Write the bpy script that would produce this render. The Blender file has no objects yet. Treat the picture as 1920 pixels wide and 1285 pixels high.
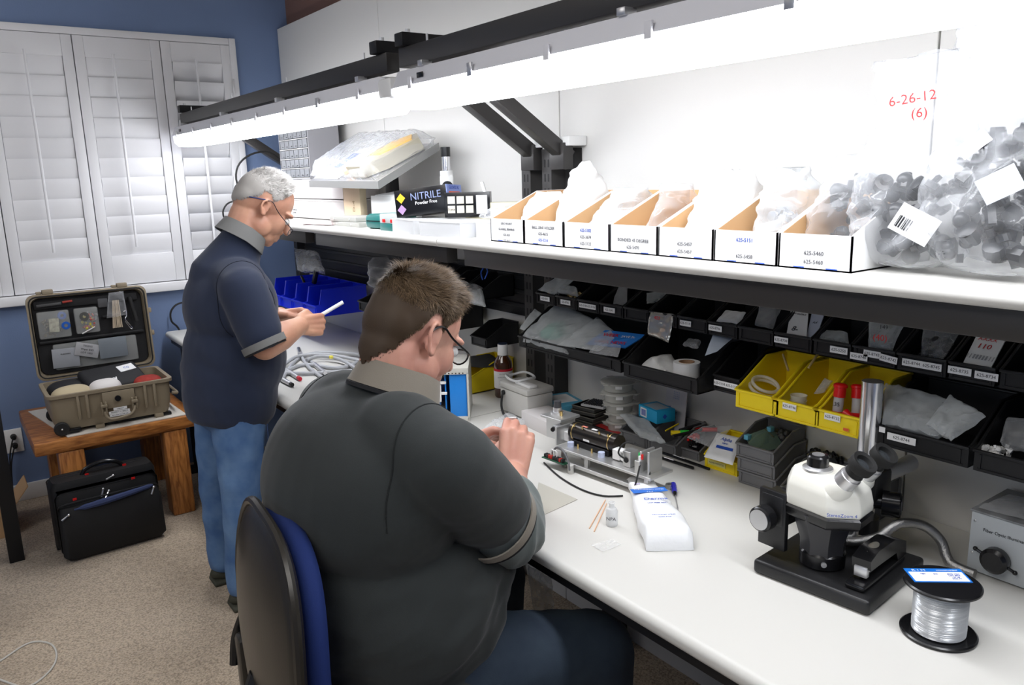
import bpy, bmesh, math, random
from mathutils import Vector, Matrix, Euler, noise
V = Vector
sc = bpy.context.scene
COL = sc.collection
PI = math.pi
rnd = random.Random(7)

# ---------------------------------------------------------------- camera
CX, CY, CZ = -1.6797, 0.0, 1.5264
YAW, PITCH, ROLL, F = 0.6238, 0.2099, -0.0276, 1486.99
fw = V((math.sin(YAW)*math.cos(PITCH), math.cos(YAW)*math.cos(PITCH), -math.sin(PITCH)))
rt = V((math.cos(YAW), -math.sin(YAW), 0)); up = rt.cross(fw)
r2 = rt*math.cos(ROLL) + up*math.sin(ROLL); u2 = up*math.cos(ROLL) - rt*math.sin(ROLL)
cam = bpy.data.objects.new('camera', bpy.data.cameras.new('camera'))
COL.objects.link(cam)
cam.matrix_world = Matrix(((r2.x, u2.x, -fw.x, CX), (r2.y, u2.y, -fw.y, CY), (r2.z, u2.z, -fw.z, CZ), (0, 0, 0, 1)))
cam.data.sensor_width = 36
cam.data.lens = F/1920*36
cam.data.clip_start = 0.02
cam.data.clip_end = 50
sc.camera = cam

def at(px, py, x=None, y=None, z=None):
    "point of the scene seen at a pixel of the photograph on the plane x=, y= or z="
    d = r2*((px-960)/F) - u2*((py-642.5)/F) + fw
    C = V((CX, CY, CZ))
    if x is not None: t = (x-CX)/d.x
    elif y is not None: t = (y-CY)/d.y
    else: t = (z-CZ)/d.z
    return C + d*t

# ---------------------------------------------------------------- world, light, exposure
w = bpy.data.worlds.new('world'); sc.world = w; w.use_nodes = True
w.node_tree.nodes['Background'].inputs[0].default_value = (0.75, 0.8, 0.9, 1)
w.node_tree.nodes['Background'].inputs[1].default_value = 0.10
sc.view_settings.view_transform = 'Standard'
try: sc.view_settings.look = 'None'
except Exception: pass
sc.view_settings.gamma = 1
sc.view_settings.exposure = 0.0
sc.view_settings.use_curve_mapping = False

def area(name, loc, size, energy, color, target):
    l = bpy.data.lights.new(name, 'AREA'); l.shape = 'RECTANGLE'; l.size, l.size_y = size
    l.energy = energy; l.color = color
    o = bpy.data.objects.new(name, l); COL.objects.link(o); o.location = loc
    o.rotation_euler = (V(target)-V(loc)).to_track_quat('-Z', 'Y').to_euler()
    return o
TUBE_STRENGTH = 19.0
# fill lamps added under the ceiling, out of view, for the ambient light
area('ceiling_fill', (-2.6, 0.6, 2.68), (1.6, 1.2), 30, (1.0, 0.97, 0.93), (-2.4, 0.9, 0))
area('ceiling_fill', (-2.7, 3.0, 2.68), (1.2, 1.2), 20, (1.0, 0.97, 0.94), (-2.0, 3.4, 0))
# unseen cool fill lamp in front of the windowless left wall
area('side_fill', (-4.2, 0.8, 1.5), (1.6, 1.3), 14, (0.86, 0.92, 1.0), (-1.2, 1.6, 1.0))

# ---------------------------------------------------------------- materials
MATS = {}
def mat(name, col, rough=.5, metal=0, spec=.5, emit=0, alpha=1, bump=0, bscale=60, var=0, vscale=8, trans=0,
        coat=0, sheen=0, stretch=None, sub=0, col2=None, ior=1.45, bdetail=3, bdist=.002):
    if name in MATS: return MATS[name]
    m = bpy.data.materials.new(name); m.use_nodes = True; MATS[name] = m
    nt = m.node_tree; N = nt.nodes; L = nt.links; b = N['Principled BSDF']
    b.inputs['Base Color'].default_value = (*col, 1)
    b.inputs['Roughness'].default_value = rough; b.inputs['Metallic'].default_value = metal
    b.inputs['Specular IOR Level'].default_value = spec; b.inputs['Alpha'].default_value = alpha
    b.inputs['Transmission Weight'].default_value = trans; b.inputs['IOR'].default_value = ior
    b.inputs['Coat Weight'].default_value = coat
    b.inputs['Sheen Weight'].default_value = sheen
    if sub:
        b.inputs['Subsurface Weight'].default_value = sub
        b.inputs['Subsurface Radius'].default_value = (.012, .005, .003); b.inputs['Subsurface Scale'].default_value = 1
    if emit:
        b.inputs['Emission Color'].default_value = (*col, 1); b.inputs['Emission Strength'].default_value = emit
    tc = None
    if bump or var:
        tc = N.new('ShaderNodeTexCoord'); mp = N.new('ShaderNodeMapping'); L.new(tc.outputs['Object'], mp.inputs[0])
        if stretch: mp.inputs['Scale'].default_value = stretch
    if bump:
        n = N.new('ShaderNodeTexNoise'); n.inputs['Scale'].default_value = bscale; n.inputs['Detail'].default_value = bdetail
        L.new(mp.outputs[0], n.inputs['Vector'])
        bp = N.new('ShaderNodeBump'); bp.inputs['Strength'].default_value = bump; bp.inputs['Distance'].default_value = bdist
        L.new(n.outputs[0], bp.inputs['Height']); L.new(bp.outputs[0], b.inputs['Normal'])
    if var:
        n = N.new('ShaderNodeTexNoise'); n.inputs['Scale'].default_value = vscale; n.inputs['Detail'].default_value = 5
        L.new(mp.outputs[0], n.inputs['Vector'])
        r = N.new('ShaderNodeValToRGB'); c2 = col2 if col2 else tuple(c*(1-var) for c in col)
        r.color_ramp.elements[0].position = .35; r.color_ramp.elements[1].position = .65
        r.color_ramp.elements[0].color = (*c2, 1); r.color_ramp.elements[1].color = (*col, 1)
        L.new(n.outputs[0], r.inputs[0]); L.new(r.outputs[0], b.inputs['Base Color'])
    return m

def wood_mat(name, a, b_, axis_scale):
    m = bpy.data.materials.new(name); m.use_nodes = True; nt = m.node_tree; N = nt.nodes; L = nt.links; b = N['Principled BSDF']
    b.inputs['Roughness'].default_value = .38
    tc = N.new('ShaderNodeTexCoord'); mp = N.new('ShaderNodeMapping'); L.new(tc.outputs['Object'], mp.inputs[0]); mp.inputs['Scale'].default_value = axis_scale
    n = N.new('ShaderNodeTexNoise'); n.inputs['Scale'].default_value = 9; n.inputs['Detail'].default_value = 6; n.inputs['Distortion'].default_value = .6
    L.new(mp.outputs[0], n.inputs[0])
    r = N.new('ShaderNodeValToRGB'); e = r.color_ramp.elements; e[0].position = .34; e[0].color = (*a, 1); e[1].position = .62; e[1].color = (*b_, 1)
    x = r.color_ramp.elements.new(.47); x.color = (*[p*.55+q*.45 for p, q in zip(a, b_)], 1)
    L.new(n.outputs[0], r.inputs[0]); L.new(r.outputs[0], b.inputs['Base Color'])
    bp = N.new('ShaderNodeBump'); bp.inputs['Strength'].default_value = .15; bp.inputs['Distance'].default_value = .002; L.new(n.outputs[0], bp.inputs['Height']); L.new(bp.outputs[0], b.inputs['Normal'])
    return m

M_white_lam = mat('white_laminate', (.61, .60, .565), .38, spec=.4)
M_black_metal = mat('black_powder_steel', (.010, .010, .011), .45, spec=.35)
M_dark_metal = mat('charcoal_painted_steel', (.035, .033, .032), .4)
M_bin_black = mat('black_polypropylene', (.013, .013, .014), .42, spec=.4)
M_bin_blue = mat('blue_polypropylene', (.006, .022, .62), .32)
M_bin_yellow = mat('yellow_polypropylene', (.86, .66, .012), .4, sub=0)
M_bin_grey = mat('grey_polypropylene', (.15, .15, .155), .42)
M_label = mat('white_paper_label', (.82, .82, .82), .6)
M_ink = mat('black_ink', (.012, .012, .016), .7)
M_ink_blue = mat('blue_ink', (.02, .08, .45), .6)
M_ink_red = mat('red_ink', (.55, .01, .01), .6)
M_steel = mat('brushed_steel', (.66, .66, .67), .32, metal=.8)
M_chrome = mat('polished_chrome', (.78, .78, .80), .18, metal=.9)
M_alu = mat('machined_aluminium', (.62, .62, .61), .38, metal=.85)
M_brass = mat('brass', (.7, .5, .2), .3, metal=1)
M_black_pl = mat('glossy_black_plastic', (.008, .008, .009), .22)
M_rubber = mat('black_rubber', (.012, .012, .012), .7)
M_red_pl = mat('red_plastic', (.62, .01, .01), .3)
M_white_pl = mat('white_plastic', (.78, .78, .77), .35)
M_cream_pl = mat('cream_plastic', (.62, .58, .5), .4)
M_card_white = mat('white_cardboard', (.80, .80, .80), .65)
M_kraft = mat('kraft_cardboard', (.55, .34, .17), .8)
def plastic(name, tint, a0, a1, rough, sc=26, dist=.006):
    m = mat(name, tint, rough, spec=.9, alpha=a0); nt = m.node_tree; N = nt.nodes; L = nt.links; b = N['Principled BSDF']
    lw = N.new('ShaderNodeLayerWeight'); lw.inputs[0].default_value = .35
    mr = N.new('ShaderNodeMapRange'); mr.inputs['To Min'].default_value = a0; mr.inputs['To Max'].default_value = a1
    L.new(lw.outputs['Facing'], mr.inputs['Value']); L.new(mr.outputs[0], b.inputs['Alpha'])
    tc = N.new('ShaderNodeTexCoord'); n = N.new('ShaderNodeTexNoise'); n.noise_type = 'RIDGED_MULTIFRACTAL'; n.inputs['Scale'].default_value = sc; n.inputs['Detail'].default_value = 4
    L.new(tc.outputs['Object'], n.inputs[0]); bp = N.new('ShaderNodeBump'); bp.inputs['Strength'].default_value = 1; bp.inputs['Distance'].default_value = dist
    L.new(n.outputs[0], bp.inputs['Height']); L.new(bp.outputs[0], b.inputs['Normal'])
    return m
M_clear = plastic('clear_polythene', (.80, .82, .85), .07, .6, .10)
M_clear2 = plastic('cloudy_polythene', (.72, .76, .78), .26, .75, .22)
M_clear_rigid = mat('clear_styrene', (.9, .91, .9), .08, spec=.8, alpha=.20)
M_clear_white = mat('frosted_polypropylene', (.88, .89, .9), .3, alpha=.5)
M_glass_lens = mat('lens_glass', (.8, .85, .85), .03, alpha=.18, spec=.9)
M_grey_pl = mat('light_grey_plastic', (.52, .51, .48), .45)

# ---------------------------------------------------------------- geometry helpers
class MB:
    def __init__(s): s.bm = bmesh.new()
    def _t(s, vs, M):
        for v in vs: v.co = M @ v.co
    def box(s, c, size, rot=None, bev=0, seg=2):
        r = bmesh.ops.create_cube(s.bm, size=1); vs = r['verts']
        for v in vs: v.co = V((v.co.x*size[0], v.co.y*size[1], v.co.z*size[2]))
        if bev:
            es = list({e for v in vs for e in v.link_edges})
            b = bmesh.ops.bevel(s.bm, geom=es, offset=min(bev, min(size)*.49), segments=seg, profile=.5, affect='EDGES', clamp_overlap=True)
            vs = list({v for f in b['faces'] for v in f.verts} | {v for v in vs if v.is_valid})
        M = Matrix.Translation(V(c))
        if rot is not None: M = M @ (rot if isinstance(rot, Matrix) else Euler(rot).to_matrix()).to_4x4()
        s._t(vs, M); return s
    def span(s, a, b, bev=0): # box between two corners
        a = V(a); b = V(b); return s.box((a+b)/2, [abs(q) for q in (b-a)], bev=bev)
    def rings(s, rings, cap0=True, cap1=True, close=False):
        n = len(rings[0]); R = [[s.bm.verts.new(p) for p in r] for r in rings]
        m = len(R)
        for i in range(m if close else m-1):
            A, B = R[i], R[(i+1) % m]
            for j in range(n):
                try: s.bm.faces.new((A[j], A[(j+1) % n], B[(j+1) % n], B[j]))
                except ValueError: pass
        if not close:
            if cap0: s.bm.faces.new(list(reversed(R[0])))
            if cap1: s.bm.faces.new(R[-1])
        return s
    def lathe(s, prof, c=(0, 0, 0), axis=(0, 0, 1), seg=24, close=False):
        q = V((0, 0, 1)).rotation_difference(V(axis).normalized()); c = V(c)
        R = [[c + q @ V((max(r, 1e-5)*math.cos(2*PI*k/seg), max(r, 1e-5)*math.sin(2*PI*k/seg), z)) for k in range(seg)] for r, z in prof]
        return s.rings(R, close=close)
    def cyl(s, a, b, r, r1=None, seg=20):
        a = V(a); b = V(b); d = (b-a).length
        return s.lathe([(r, 0), (r if r1 is None else r1, d)], a, b-a, seg)
    def tube(s, pts, r, seg=8, sub=4, closed=False, rr=None):
        pts = [V(p) for p in pts]; P = []; n = len(pts)
        if sub > 1 and n > 2:
            rng = n if closed else n-1
            for i in range(rng):
                if closed: p0, p1, p2, p3 = pts[i-1], pts[i], pts[(i+1) % n], pts[(i+2) % n]
                else: p0, p1, p2, p3 = pts[max(i-1, 0)], pts[i], pts[i+1], pts[min(i+2, n-1)]
                for k in range(sub):
                    t = k/sub
                    P.append(.5*((2*p1)+(p2-p0)*t+(2*p0-5*p1+4*p2-p3)*t*t+(3*p1-p0-3*p2+p3)*t**3))
            if not closed: P.append(pts[-1])
        else: P = pts
        m = len(P); R = []; nrm = None
        for i in range(m):
            if closed: t = P[(i+1) % m]-P[i-1]
            else: t = P[min(i+1, m-1)]-P[max(i-1, 0)]
            t.normalize()
            if nrm is None:
                a = V((0, 0, 1)) if abs(t.z) < .9 else V((1, 0, 0)); nrm = t.cross(a).normalized()
            else:
                nrm = (nrm - t*nrm.dot(t)).normalized()
            b = t.cross(nrm); q = rr[min(len(rr)-1, int(i*len(rr)/m))] if rr else r
            R.append([P[i]+(nrm*math.cos(2*PI*k/seg)+b*math.sin(2*PI*k/seg))*q for k in range(seg)])
        return s.rings(R, close=closed)
    def prism(s, poly, depth, M=None): # poly in XY, extruded +Z by depth, then M
        M = M or Matrix.Identity(4)
        A = [s.bm.verts.new(M @ V((p[0], p[1], 0))) for p in poly]; B = [s.bm.verts.new(M @ V((p[0], p[1], depth))) for p in poly]
        n = len(poly)
        s.bm.faces.new(list(reversed(A))); s.bm.faces.new(B)
        for i in range(n): s.bm.faces.new((A[i], A[(i+1) % n], B[(i+1) % n], B[i]))
        return s
    def sph(s, c, r, rot=None, u=16, v=10):
        if not hasattr(r, '__len__'): r = (r, r, r)
        res = bmesh.ops.create_uvsphere(s.bm, u_segments=u, v_segments=v, radius=1)
        M = Matrix.Translation(V(c)) @ ((rot if isinstance(rot, Matrix) else Euler(rot).to_matrix()).to_4x4() if rot is not None else Matrix.Identity(4)) @ Matrix.Diagonal((*r, 1))
        s._t(res['verts'], M); return s
    def quad(s, *p):
        s.bm.faces.new([s.bm.verts.new(q) for q in p]); return s
    def sheet(s, fn, nu, nv, th=0):
        # fn(u,v)->Vector ; optional thickness along normal (closed shell)
        P = [[V(fn(i/nu, j/nv)) for j in range(nv+1)] for i in range(nu+1)]
        def lay(P): return [[s.bm.verts.new(p) for p in r] for r in P]
        A = lay(P)
        for i in range(nu):
            for j in range(nv): s.bm.faces.new((A[i][j], A[i+1][j], A[i+1][j+1], A[i][j+1]))
        if th:
            Q = []
            for i in range(nu+1):
                row = []
                for j in range(nv+1):
                    du = P[min(i+1, nu)][j]-P[max(i-1, 0)][j]; dv = P[i][min(j+1, nv)]-P[i][max(j-1, 0)]
                    row.append(P[i][j]-du.cross(dv).normalized()*th)
                Q.append(row)
            B = lay(Q)
            for i in range(nu):
                for j in range(nv): s.bm.faces.new((B[i][j+1], B[i+1][j+1], B[i+1][j], B[i][j]))
            for i in range(nu):
                s.bm.faces.new((A[i+1][0], A[i][0], B[i][0], B[i+1][0])); s.bm.faces.new((A[i][nv], A[i+1][nv], B[i+1][nv], B[i][nv]))
            for j in range(nv):
                s.bm.faces.new((A[0][j], A[0][j+1], B[0][j+1], B[0][j])); s.bm.faces.new((A[nu][j+1], A[nu][j], B[nu][j], B[nu][j+1]))
        return s
    def xf(s, M):
        for v in s.bm.verts: v.co = M @ v.co
        return s

LOC = {}   # world matrices of the things, for parts given in world coordinates
def props(o, label=None, cat=None, group=None, kind=None):
    if label: o['label'] = label
    if cat: o['category'] = cat
    if group: o['group'] = group
    if kind: o['kind'] = kind
    return o
def thing(name, label, cat, loc=(0, 0, 0), rz=0, group=None, rot=None):
    o = bpy.data.objects.new(name, None); COL.objects.link(o); o.empty_display_size = .05
    o.location = loc; o.rotation_euler = rot if rot is not None else (0, 0, rz)
    LOC[o.name] = Matrix.Translation(V(loc)) @ Euler(o.rotation_euler).to_matrix().to_4x4()
    return props(o, label, cat, group)
def ob(name, mb, m, parent=None, world=False, sharp=35, label=None, cat=None, group=None, kind=None, loc=None, rot=None, smooth=True):
    me = bpy.data.meshes.new(name)
    bmesh.ops.recalc_face_normals(mb.bm, faces=mb.bm.faces)
    mb.bm.to_mesh(me); mb.bm.free()
    return link(name, me, m, parent, world, sharp, label, cat, group, kind, loc, rot, smooth)
def link(name, me, m, parent=None, world=False, sharp=35, label=None, cat=None, group=None, kind=None, loc=None, rot=None, smooth=True):
    if m is not None:
        me.materials.clear(); me.materials.append(m)
    if smooth:
        me.shade_smooth(); me.set_sharp_from_angle(angle=math.radians(sharp))
    o = bpy.data.objects.new(name, me); COL.objects.link(o)
    M = Matrix.Translation(V(loc) if loc is not None else V()) @ (Euler(rot).to_matrix().to_4x4() if rot is not None else Matrix.Identity(4))
    PW = Matrix.Identity(4)
    if parent is not None:
        o.parent = parent; PW = LOC[parent.name]
    elif world is True and loc is None:
        # world geometry of a top-level mesh: put the origin at its base centre
        xs = [v.co for v in me.vertices]
        c = V(((min(p.x for p in xs)+max(p.x for p in xs))/2, (min(p.y for p in xs)+max(p.y for p in xs))/2, min(p.z for p in xs)))
        me.transform(Matrix.Translation(-c)); M = Matrix.Translation(c)
    if world and parent is not None: me.transform(PW.inverted())
    if loc is not None or rot is not None or (world and parent is None):
        o.location = M.to_translation(); o.rotation_euler = M.to_euler()
    LOC[o.name] = PW @ M
    return props(o, label, cat, group, kind)
def kids(o): return [c for c in bpy.data.objects if c.parent == o]
def dup(root, loc=None, rz=None, label=None, group=None, parent=None):
    c = root.copy(); COL.objects.link(c)
    if parent is not None: c.parent = parent
    if loc is not None: c.location = loc
    if rz is not None: c.rotation_euler = (0, 0, rz)
    if label: c['label'] = label
    if group: c['group'] = group
    LOC[c.name] = Matrix.Translation(c.location) @ c.rotation_euler.to_matrix().to_4x4()
    for ch in kids(root): dup(ch, parent=c)
    return c
def struct(name, mb, m, sharp=35): return ob(name, mb, m, world=True, sharp=sharp, kind='structure')

def text(s, M, size, m, parent, name='lettering', world=True, ext=.0002, align='CENTER', sx=1, bold=0):
    cu = bpy.data.curves.new('t', 'FONT'); cu.body = s; cu.size = size; cu.align_x = align; cu.align_y = 'CENTER'; cu.extrude = ext; cu.offset = bold
    cu.resolution_u = 2
    t = bpy.data.objects.new('t', cu); COL.objects.link(t)
    me = bpy.data.meshes.new_from_object(t); bpy.data.objects.remove(t); bpy.data.curves.remove(cu)
    me.transform(M @ Matrix.Diagonal((sx, 1, 1, 1)))
    return link(name, me, m, parent, world=world, smooth=False)
def frame(o, x, y):  # matrix with origin o, x axis and y axis given (z = out of the surface)
    x = V(x).normalized(); z = x.cross(V(y)).normalized(); y = z.cross(x)
    return Matrix(((x.x, y.x, z.x, o[0]), (x.y, y.y, z.y, o[1]), (x.z, y.z, z.z, o[2]), (0, 0, 0, 1)))

# plastic bag: closed crumpled skin; w, d, h; top pinched to a flat mouth
def bag_mb(c, w, d, h, seed=0, crumple=.012, top=.35, flare=1.0, lean=(0, 0), nu=30, nv=26, M=None, fine=1.0):
    mb = MB(); R = []
    for j in range(nv+1):
        v = j/nv; z = h*v
        if v < .12: k = math.sin(v/.12*PI/2)**.5
        else: k = 1
        body = 1-(v**2.0)*(1-top)
        dd = d*k*max(.03, (1-v**2.6)*1.0); ww = w*k*(body + (flare-1)*max(0, (v-.8)/.2))
        ring = []
        for i in range(nu):
            a = 2*PI*i/nu; ca, sa = math.cos(a), math.sin(a)
            x = .5*ww*math.copysign(abs(ca)**.7, ca); y = .5*dd*math.copysign(abs(sa)**.8, sa)
            p = V((x+lean[0]*v*v, y+lean[1]*v*v, z))
            q = V((p.x*9+seed*3.1, p.y*9, p.z*9-seed))
            n1 = 1-2*abs(noise.noise(q*1.1*fine)); n2 = 1-2*abs(noise.noise(q*2.7*fine+V((5, 5, 5))))
            n3 = noise.noise(q*5.5*fine)
            o = V((ca, sa, .15)).normalized()*(crumple*(n1*.9+n2*.6+n3*.5-.5))
            if v < .04: o.z = 0
            p += o*min(1, v*6+.15); p.z = max(p.z, 0.0008)
            ring.append(p)
        R.append(ring)
    mb.rings(R)
    T = Matrix.Translation(V(c)) @ (M.to_4x4() if M is not None else Matrix.Identity(4))
    return mb.xf(T)
# flat bag between four corners a,b,c,d (around), pillow thickness th
def flat_mb(a, b, c, d, th=.01, seed=0, crumple=.006, nu=22, nv=18, sag=0, edge=.12):
    a, b, c, d = V(a), V(b), V(c), V(d); mb = MB()
    nrm = (b-a).cross(d-a).normalized()
    def mk(sgn):
        G = []
        for i in range(nu+1):
            row = []
            for j in range(nv+1):
                u, v = i/nu, j/nv
                p = a.lerp(b, u).lerp(d.lerp(c, u), v)
                e = min(u, 1-u, v, 1-v)/edge; e = min(1, max(0, e)); e = math.sin(e*PI/2)
                q = p*11+V((seed*2.3, seed, 0))
                n = (1-2*abs(noise.noise(q*1.3)))*.8+(1-2*abs(noise.noise(q*3.1)))*.5+noise.noise(q*7)*.35
                p = p + nrm*(sgn*th*.5*e + crumple*n) + V((0, 0, -sag*math.sin(PI*u)*math.sin(PI*v)))
                row.append(p)
            G.append(row)
        return G
    for sgn in (1, -1):
        G = [[mb.bm.verts.new(p) for p in r] for r in mk(sgn)]
        for i in range(nu):
            for j in range(nv):
                f = (G[i][j], G[i+1][j], G[i+1][j+1], G[i][j+1]); mb.bm.faces.new(f if sgn > 0 else tuple(reversed(f)))
        if sgn > 0: G0 = G
        else:
            for i in range(nu):
                mb.bm.faces.new((G0[i+1][0], G0[i][0], G[i][0], G[i+1][0])); mb.bm.faces.new((G0[i][nv], G0[i+1][nv], G[i+1][nv], G[i][nv]))
            for j in range(nv):
                mb.bm.faces.new((G0[0][j], G0[0][j+1], G[0][j+1], G[0][j])); mb.bm.faces.new((G0[nu][j+1], G0[nu][j], G[nu][j], G[nu][j+1]))
    return mb
def junk_mb(c, sx, sy, sz, n, r, seed=1, kinds='sct'):
    g = random.Random(seed); mb = MB()
    for _ in range(n):
        th = g.random()*2*PI; q = math.sqrt(g.random()); z = g.random()
        k = 1-.35*z
        p = V(c)+V((sx*.5*q*math.cos(th)*k, sy*.5*q*math.sin(th)*k, r+z*sz)); rr = r*g.uniform(.6, 1.3)
        t = g.choice(kinds); ax = V((g.uniform(-1, 1), g.uniform(-1, 1), g.uniform(-1, 1))).normalized()
        if t == 's': mb.sph(p, rr, u=10, v=6)
        elif t == 'c': mb.lathe([(rr*.4, -rr), (rr, -rr*.8), (rr, rr*.3), (rr*.5, rr*.4), (rr*.45, rr*1.2)], p, ax, 10)
        else: mb.box(p, (rr*1.8, rr*1.2, rr*.8), rot=(g.random()*3, g.random()*3, g.random()*3))
    return mb
# ---------------------------------------------------------------- room shell
def carpet():
    m = bpy.data.materials.new('beige_carpet'); m.use_nodes = True; nt = m.node_tree; N = nt.nodes; L = nt.links; b = N['Principled BSDF']
    b.inputs['Roughness'].default_value = .95; b.inputs['Sheen Weight'].default_value = .2
    tc = N.new('ShaderNodeTexCoord')
    n1 = N.new('ShaderNodeTexNoise'); n1.inputs['Scale'].default_value = 170; n1.inputs['Detail'].default_value = 3
    n2 = N.new('ShaderNodeTexNoise'); n2.inputs['Scale'].default_value = 2.2; n2.inputs['Detail'].default_value = 4
    n3 = N.new('ShaderNodeTexNoise'); n3.inputs['Scale'].default_value = 26; n3.inputs['Detail'].default_value = 4
    for n in (n1, n2, n3): L.new(tc.outputs['Object'], n.inputs[0])
    r1 = N.new('ShaderNodeValToRGB'); e = r1.color_ramp.elements; e[0].position = .33; e[0].color = (.30, .23, .16, 1); e[1].position = .6; e[1].color = (.64, .52, .385, 1)
    L.new(n1.outputs[0], r1.inputs[0])
    r2_ = N.new('ShaderNodeValToRGB'); e = r2_.color_ramp.elements; e[0].position = .3; e[0].color = (.70, .68, .66, 1); e[1].position = .6; e[1].color = (1, 1, 1, 1)
    L.new(n2.outputs[0], r2_.inputs[0])
    mx = N.new('ShaderNodeMix'); mx.data_type = 'RGBA'; mx.blend_type = 'MULTIPLY'; mx.inputs[0].default_value = 1
    L.new(r1.outputs[0], mx.inputs[6]); L.new(r2_.outputs[0], mx.inputs[7]); L.new(mx.outputs[2], b.inputs['Base Color'])
    ad = N.new('ShaderNodeMath'); ad.operation = 'ADD'; L.new(n1.outputs[0], ad.inputs[0]); L.new(n3.outputs[0], ad.inputs[1])
    bp = N.new('ShaderNodeBump'); bp.inputs['Strength'].default_value = .8; bp.inputs['Distance'].default_value = .008; L.new(ad.outputs[0], bp.inputs['Height']); L.new(bp.outputs[0], b.inputs['Normal'])
    return m
YB = 4.4556
M_blue = mat('blue_wall_paint', (.165, .235, .40), .55, bump=.25, bscale=160, var=.06, vscale=3)
M_brown = mat('brown_wall_paint', (.20, .11, .085), .6, bump=.2, bscale=160)
M_trimw = mat('white_gloss_trim', (.74, .74, .74), .4)
M_panel = mat('white_melamine_panel', (.64, .63, .605), .42)
M_ceil = mat('ceiling_paint', (.75, .74, .72), .8)
M_shut = mat('white_shutter_paint', (.75, .75, .765), .42)
struct('floor', MB().span((-4.3, -1.6, -.05), (.12, YB+.1, 0)), carpet())
WX0, WX1, WZ0, WZ1 = -1.84, -.240, 1.00, 2.262     # window opening in the blue wall
b = MB()
b.span((-4.3, YB, 0), (WX0, YB+.1, 2.75)); b.span((WX1, YB, 0), (.12, YB+.1, 2.75))
b.span((WX0, YB, 0), (WX1, YB+.1, WZ0)); b.span((WX0, YB, WZ1), (WX1, YB+.1, 2.75))
struct('wall_back', b, M_blue)
struct('wall_right', MB().span((.062, -1.6, 0), (.16, YB, 2.75)), M_brown)
struct('wall_left', MB().span((-4.4, -1.6, 0), (-4.3, YB+.1, 2.75)), M_blue)
struct('wall_front', MB().span((-4.4, -1.7, 0), (.16, -1.6, 2.75)), M_blue)
struct('ceiling', MB().span((-4.4, -1.7, 2.75), (.16, YB+.1, 2.82)), M_ceil)
struct('baseboard_back', MB().span((-4.3, YB-.014, 0), (-.9, YB, .085), bev=.004), M_trimw)
# white wall panels leaning flat against the brown wall, with dark joints
panels = thing('wall_panelling', 'row of tall white panels lining the brown wall behind the workbench', 'wall panels', (.02, 2, 0))
for k, (a, b_) in enumerate(((-1.55, -.373), (-.369, .845), (.849, 2.038), (2.042, 3.25), (3.254, YB-.012))):
    ob('panel', MB().box(((.02), (a+b_)/2, 1.165), (.04, b_-a, 2.33), bev=.0015, seg=1), M_panel, panels, world=True)
# window with three plantation shutters
win = thing('window_1', 'wide window closed by three white plantation shutters with tilt rods', 'window', ((WX0+WX1)/2, YB, WZ0)); win['kind'] = 'structure'
f = MB()
f.span((WX0, YB-.03, WZ0+.018), (WX0+.03, YB+.06, WZ1), bev=.003); f.span((WX1-.034, YB-.03, WZ0+.018), (WX1, YB+.06, WZ1), bev=.003); f.span((WX0+.0305, YB-.0295, WZ1-.034), (WX1-.0345, YB+.06, WZ1-.0005), bev=.003)
ob('window_frame', f, M_shut, win, world=True)
ob('window_sill', MB().span((WX0-.03, YB-.055, WZ0-.028), (WX1+.03, YB+.06, WZ0+.018), bev=.006), M_shut, win, world=True)
M_day = mat('window_pane_glass', (.55, .62, .75), .1, alpha=.9)
ob('glass_pane', MB().span((WX0, YB+.075, WZ0), (WX1, YB+.08, WZ1)), M_day, win, world=True)
ZR0, ZR1 = 1.022, 2.226
def louver(x0, x1, z, tilt):
    n = 10; mb = MB(); R = []
    for x in (x0+.002, x1-.002):
        R.append([V((x, .006*math.sin(2*PI*k/n), .054*math.cos(2*PI*k/n))) for k in range(n)])
    mb.rings(R)
    return mb.xf(Matrix.Translation((0, YB-.012, z)) @ Matrix.Rotation(tilt, 4, 'X'))
for (x0, x1, tilt, rodx) in ((-1.788, -1.404, .11, -1.596), (-1.400, -1.0145, .11, -1.219), (-1.0105, -.6205, .14, -.849), (-.6165, -.274, .42, -.462)):
    sh = MB(); sw = .046
    y0, y1 = YB-.026, YB+.004
    sh.span((x0, y0, ZR0), (x0+sw, y1, ZR1), bev=.002); sh.span((x1-sw, y0, ZR0), (x1, y1, ZR1), bev=.002)
    sh.span((x0+sw, y0+.002, ZR1-.098), (x1-sw, y1, ZR1), bev=.002); sh.span((x0+sw, y0+.002, ZR0), (x1-sw, y1, 1.172), bev=.002)
    s_ = ob('shutter_frame', sh, M_shut, win, world=True)
    for k in range(10):
        lo = ob('louver', louver(x0+sw, x1-sw, 2.080-.0955*k, tilt), M_shut, s_, world=True, sharp=60)
    ob('tilt_rod', MB().cyl((rodx, YB-.072, 1.215), (rodx, YB-.072, 2.142), .0065, seg=10), M_shut, s_, world=True)
ob('hinge', MB().box((-.272, YB-.034, 2.02), (.012, .008, .075), bev=.002), M_steel, win, world=True)
# power outlet on the blue wall
o = at(26, 826, y=YB)
t = thing('wall_outlet', 'white wall outlet with two black plugs low on the blue wall', 'outlet', (o.x, YB-.006, o.z))
ob('cover_plate', MB().box((0, 0, 0), (.075, .01, .118), bev=.003), M_white_pl, t)
for dz in (.022, -.022):
    p = ob('plug', MB().cyl((0, -.005, dz), (0, -.035, dz), .014, .011, 12), M_rubber, t)
    ob('plug_cord', MB().tube([(0, -.034, dz), (-.01, -.055, dz-.01), (-.03, -.05, dz-.09), (-.04, -.03, dz-.22)], .0035, 8), M_rubber, p)
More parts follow.
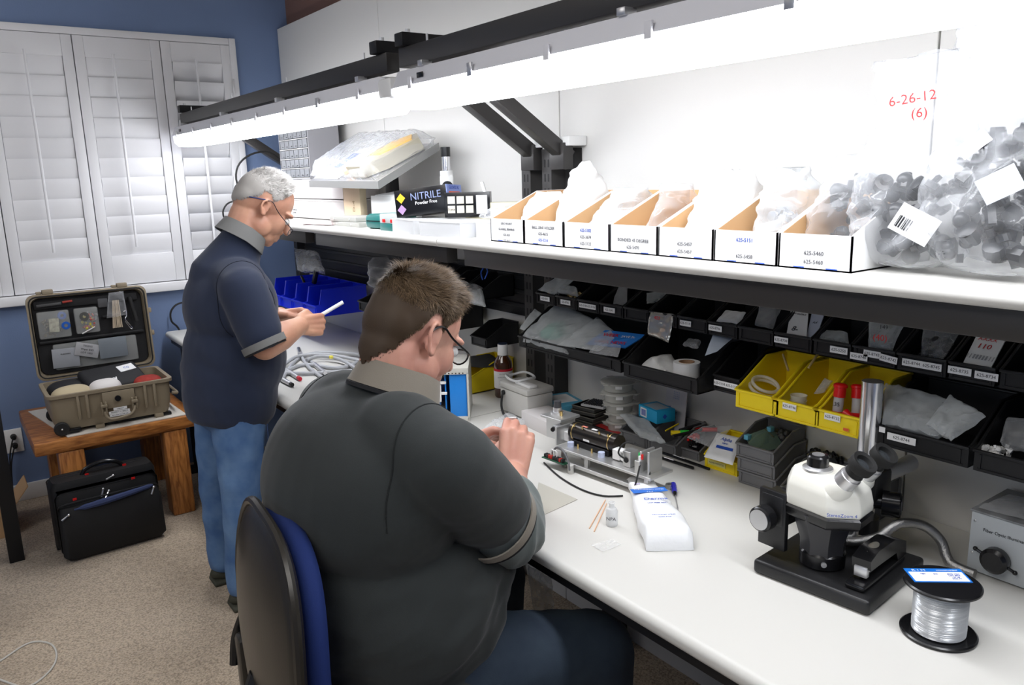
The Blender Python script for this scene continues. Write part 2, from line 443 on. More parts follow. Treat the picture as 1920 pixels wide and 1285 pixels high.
# ---------------------------------------------------------------- workbenches, uprights, shelves, light rails
ZT = .76; BX = -.762; SHX = -.43; ZS = 1.341
def rounded_edge_top(y0, y1, x0, x1, z0, z1, r):
    # slab with a round nosing along the front (x0) edge
    poly = []; n = 8; h = (z1-z0)/2
    for k in range(n+1):
        a = PI/2+PI*k/n; poly.append((x0+h+h*math.cos(a), (z0+z1)/2+h*math.sin(a)))
    poly += [(x1, z0), (x1, z1)]
    M = Matrix(((1, 0, 0, 0), (0, 0, 1, y0), (0, 1, 0, 0), (0, 0, 0, 1)))
    return MB().prism(poly, y1-y0, M)
def workbench(y0, y1, label, legs):
    t = thing('workbench', label, 'workbench', (-.38, (y0+y1)/2, 0))
    ob('worktop', rounded_edge_top(y0, y1, BX, -.004, ZT-.034, ZT, .015), M_white_lam, t, world=True)
    ob('front_rail', MB().span((BX+.022, y0+.01, ZT-.062), (BX+.062, y1-.01, ZT-.034), bev=.003), M_black_metal, t, world=True)
    for ly in legs:
        ob('leg', MB().span((BX+.05, ly-.03, .03), (BX+.11, ly+.03, ZT-.036), bev=.004), M_black_metal, t, world=True)
        ob('foot', MB().span((BX+.02, ly-.035, 0), (-.02, ly+.035, .03), bev=.004), M_black_metal, t, world=True)
        ob('leg', MB().span((-.09, ly-.03, .03), (-.03, ly+.03, ZT-.036), bev=.004), M_black_metal, t, world=True)
    return t
workbench(-1.2, 2.068, 'near white-topped workbench at which the seated man works', (-1.1, 1.72))
workbench(2.074, 4.40, 'far white-topped workbench in front of the standing man', (2.30, 4.30))

def upright(y, z0, z1, label, zb=None):
    t = thing('upright_post', label, 'upright', (-.035, y, z0))
    mb = MB()
    # C channel, dark of the slots painted as thin black plates on the flange
    mb.span((-.060, y-.024, z0), (-.056, y+.024, z1)); mb.span((-.056, y-.024, z0), (-.002, y-.020, z1)); mb.span((-.056, y+.020, z0), (-.002, y+.024, z1))
    ob('channel', mb, M_dark_metal, t, world=True)
    s = MB(); z = z0+.03
    while z < z1-.03:
        for dy in (-.009, .009): s.box((-.0604, y+dy, z), (.0012, .0055, .024))
        z += .045
    ob('slot', s, M_black_metal, t, world=True, kind='stuff')
    return t
posts = [(2.035, 'right one of the two black slotted uprights where the benches meet'), (2.145, 'left one of the two black slotted uprights where the benches meet'),
         (3.02, 'black slotted upright behind the tray shelf, middle of the far bench'), (4.28, 'black slotted upright in the far corner by the blue wall')]
for y, lb in posts:
    upright(y, ZT, 1.60 if y != 3.02 else 1.47, lb)
upright(.16, ZT, 1.60, 'black slotted upright at the near end of the bench')

def shelf(y0, y1, label, brk, bar):
    t = thing('shelf', label, 'shelf', (-.2, (y0+y1)/2, ZS-.03))
    ob('shelf_board', rounded_edge_top(y0, y1, SHX, -.004, ZS-.03, ZS, .014), M_white_lam, t, world=True)
    for a, b in bar: ob('support_bar', MB().span((SHX+.035, a, ZS-.082), (SHX+.075, b, ZS-.03), bev=.002), M_dark_metal, t, world=True)
    for y in brk:
        M = Matrix(((1, 0, 0, 0), (0, 0, 1, y-.012), (0, 1, 0, 0), (0, 0, 0, 1)))
        ob('shelf_bracket', MB().prism([(-.06, ZS-.03), (-.06, ZS-.13), (-.09, ZS-.125), (-.30, ZS-.06), (-.33, ZS-.03)], .024, M), M_black_metal, t, world=True)
    return t
shelf(-.6, 2.118, 'near white shelf carrying the white cardboard bins and full plastic bags', (2.035, .16), ((-.5, 2.02),))
shelf(2.122, 4.30, 'far white shelf carrying the tray, drawer cabinet and boxes', (2.145, 3.02, 4.28), ((2.12, 3.16), (3.27, 4.2)))

# cantilever arms and light rails
RX = -.58
def light_rail(y0, y1, label, arms):
    t = thing('light_rail', label, 'light rail', (RX, (y0+y1)/2, 1.815))
    ob('rail', MB().span((RX-.02, y0, 1.812), (RX+.02, y1, 1.862), bev=.002), M_dark_metal, t, world=True)
    for y in arms:
        a = V((-.05, y, 1.58)); b_ = V((RX+.13, y, 1.845))
        mb = MB(); d = (b_-a).normalized(); L_ = (b_-a).length
        q = V((0, 1, 0)); n = d.cross(q)
        mb.box((a+b_)/2, (L_+.03, .042, .042), rot=Matrix((d, q, n)).transposed(), bev=.002)
        ar = ob('arm', mb, M_dark_metal, t, world=True)
        ob('arm_clamp', MB().span((-.085, y-.034, 1.535), (-.045, y+.034, 1.615), bev=.002), M_dark_metal, ar, world=True)
        ob('arm_head', MB().span((RX-.035, y-.022, 1.863), (RX+.20, y+.022, 1.897), bev=.003), M_black_metal, ar, world=True)
        ob('bolt', MB().cyl((RX-.005, y, 1.897), (RX-.005, y, 1.908), .008, seg=6), M_steel, ar, world=True)
    n = int((y1-y0)/.45)
    for k in range(n):
        y = y0+.2+k*(y1-y0-.3)/max(1, n-1)
        ob('hanger_screw', MB().cyl((RX+.012, y, 1.80), (RX+.012, y, 1.888), .003, seg=8), M_steel, t, world=True)
    return t
light_rail(2.055, 4.27, 'far black light rail above the standing man', (2.105, 4.22))
light_rail(-.55, 1.985, 'near black light rail along the top of the picture', (1.955, .14))
M_house = mat('fixture_grey_polyester', (.74, .74, .78), .4, spec=.4)
M_tube = mat('lit_prismatic_diffuser', (.93, .95, 1.0), .3, emit=TUBE_STRENGTH)
def fixture(y0, y1, label):
    t = thing('fluorescent_light', label, 'light', (RX-.01, (y0+y1)/2, 1.70))
    xc = RX+.015; hw = .066
    def section(pts, a, b, inset=.02):
        R = []
        for yy, k in ((a, .7), (a+inset, 1), (b-inset, 1), (b, .7)):
            R.append([V((xc+p[0]*(k if k == 1 else .85), yy, (p[1]-1.765)*(k if k == 1 else .85)+1.765)) for p in pts])
        return MB().rings(R)
    h = ob('housing', section([(-hw, 1.757), (-hw*.72, 1.80), (hw*.72, 1.80), (hw, 1.757)], y0, y1), M_house, t, world=True)
    ob('diffuser', section([(-hw*.96, 1.757), (hw*.96, 1.757), (hw*.9, 1.722), (hw*.6, 1.702), (-hw*.6, 1.702), (-hw*.9, 1.722)], y0+(.012 if y0 > 0 else .05), y1-(.075 if y1 > 3 else .03)), M_tube, t, world=True, sharp=50)
    for ya, yb in ((y1-(.075 if y1 > 3 else .03), y1-.006),):
        ob('end_cap', section([(-hw*.95, 1.757), (hw*.95, 1.757), (hw*.88, 1.723), (hw*.58, 1.704), (-hw*.58, 1.704), (-hw*.88, 1.723)], ya, yb, .01), mat('frosted_end', (.9, .9, .93), .3, alpha=.8), t, world=True)
    n = max(3, int((y1-y0)/.27))
    for k in range(n):
        y = y0+.12+k*(y1-y0-.24)/(n-1)
        ob('clip', MB().box((xc-hw-.003, y, 1.762), (.006, .018, .03), bev=.001), M_steel if k % 3 == 1 else M_house, t, world=True)
    for k in range(max(2, n//2)):
        y = y0+.15+k*(y1-y0-.3)/(max(2, n//2)-1)
        ob('hanging_bracket', MB().box((xc-.04, y, 1.807), (.03, .022, .014), bev=.001), M_steel, t, world=True)
    sw = ob('rating_plate', MB().box((xc-hw*.9-.002, y1-.16, 1.777), (.003, .03, .013), bev=.001), M_black_pl, t, world=True)
    return t
fixture(2.06, 4.36, 'far lit fluorescent fixture under the black rail above the standing man')
fixture(-.50, 1.99, 'near lit fluorescent fixture along the top of the picture')
t = ob('cable_gland', MB().span((RX-.05, 1.985, 1.735), (RX+.07, 2.065, 1.79), bev=.012), M_white_pl, None, world=True)
props(t, 'white plastic joint box linking the two fluorescent fixtures', 'joint box')
t = thing('power_strip', 'white plastic junction strip on top of the black uprights, taped to the wall', 'power strip', (-.04, 2.0, 1.612))
ob('strip_body', MB().span((-.075, 1.905, 1.605), (-.002, 2.075, 1.635), bev=.004), M_white_pl, t, world=True)
ob('tape', MB().box((-.0015, 2.038, 1.80), (.001, .09, .035)), M_clear2, t, world=True)
t = ob('light_cable', MB().tube([(-.07, 2.09, 1.60), (-.10, 2.09, 1.60), (-.16, 2.09, 1.65), (-.25, 2.09, 1.73), (-.36, 2.09, 1.80)], .006, 8), M_white_pl, None, world=True)
props(t, 'white cable running up between the two light arms', 'cable')
t = ob('backing_plate', MB().span((-.0035, 1.93, 1.43), (-.0005, 2.01, 1.60)), M_dark_metal, world=True); props(t, 'dark flat plate on the wall right of the paired uprights', 'plate')
# louvered rails the bins hang on
def bin_rail(y0, y1, z0, z1, label):
    t = thing('bin_rail', label, 'bin rail', (-.02, (y0+y1)/2, z0))
    ob('rail_panel', MB().span((-.022, y0, z0), (-.006, y1, z1), bev=.002), M_black_metal, t, world=True)
    for k in range(int((z1-z0)/.05)):
        ob('lip', MB().span((-.028, y0+.005, z0+.03+k*.05), (-.020, y1-.005, z0+.045+k*.05), bev=.002), M_black_metal, t, world=True)
bin_rail(-.5, 1.995, 1.03, 1.20, 'near black louvered rail holding the labelled bins')
bin_rail(2.19, 2.96, 1.03, 1.20, 'middle black louvered rail behind the seated man\'s head')
bin_rail(3.08, 4.24, 1.02, 1.24, 'far black louvered rail behind the blue bins')
# ---------------------------------------------------------------- hanging bins
def bin_mb(L_, W_, H_, lip=.45, slope=.42, th=.0028, tex=True):
    # local: back at x=0, front at x=-L, centred on y, bottom z=0
    mb = MB(); hl = H_*lip
    e_ = max(.93, slope+.03); side = [(0, 0), (0, H_), (-L_*slope, H_), (-L_*e_, hl+.004), (-L_, hl), (-L_*.985, 0)]
    for s in (-1, 1):
        M = Matrix(((1, 0, 0, 0), (0, 0, 1, s*W_/2-(th if s > 0 else 0)), (0, 1, 0, 0), (0, 0, 0, 1)))
        mb.prism([(p[0], p[1]) for p in side], th, M)
        # rolled rim along the top edge of the side
        pts = [(0, s*W_/2, H_), (-L_*slope, s*W_/2, H_), (-L_*e_, s*W_/2, hl+.004), (-L_, s*W_/2, hl)]
        mb.tube(pts, .0026, 6, sub=1)
    mb.span((-L_*.985, -W_/2, 0), (0, W_/2, th))
    mb.span((-th, -W_/2, 0), (0, W_/2, H_)); mb.box((-.002, 0, H_), (.008, W_, .005), bev=.001)
    mb.box((-L_*.992, 0, hl/2), (th, W_, hl)); mb.box((-L_-.002, 0, hl-.002), (.006, W_+.003, .005), bev=.001)
    mb.box((-L_-.0005, 0, .004), (.004, W_*.9, .004))
    for s in (-1, 1): mb.box((-L_-.001, s*W_*.42, hl*.45), (.003, .003, hl*.7))
    return mb
BINN = {}
def hang_bin(y, z, L_, W_, H_, m, label, group, tags=(), lip=.45, slope=.42, x=-.03, ts=.0075, name='storage_bin'):
    key = (round(L_, 3), round(W_, 3), round(H_, 3), m.name, lip, slope)
    if key in BINN: me = BINN[key]; o = bpy.data.objects.new(name, me); COL.objects.link(o)
    else:
        o = ob(name, bin_mb(L_, W_, H_, lip, slope), m); BINN[key] = o.data
    o.location = (x, y, z); LOC[o.name] = Matrix.Translation((x, y, z))
    props(o, label, 'bin', group)
    hl = H_*lip
    for (dy, dz, wd, s, tilt) in tags:
        M = Matrix.Translation((-L_-.004, dy, hl*.52+dz)) @ Matrix.Rotation(tilt, 4, 'X')
        lb = MB().box((0, 0, 0), (.0012, wd, .014), rot=Matrix.Rotation(tilt, 3, 'X')).xf(Matrix.Translation((-L_-.004, dy, hl*.52+dz)))
        lo = ob('bin_label', lb, M_label, o)
        if s:
            F_ = Matrix.Translation((-L_-.0048, dy, hl*.52+dz)) @ Matrix.Rotation(tilt, 4, 'X') @ frame((0, 0, 0), (0, -1, 0), (0, 0, 1))
            text(s, F_, ts*1.15, M_ink, lo, world=False, ext=.0001)
    return o
UP = [1007, 1044, 1084, 1126, 1171, 1219, 1272, 1329, 1385, 1453, 1525, 1599, 1682, 1778, 1870]
UY = [at(p, 566+(p-1007)*.1705, x=-.165).y for p in UP]
UT = [[(0, 0, .045, '625-8701', 0)], [(0, 0, .045, '625-8702', 0)], [(0, 0, .072, '625-5158 625-5156', 0)], [(.005, 0, .045, '625-5241', 0)], [], [],
      [(.02, 0, .036, '625-7115', 0)], [(.02, .001, .04, '625-8706', 0)], [], [(.028, 0, .036, '625-8708', 0)], [(-.018, 0, .04, '625-5250', 0)],
      [(.03, -.006, .038, '625-8740', 0), (.002, .004, .036, '625-8743', 0), (-.033, 0, .036, '625-8742', .1)], [(-.002, 0, .076, '625-8744  625-8745', 0)], [(.02, .001, .042, '625-8735', 0), (-.027, .0, .04, '625-8734', 0)]]
UL = ['leftmost labelled small black bin, under a bag of brass parts', 'second labelled small black bin, holding a bag of brass parts', 'small black bin with the long double number label near the left end of the row', 'small black bin with a label and a curled plastic strip standing in it',
      'small unlabelled black bin with a striped packet leaning at its back', 'small black bin with a silvery bag hanging over its front', 'empty small black bin with a short label right of the silvery bag', 'small black bin holding white wrapped parts above the cloudy slide strip',
      'small unlabelled black bin holding a crumpled clear bag marked A', 'small black bin with printed packets standing upright in it', 'small black bin labelled 625-5250 with a clear bag lying low in it', 'small black bin with three overlapping labels and a handwritten bag',
      'small black bin with a double label 625-8744 625-8745 and dark parts', 'small black bin labelled 625-8735 under the card with red handwriting']
for k in range(14):
    y0, y1 = UY[k], UY[k+1]; y = (y0+y1)/2
    hang_bin(y, 1.126, .138, abs(y0-y1)-.006, .076, M_bin_black, UL[k], 'small black bins on the upper row', UT[k])
hang_bin(UY[14]-.052, 1.126, .138, .092, .076, M_bin_black, 'small black bin cut off by the right edge of the picture', 'small black bins on the upper row')
# lower row, near bench: large bins
G2 = 'large bins on the lower row'
LZ = .985
def lowbin(pa, pb, L_, H_, m, label, tags=(), lip=.45, z=LZ, slope=.42, gap=.006):
    xf = -.03-L_
    ya = at(*pa, x=xf).y; yb = at(*pb, x=xf).y
    return hang_bin((ya+yb)/2, z, L_, abs(ya-yb)-gap, H_, m, label, G2, tags, lip, slope)
lowbin((972, 640), (1165, 688), .21, .11, M_bin_black, 'wide black bin heaped with clear bags above the white power supply', lip=.32, z=.995)
lowbin((1168, 692), (1309, 727), .21, .11, M_bin_black, 'wide black bin holding a paper roll and white parts', lip=.36, z=.99)
lowbin((1337, 716), (1389, 729), .165, .10, M_bin_black, 'black bin with a label half hidden by the yellow bins', [(0, 0, .07, '625-5158 625-5157', 0)], lip=.4, z=.998)
lowbin((1378, 735), (1461, 770), .19, .105, M_bin_yellow, 'left yellow bin holding coiled clear tubing', lip=.42, z=.98)
lowbin((1446, 772), (1537, 797), .19, .105, M_bin_yellow, 'middle yellow bin holding clear plastic cups', [(.012, .01, .034, '625-8746', 0)], lip=.42, z=.98)
lowbin((1523, 795), (1615, 822), .19, .105, M_bin_yellow, 'right yellow bin holding red-capped vials', [(.008, .01, .036, '625-8732', 0)], lip=.42, z=.98)
lowbin((1640, 822), (1818, 868), .19, .105, M_bin_black, 'wide black bin labelled 625-8744 stuffed with grey plastic bags', [(.035, .004, .056, '625-8744', 0)], lip=.38, z=.98)
lowbin((1822, 868), (1995, 912), .19, .105, M_bin_black, 'wide black bin with white clips at the right edge of the picture', lip=.38, z=.98)
# small bins on the far bench rail
for y, z, L_, W_, H_, lb in ((2.32, 1.10, .138, .10, .076, 'small black bin on the upper row just left of the paired uprights'),
                             (2.435, 1.10, .138, .10, .076, 'small black bin with blue cable ties sticking out'),
                             (2.30, .93, .138, .10, .076, 'small black bin alone on the bottom row left of the uprights'),
                             (2.62, 1.10, .138, .17, .085, 'black bin directly above the seated man\'s forehead'),
                             (2.84, 1.10, .138, .20, .085, 'black bin beside the crumpled clear bag above the seated man\'s hair'),
                             (2.60, .96, .21, .25, .11, 'wide black bin partly hidden by the seated man\'s head, holding clear bags'),
                             (2.95, .985, .25, .17, .09, 'wide black bin right of the blue bins, holding small clear parts')):
    hang_bin(y, z, L_, W_, H_, M_bin_black, lb, 'black bins on the far bench rail')
# blue divider bins resting on the far bench rail: deep sloping bins
BL = ['leftmost deep blue bin behind the standing man\'s chest', 'second deep blue bin from the left, with a dark tube in it', 'third deep blue bin from the left, with a black pen-like tube', 'rightmost deep blue bin nearest the seated man']
py_ = (at(525, 530, x=-.31).y-at(591, 548, x=-.31).y)/3; yb_ = at(591, 548, x=-.31).y
for k in range(4):
    hang_bin(yb_+(3-k+.5)*py_, .905, .255, py_-.006, .125, M_bin_blue, BL[k], 'deep blue bins', lip=.42, slope=.88, x=-.055)
# ---------------------------------------------------------------- things on the shelf
def solid_box(name, label, cat, c, size, rz, m, group=None, bev=.0015, tilt=None):
    t = thing(name, label, cat, c, rz, group, rot=tilt)
    ob('box_body', MB().box((0, 0, size[2]/2), size, bev=bev), m, t)
    return t
# white corrugated shelf bins
BXB = [920, 983, 1057, 1143, 1233, 1337, 1457, 1597]
BYB = [449, 458, 465, 473, 482, 492, 503, 512]
BXY = [at(p, q, x=-.402).y for p, q in zip(BXB, BYB)]
BTXT = [['LENS MOUNT', '62-4-BALL BEARING', '625-3621', '625-3622'], ['BALL LENS HOLDER', '625-4615', '625-5216'], ['625-5182', '625-3674', '625-5122'], ['', 'BONDED 45 DEGREE', '625-5470'], ['', '625-5457', '625-5457'], ['625-5151', '', '625-5458'], ['', '625-5460', '625-5460']]
BLB = ['leftmost white cardboard bin, covered in printed and handwritten part numbers', 'second white cardboard bin from the left, with brown inside and a pinkish bag', 'third white cardboard bin with blue handwriting and grey crumpled bags', 'white cardboard bin with a tall kraft-brown inner side showing',
       'middle white cardboard bin heaped with a plain white bag', 'white cardboard bin with blue handwriting left of the widest one', 'rightmost white cardboard bin, widest, with its white side panel showing']
CBG = 'white cardboard bins on the near shelf'
for k in range(7):
    y1, y0 = BXY[k]-.002, BXY[k+1]+.002; W_ = y1-y0; L_ = .27; hf = .064; hb = .135; yc = (y0+y1)/2
    t = thing('cardboard_bin', BLB[k], 'box', (-.402, yc, ZS), 0, CBG)
    mb = MB(); th = .003
    mb.span((0, -W_/2, 0), (th, W_/2, hf)); mb.span((0, -W_/2, 0), (L_, W_/2, th)); mb.span((L_-th, -W_/2, 0), (L_, W_/2, hb))
    for s in (-1, 1):
        M = Matrix(((1, 0, 0, 0), (0, 0, 1, s*W_/2-(th if s > 0 else 0)), (0, 1, 0, 0), (0, 0, 0, 1)))
        mb.prism([(0, 0), (L_, 0), (L_, hb), (L_*.62, hb), (0, hf)], th, M)
    ob('bin_shell', mb, M_card_white, t)
    mi = MB()
    for s in (-1, 1):
        M = Matrix(((1, 0, 0, 0), (0, 0, 1, s*(W_/2-th-.0006)-.0003), (0, 1, 0, 0), (0, 0, 0, 1)))
        mi.prism([(th, th), (L_-th, th), (L_-th, hb-.001), (L_*.62, hb-.001), (th, hf-.001)], .0006, M)
    mi.span((L_-th-.001, -W_/2+th, th), (L_-th-.0004, W_/2-th, hb-.001)); mi.span((th, -W_/2+th, th), (L_-th, W_/2-th, th+.0006))
    ob('brown_lining', mi, M_kraft, t)
    for j, s in enumerate(BTXT[k]):
        if s:
            m_ = M_ink_blue if (k, j) in ((1, 2), (2, 0), (5, 0)) else mat('faded_grey_ink', (.12, .12, .13), .7)
            text(s, frame((-.0006, 0, hf*(.80-.24*j if k == 0 else .72-.25*j)), (0, -1, 0), (0, 0, 1)), .0105 if k else .0085, m_, t, world=False)
    for q in (-.25, .2):
        ob('slot_mark', MB().box((-.0006, q*W_, .004), (.0006, .022, .0018)), M_ink_blue, t)
# crumpled bags heaped in the bins
bags = [(0, .17, .13, .12, .55, 'white bag of parts sagging in the leftmost white cardboard bin'), (1, .15, .15, .20, .2, 'tall twisted clear bag rising in front of the black uprights'),
        (2, .17, .20, .13, .7, 'crumpled grey clear bag in the third white cardboard bin'), (3, .12, .15, .14, .8, 'crumpled clear bag leaning against the kraft-brown side'),
        (4, .17, .20, .17, .5, 'bulging plain white bag in the middle cardboard bin'), (5, .13, .16, .17, .6, 'clear bag of white parts left of the widest cardboard bin'),
        (6, .19, .20, .19, .55, 'clear bag full of dark knobs in the widest cardboard bin')]
M_whitebag = mat('milky_polythene', (.85, .85, .84), .35, alpha=.8, bump=.8, bscale=30, bdist=.006)
for k, w_, d_, h_, tp, lb in bags:
    y = (BXY[k]+BXY[k+1])/2
    m_ = M_whitebag if k in (0, 1, 4) else M_clear2 if k in (2, 5) else M_clear
    R_ = Matrix.Rotation(PI/2, 3, 'Z')
    o = ob('plastic_bag', bag_mb((-.255, y, ZS+.012), w_*.86, d_, h_, seed=k*3+1, crumple=.014, top=tp, M=R_), m_, world=True, sharp=80)
    props(o, lb, 'bag', 'bags heaped in the white cardboard bins')
M_knob = mat('dark_parts', (.007, .008, .011), .3)
M_silv = mat('silver_parts', (.45, .46, .5), .3, metal=.7)
def stuffed(c, sx, sy, sz, n, r, seed, lb, m=None):
    o = ob('small_parts', junk_mb(c, sx, sy, sz, n, r, seed), m or M_knob, world=True); props(o, lb, 'parts', kind='stuff'); return o
stuffed((-.255, (BXY[6]+BXY[7])/2, ZS+.016), .13, .15, .13, 60, .014, 4, 'black knobs and connectors inside the bag in the widest cardboard bin')
stuffed((-.255, (BXY[5]+BXY[6])/2, ZS+.016), .09, .12, .07, 26, .009, 5, 'white and silver fittings in the bag left of the widest cardboard bin', M_silv)
stuffed((-.255, (BXY[2]+BXY[3])/2, ZS+.016), .11, .15, .05, 26, .010, 6, 'grey fittings in the crumpled bag of the third cardboard bin', M_silv)
# three large full bags at the right end
def bigbag(px, py, w_, d_, h_, seed, lb, xx=-.30, tp=.8, flare=1.1, lean=(0, 0), n=60, sz=.2, rz=PI/2-.35):
    y = at(px, py, x=xx).y; R_ = Matrix.Rotation(rz, 3, 'Z')
    o = ob('plastic_bag', bag_mb((xx, y, ZS+.001), w_, d_, h_, seed=seed, crumple=.02, top=tp, flare=flare, lean=lean, M=R_, nu=44, nv=34), M_clear, world=True, sharp=80)
    props(o, lb, 'bag', 'large full bags at the right end of the shelf')
    s = ob('small_parts', junk_mb((xx, y, ZS+.014), d_*.9, w_*.75, sz, n, .013, seed+3), M_knob, world=True); props(s, 'black knobs and small parts filling the ' + lb.split(' full')[0].replace('large clear bag', 'bag'), 'parts', kind='stuff')
    return o, V((xx, y, ZS))
b1, c1 = bigbag(1700, 500, .20, .13, .36, 21, 'large clear bag with red handwriting and a barcode label', tp=.75, flare=1.2, sz=.13, n=55)
b2, c2 = bigbag(1862, 515, .22, .15, .40, 31, 'large clear bag full of dark parts at the right edge of the picture', xx=-.31, tp=.85, flare=1.1, sz=.20, n=95)
b3, c3 = bigbag(1860, 470, .22, .10, .50, 41, 'tall thin clear bag standing behind the other large bags', xx=-.13, tp=.9, flare=1.05, sz=.12, n=30)
nrm = V((-.93, -.36, 0)).normalized(); xd = V((.36, -.93, 0))
def on_bag(c, dx, dz, off): return c + xd*dx + V((0, 0, dz)) + nrm*off
def stick_label(parent, c, dx, dz, off, w_, h_, m, tilt=0, lines=(), name='bag_label'):
    F_ = frame(on_bag(c, dx, dz, off), xd, (0, 0, 1)) @ Matrix.Rotation(tilt, 4, 'Z')
    lo = ob(name, MB().box((0, 0, 0), (w_, h_, .0008)).xf(F_), m, parent, world=True)
    for s, y, z in lines: text(s, F_ @ Matrix.Translation((0, y, .0008)), z, M_ink, lo)
    return lo, F_
lo, F_ = stick_label(b1, c1, .015, .085, .075, .066, .048, M_label, -.5)
mbx = MB(); g = random.Random(3); x = -.026
while x < -.002: wv = g.choice((.001, .0018, .0026)); mbx.box((x, -.006, .0008), (wv, .020, .0004)); x += wv+.0016
ob('barcode', mbx.xf(F_), M_ink, lo, world=True)
text('6-26-12', frame(on_bag(c1, .0, .285, .095), xd+V((0, 0, .12)), (0, 0, 1)), .022, M_ink_red, b1, name='handwriting')
text('(6)', frame(on_bag(c1, .012, .262, .095), xd, (0, 0, 1)), .022, M_ink_red, b1, name='handwriting')
stick_label(b2, c2, .0, .15, .085, .055, .040, mat('bluish_label', (.62, .68, .76), .5), .5)
stick_label(b2, c2, -.04, .21, .07, .045, .022, M_label, .7)

# ---- far shelf
def cabinet():
    x0, x1, y0, y1, z0, z1 = -.2, -.045, 3.64, 4.02, 1.527, 1.86
    t = thing('drawer_cabinet', 'grey small-parts cabinet with rows of clear drawers by the blue wall', 'cabinet', ((x0+x1)/2, (y0+y1)/2, z0))
    M_g = mat('cabinet_grey', (.33, .33, .35), .5)
    fr = MB(); fr.span((x0, y0, z0), (x1, y0+.006, z1)); fr.span((x0, y1-.006, z0), (x1, y1, z1)); fr.span((x1-.005, y0, z0), (x1, y1, z1))
    fr.span((x0, y0, z0), (x1, y1, z0+.006)); fr.span((x0, y0, z1-.006), (x1, y1, z1))
    ob('cabinet_body', fr, M_g, t, world=True)
    rows, cols = 7, 6; dh = (z1-z0-.012)/rows; dw = (y1-y0-.03)/cols
    sh = MB()
    for r in range(rows+1): sh.span((x0-.002, y0+.006, z0+.004+r*dh), (x1-.005, y1-.006, z0+.008+r*dh))
    ob('divider_rack', sh, mat('rack_grey', (.5, .5, .5), .5), t, world=True)
    M_dr = mat('clear_drawer', (.33, .34, .36), .15, alpha=.7)
    first = None
    for r in range(rows):
        for c in range(cols):
            cy = y0+.015+(c+.5)*dw; cz = z0+.010+r*dh
            if first is None:
                mb = MB(); w_ = dw-.004; h_ = dh-.008
                mb.span((0, -w_/2, 0), (.002, w_/2, h_)); mb.span((0, -w_/2, 0), (.12, w_/2, .0015)); mb.span((0, -w_/2, 0), (.12, -w_/2+.0015, h_*.8)); mb.span((0, w_/2-.0015, 0), (.12, w_/2, h_*.8))
                mb.box((-.003, 0, h_*.25), (.006, w_*.5, .003))
                first = ob('drawer', mb, M_dr, t, loc=(x0-t.location.x, cy-t.location.y, cz-t.location.z))
            else:
                c_ = first.copy(); COL.objects.link(c_); c_.location = (x0-t.location.x, cy-t.location.y, cz-t.location.z)
cabinet()
M_longbox = mat('white_carton', (.66, .63, .62), .6)
for k, (z, lb) in enumerate(((ZS+.004, 'long white carton at the bottom of the stack under the drawer cabinet'), (ZS+.096, 'long white carton on top of the stack under the drawer cabinet'))):
    t = thing('carton', lb, 'box', (-.13, 3.72, z), 0, 'long white cartons under the cabinet')
    ob('box_body', MB().box((0, 0, .041), (.17, .92, .082), bev=.002), M_longbox, t); ob('lid', MB().box((0, 0, .084), (.176, .926, .008), bev=.002), M_longbox, t)
    if k == 0:
        l_ = ob('bin_label', MB().box((-.0855, .12, .03), (.001, .10, .03)), M_label, t)
        text('COVER 4X4', frame((-.0865, .12, .035), (0, -1, 0), (0, 0, 1)), .012, M_ink, l_, world=False); text('62-4-0041', frame((-.0865, .12, .022), (0, -1, 0), (0, 0, 1)), .01, M_ink, l_, world=False)
# tilted tray with stand
def tray():
    t = thing('tilted_tray', 'tilted grey metal tray on a black stand holding bagged papers and tools', 'tray', (-.2, 3.04, ZS))
    a, b_, c, d = V((-.32, 3.36, 1.52)), V((-.32, 2.70, 1.512)), V((-.08, 2.66, 1.648)), V((-.08, 3.36, 1.66))
    n = (b_-a).cross(d-a).normalized(); n = n if n.z > 0 else -n
    mb = MB(); mb.rings([[a, b_, c, d], [p-n*.006 for p in (a, b_, c, d)]])
    ob('tray_plate', mb, M_steel, t, world=True)
    lp = MB()
    for p, q in ((a, b_), (b_, c)):
        lp.rings([[p, q, q+V((-.004, 0, 0)), p+V((-.004, 0, 0))], [v+V((0, 0, -.028)) for v in (p, q, q+V((-.004, 0, 0)), p+V((-.004, 0, 0)))]])
    ob('front_lip', lp, mat('tray_edge_grey', (.3, .3, .29), .4, metal=.5), t, world=True)
    ob('stand', MB().span((-.16, 2.95, ZS), (-.06, 3.05, ZS+.012), bev=.002).span((-.13, 2.975, ZS), (-.09, 3.025, 1.60), bev=.004).span((-.14, 2.95, 1.565), (-.08, 3.05, 1.60), bev=.003), M_black_metal, t, world=True)
    return a, b_, c, d, n
ta, tb, tc_, td, tn = tray()
def tp(u, v, h=0): return ta.lerp(tb, u).lerp(td.lerp(tc_, u), v)+tn*h
o = ob('plastic_bag', flat_mb(tp(.02, .04, .012), tp(.99, .0, .012), tp(1.0, 1.0, .014), tp(.05, 1.08, .012), th=.12, seed=5, crumple=.006, nu=30), M_clear, world=True, sharp=80); props(o, 'large clear bag lying over the tilted tray', 'bag')
def slab(name, lb, cat, pts, th, m, h=.003):
    mb = MB(); P_ = [tp(u, v, h) for u, v in pts]; mb.rings([P_, [p+tn*th for p in P_]]); return props(ob(name, mb, m, world=True), lb, cat)
slab('paper_sheet', 'white paper on the left half of the tilted tray', 'paper', [(.04, .05), (.42, .03), (.42, .95), (.08, .95)], .001, M_label)
slab('blue_strip', 'blue printed strip on the paper of the tilted tray', 'strip', [(.12, .35), (.20, .35), (.20, .75), (.12, .75)], .003, M_ink_blue, .006)
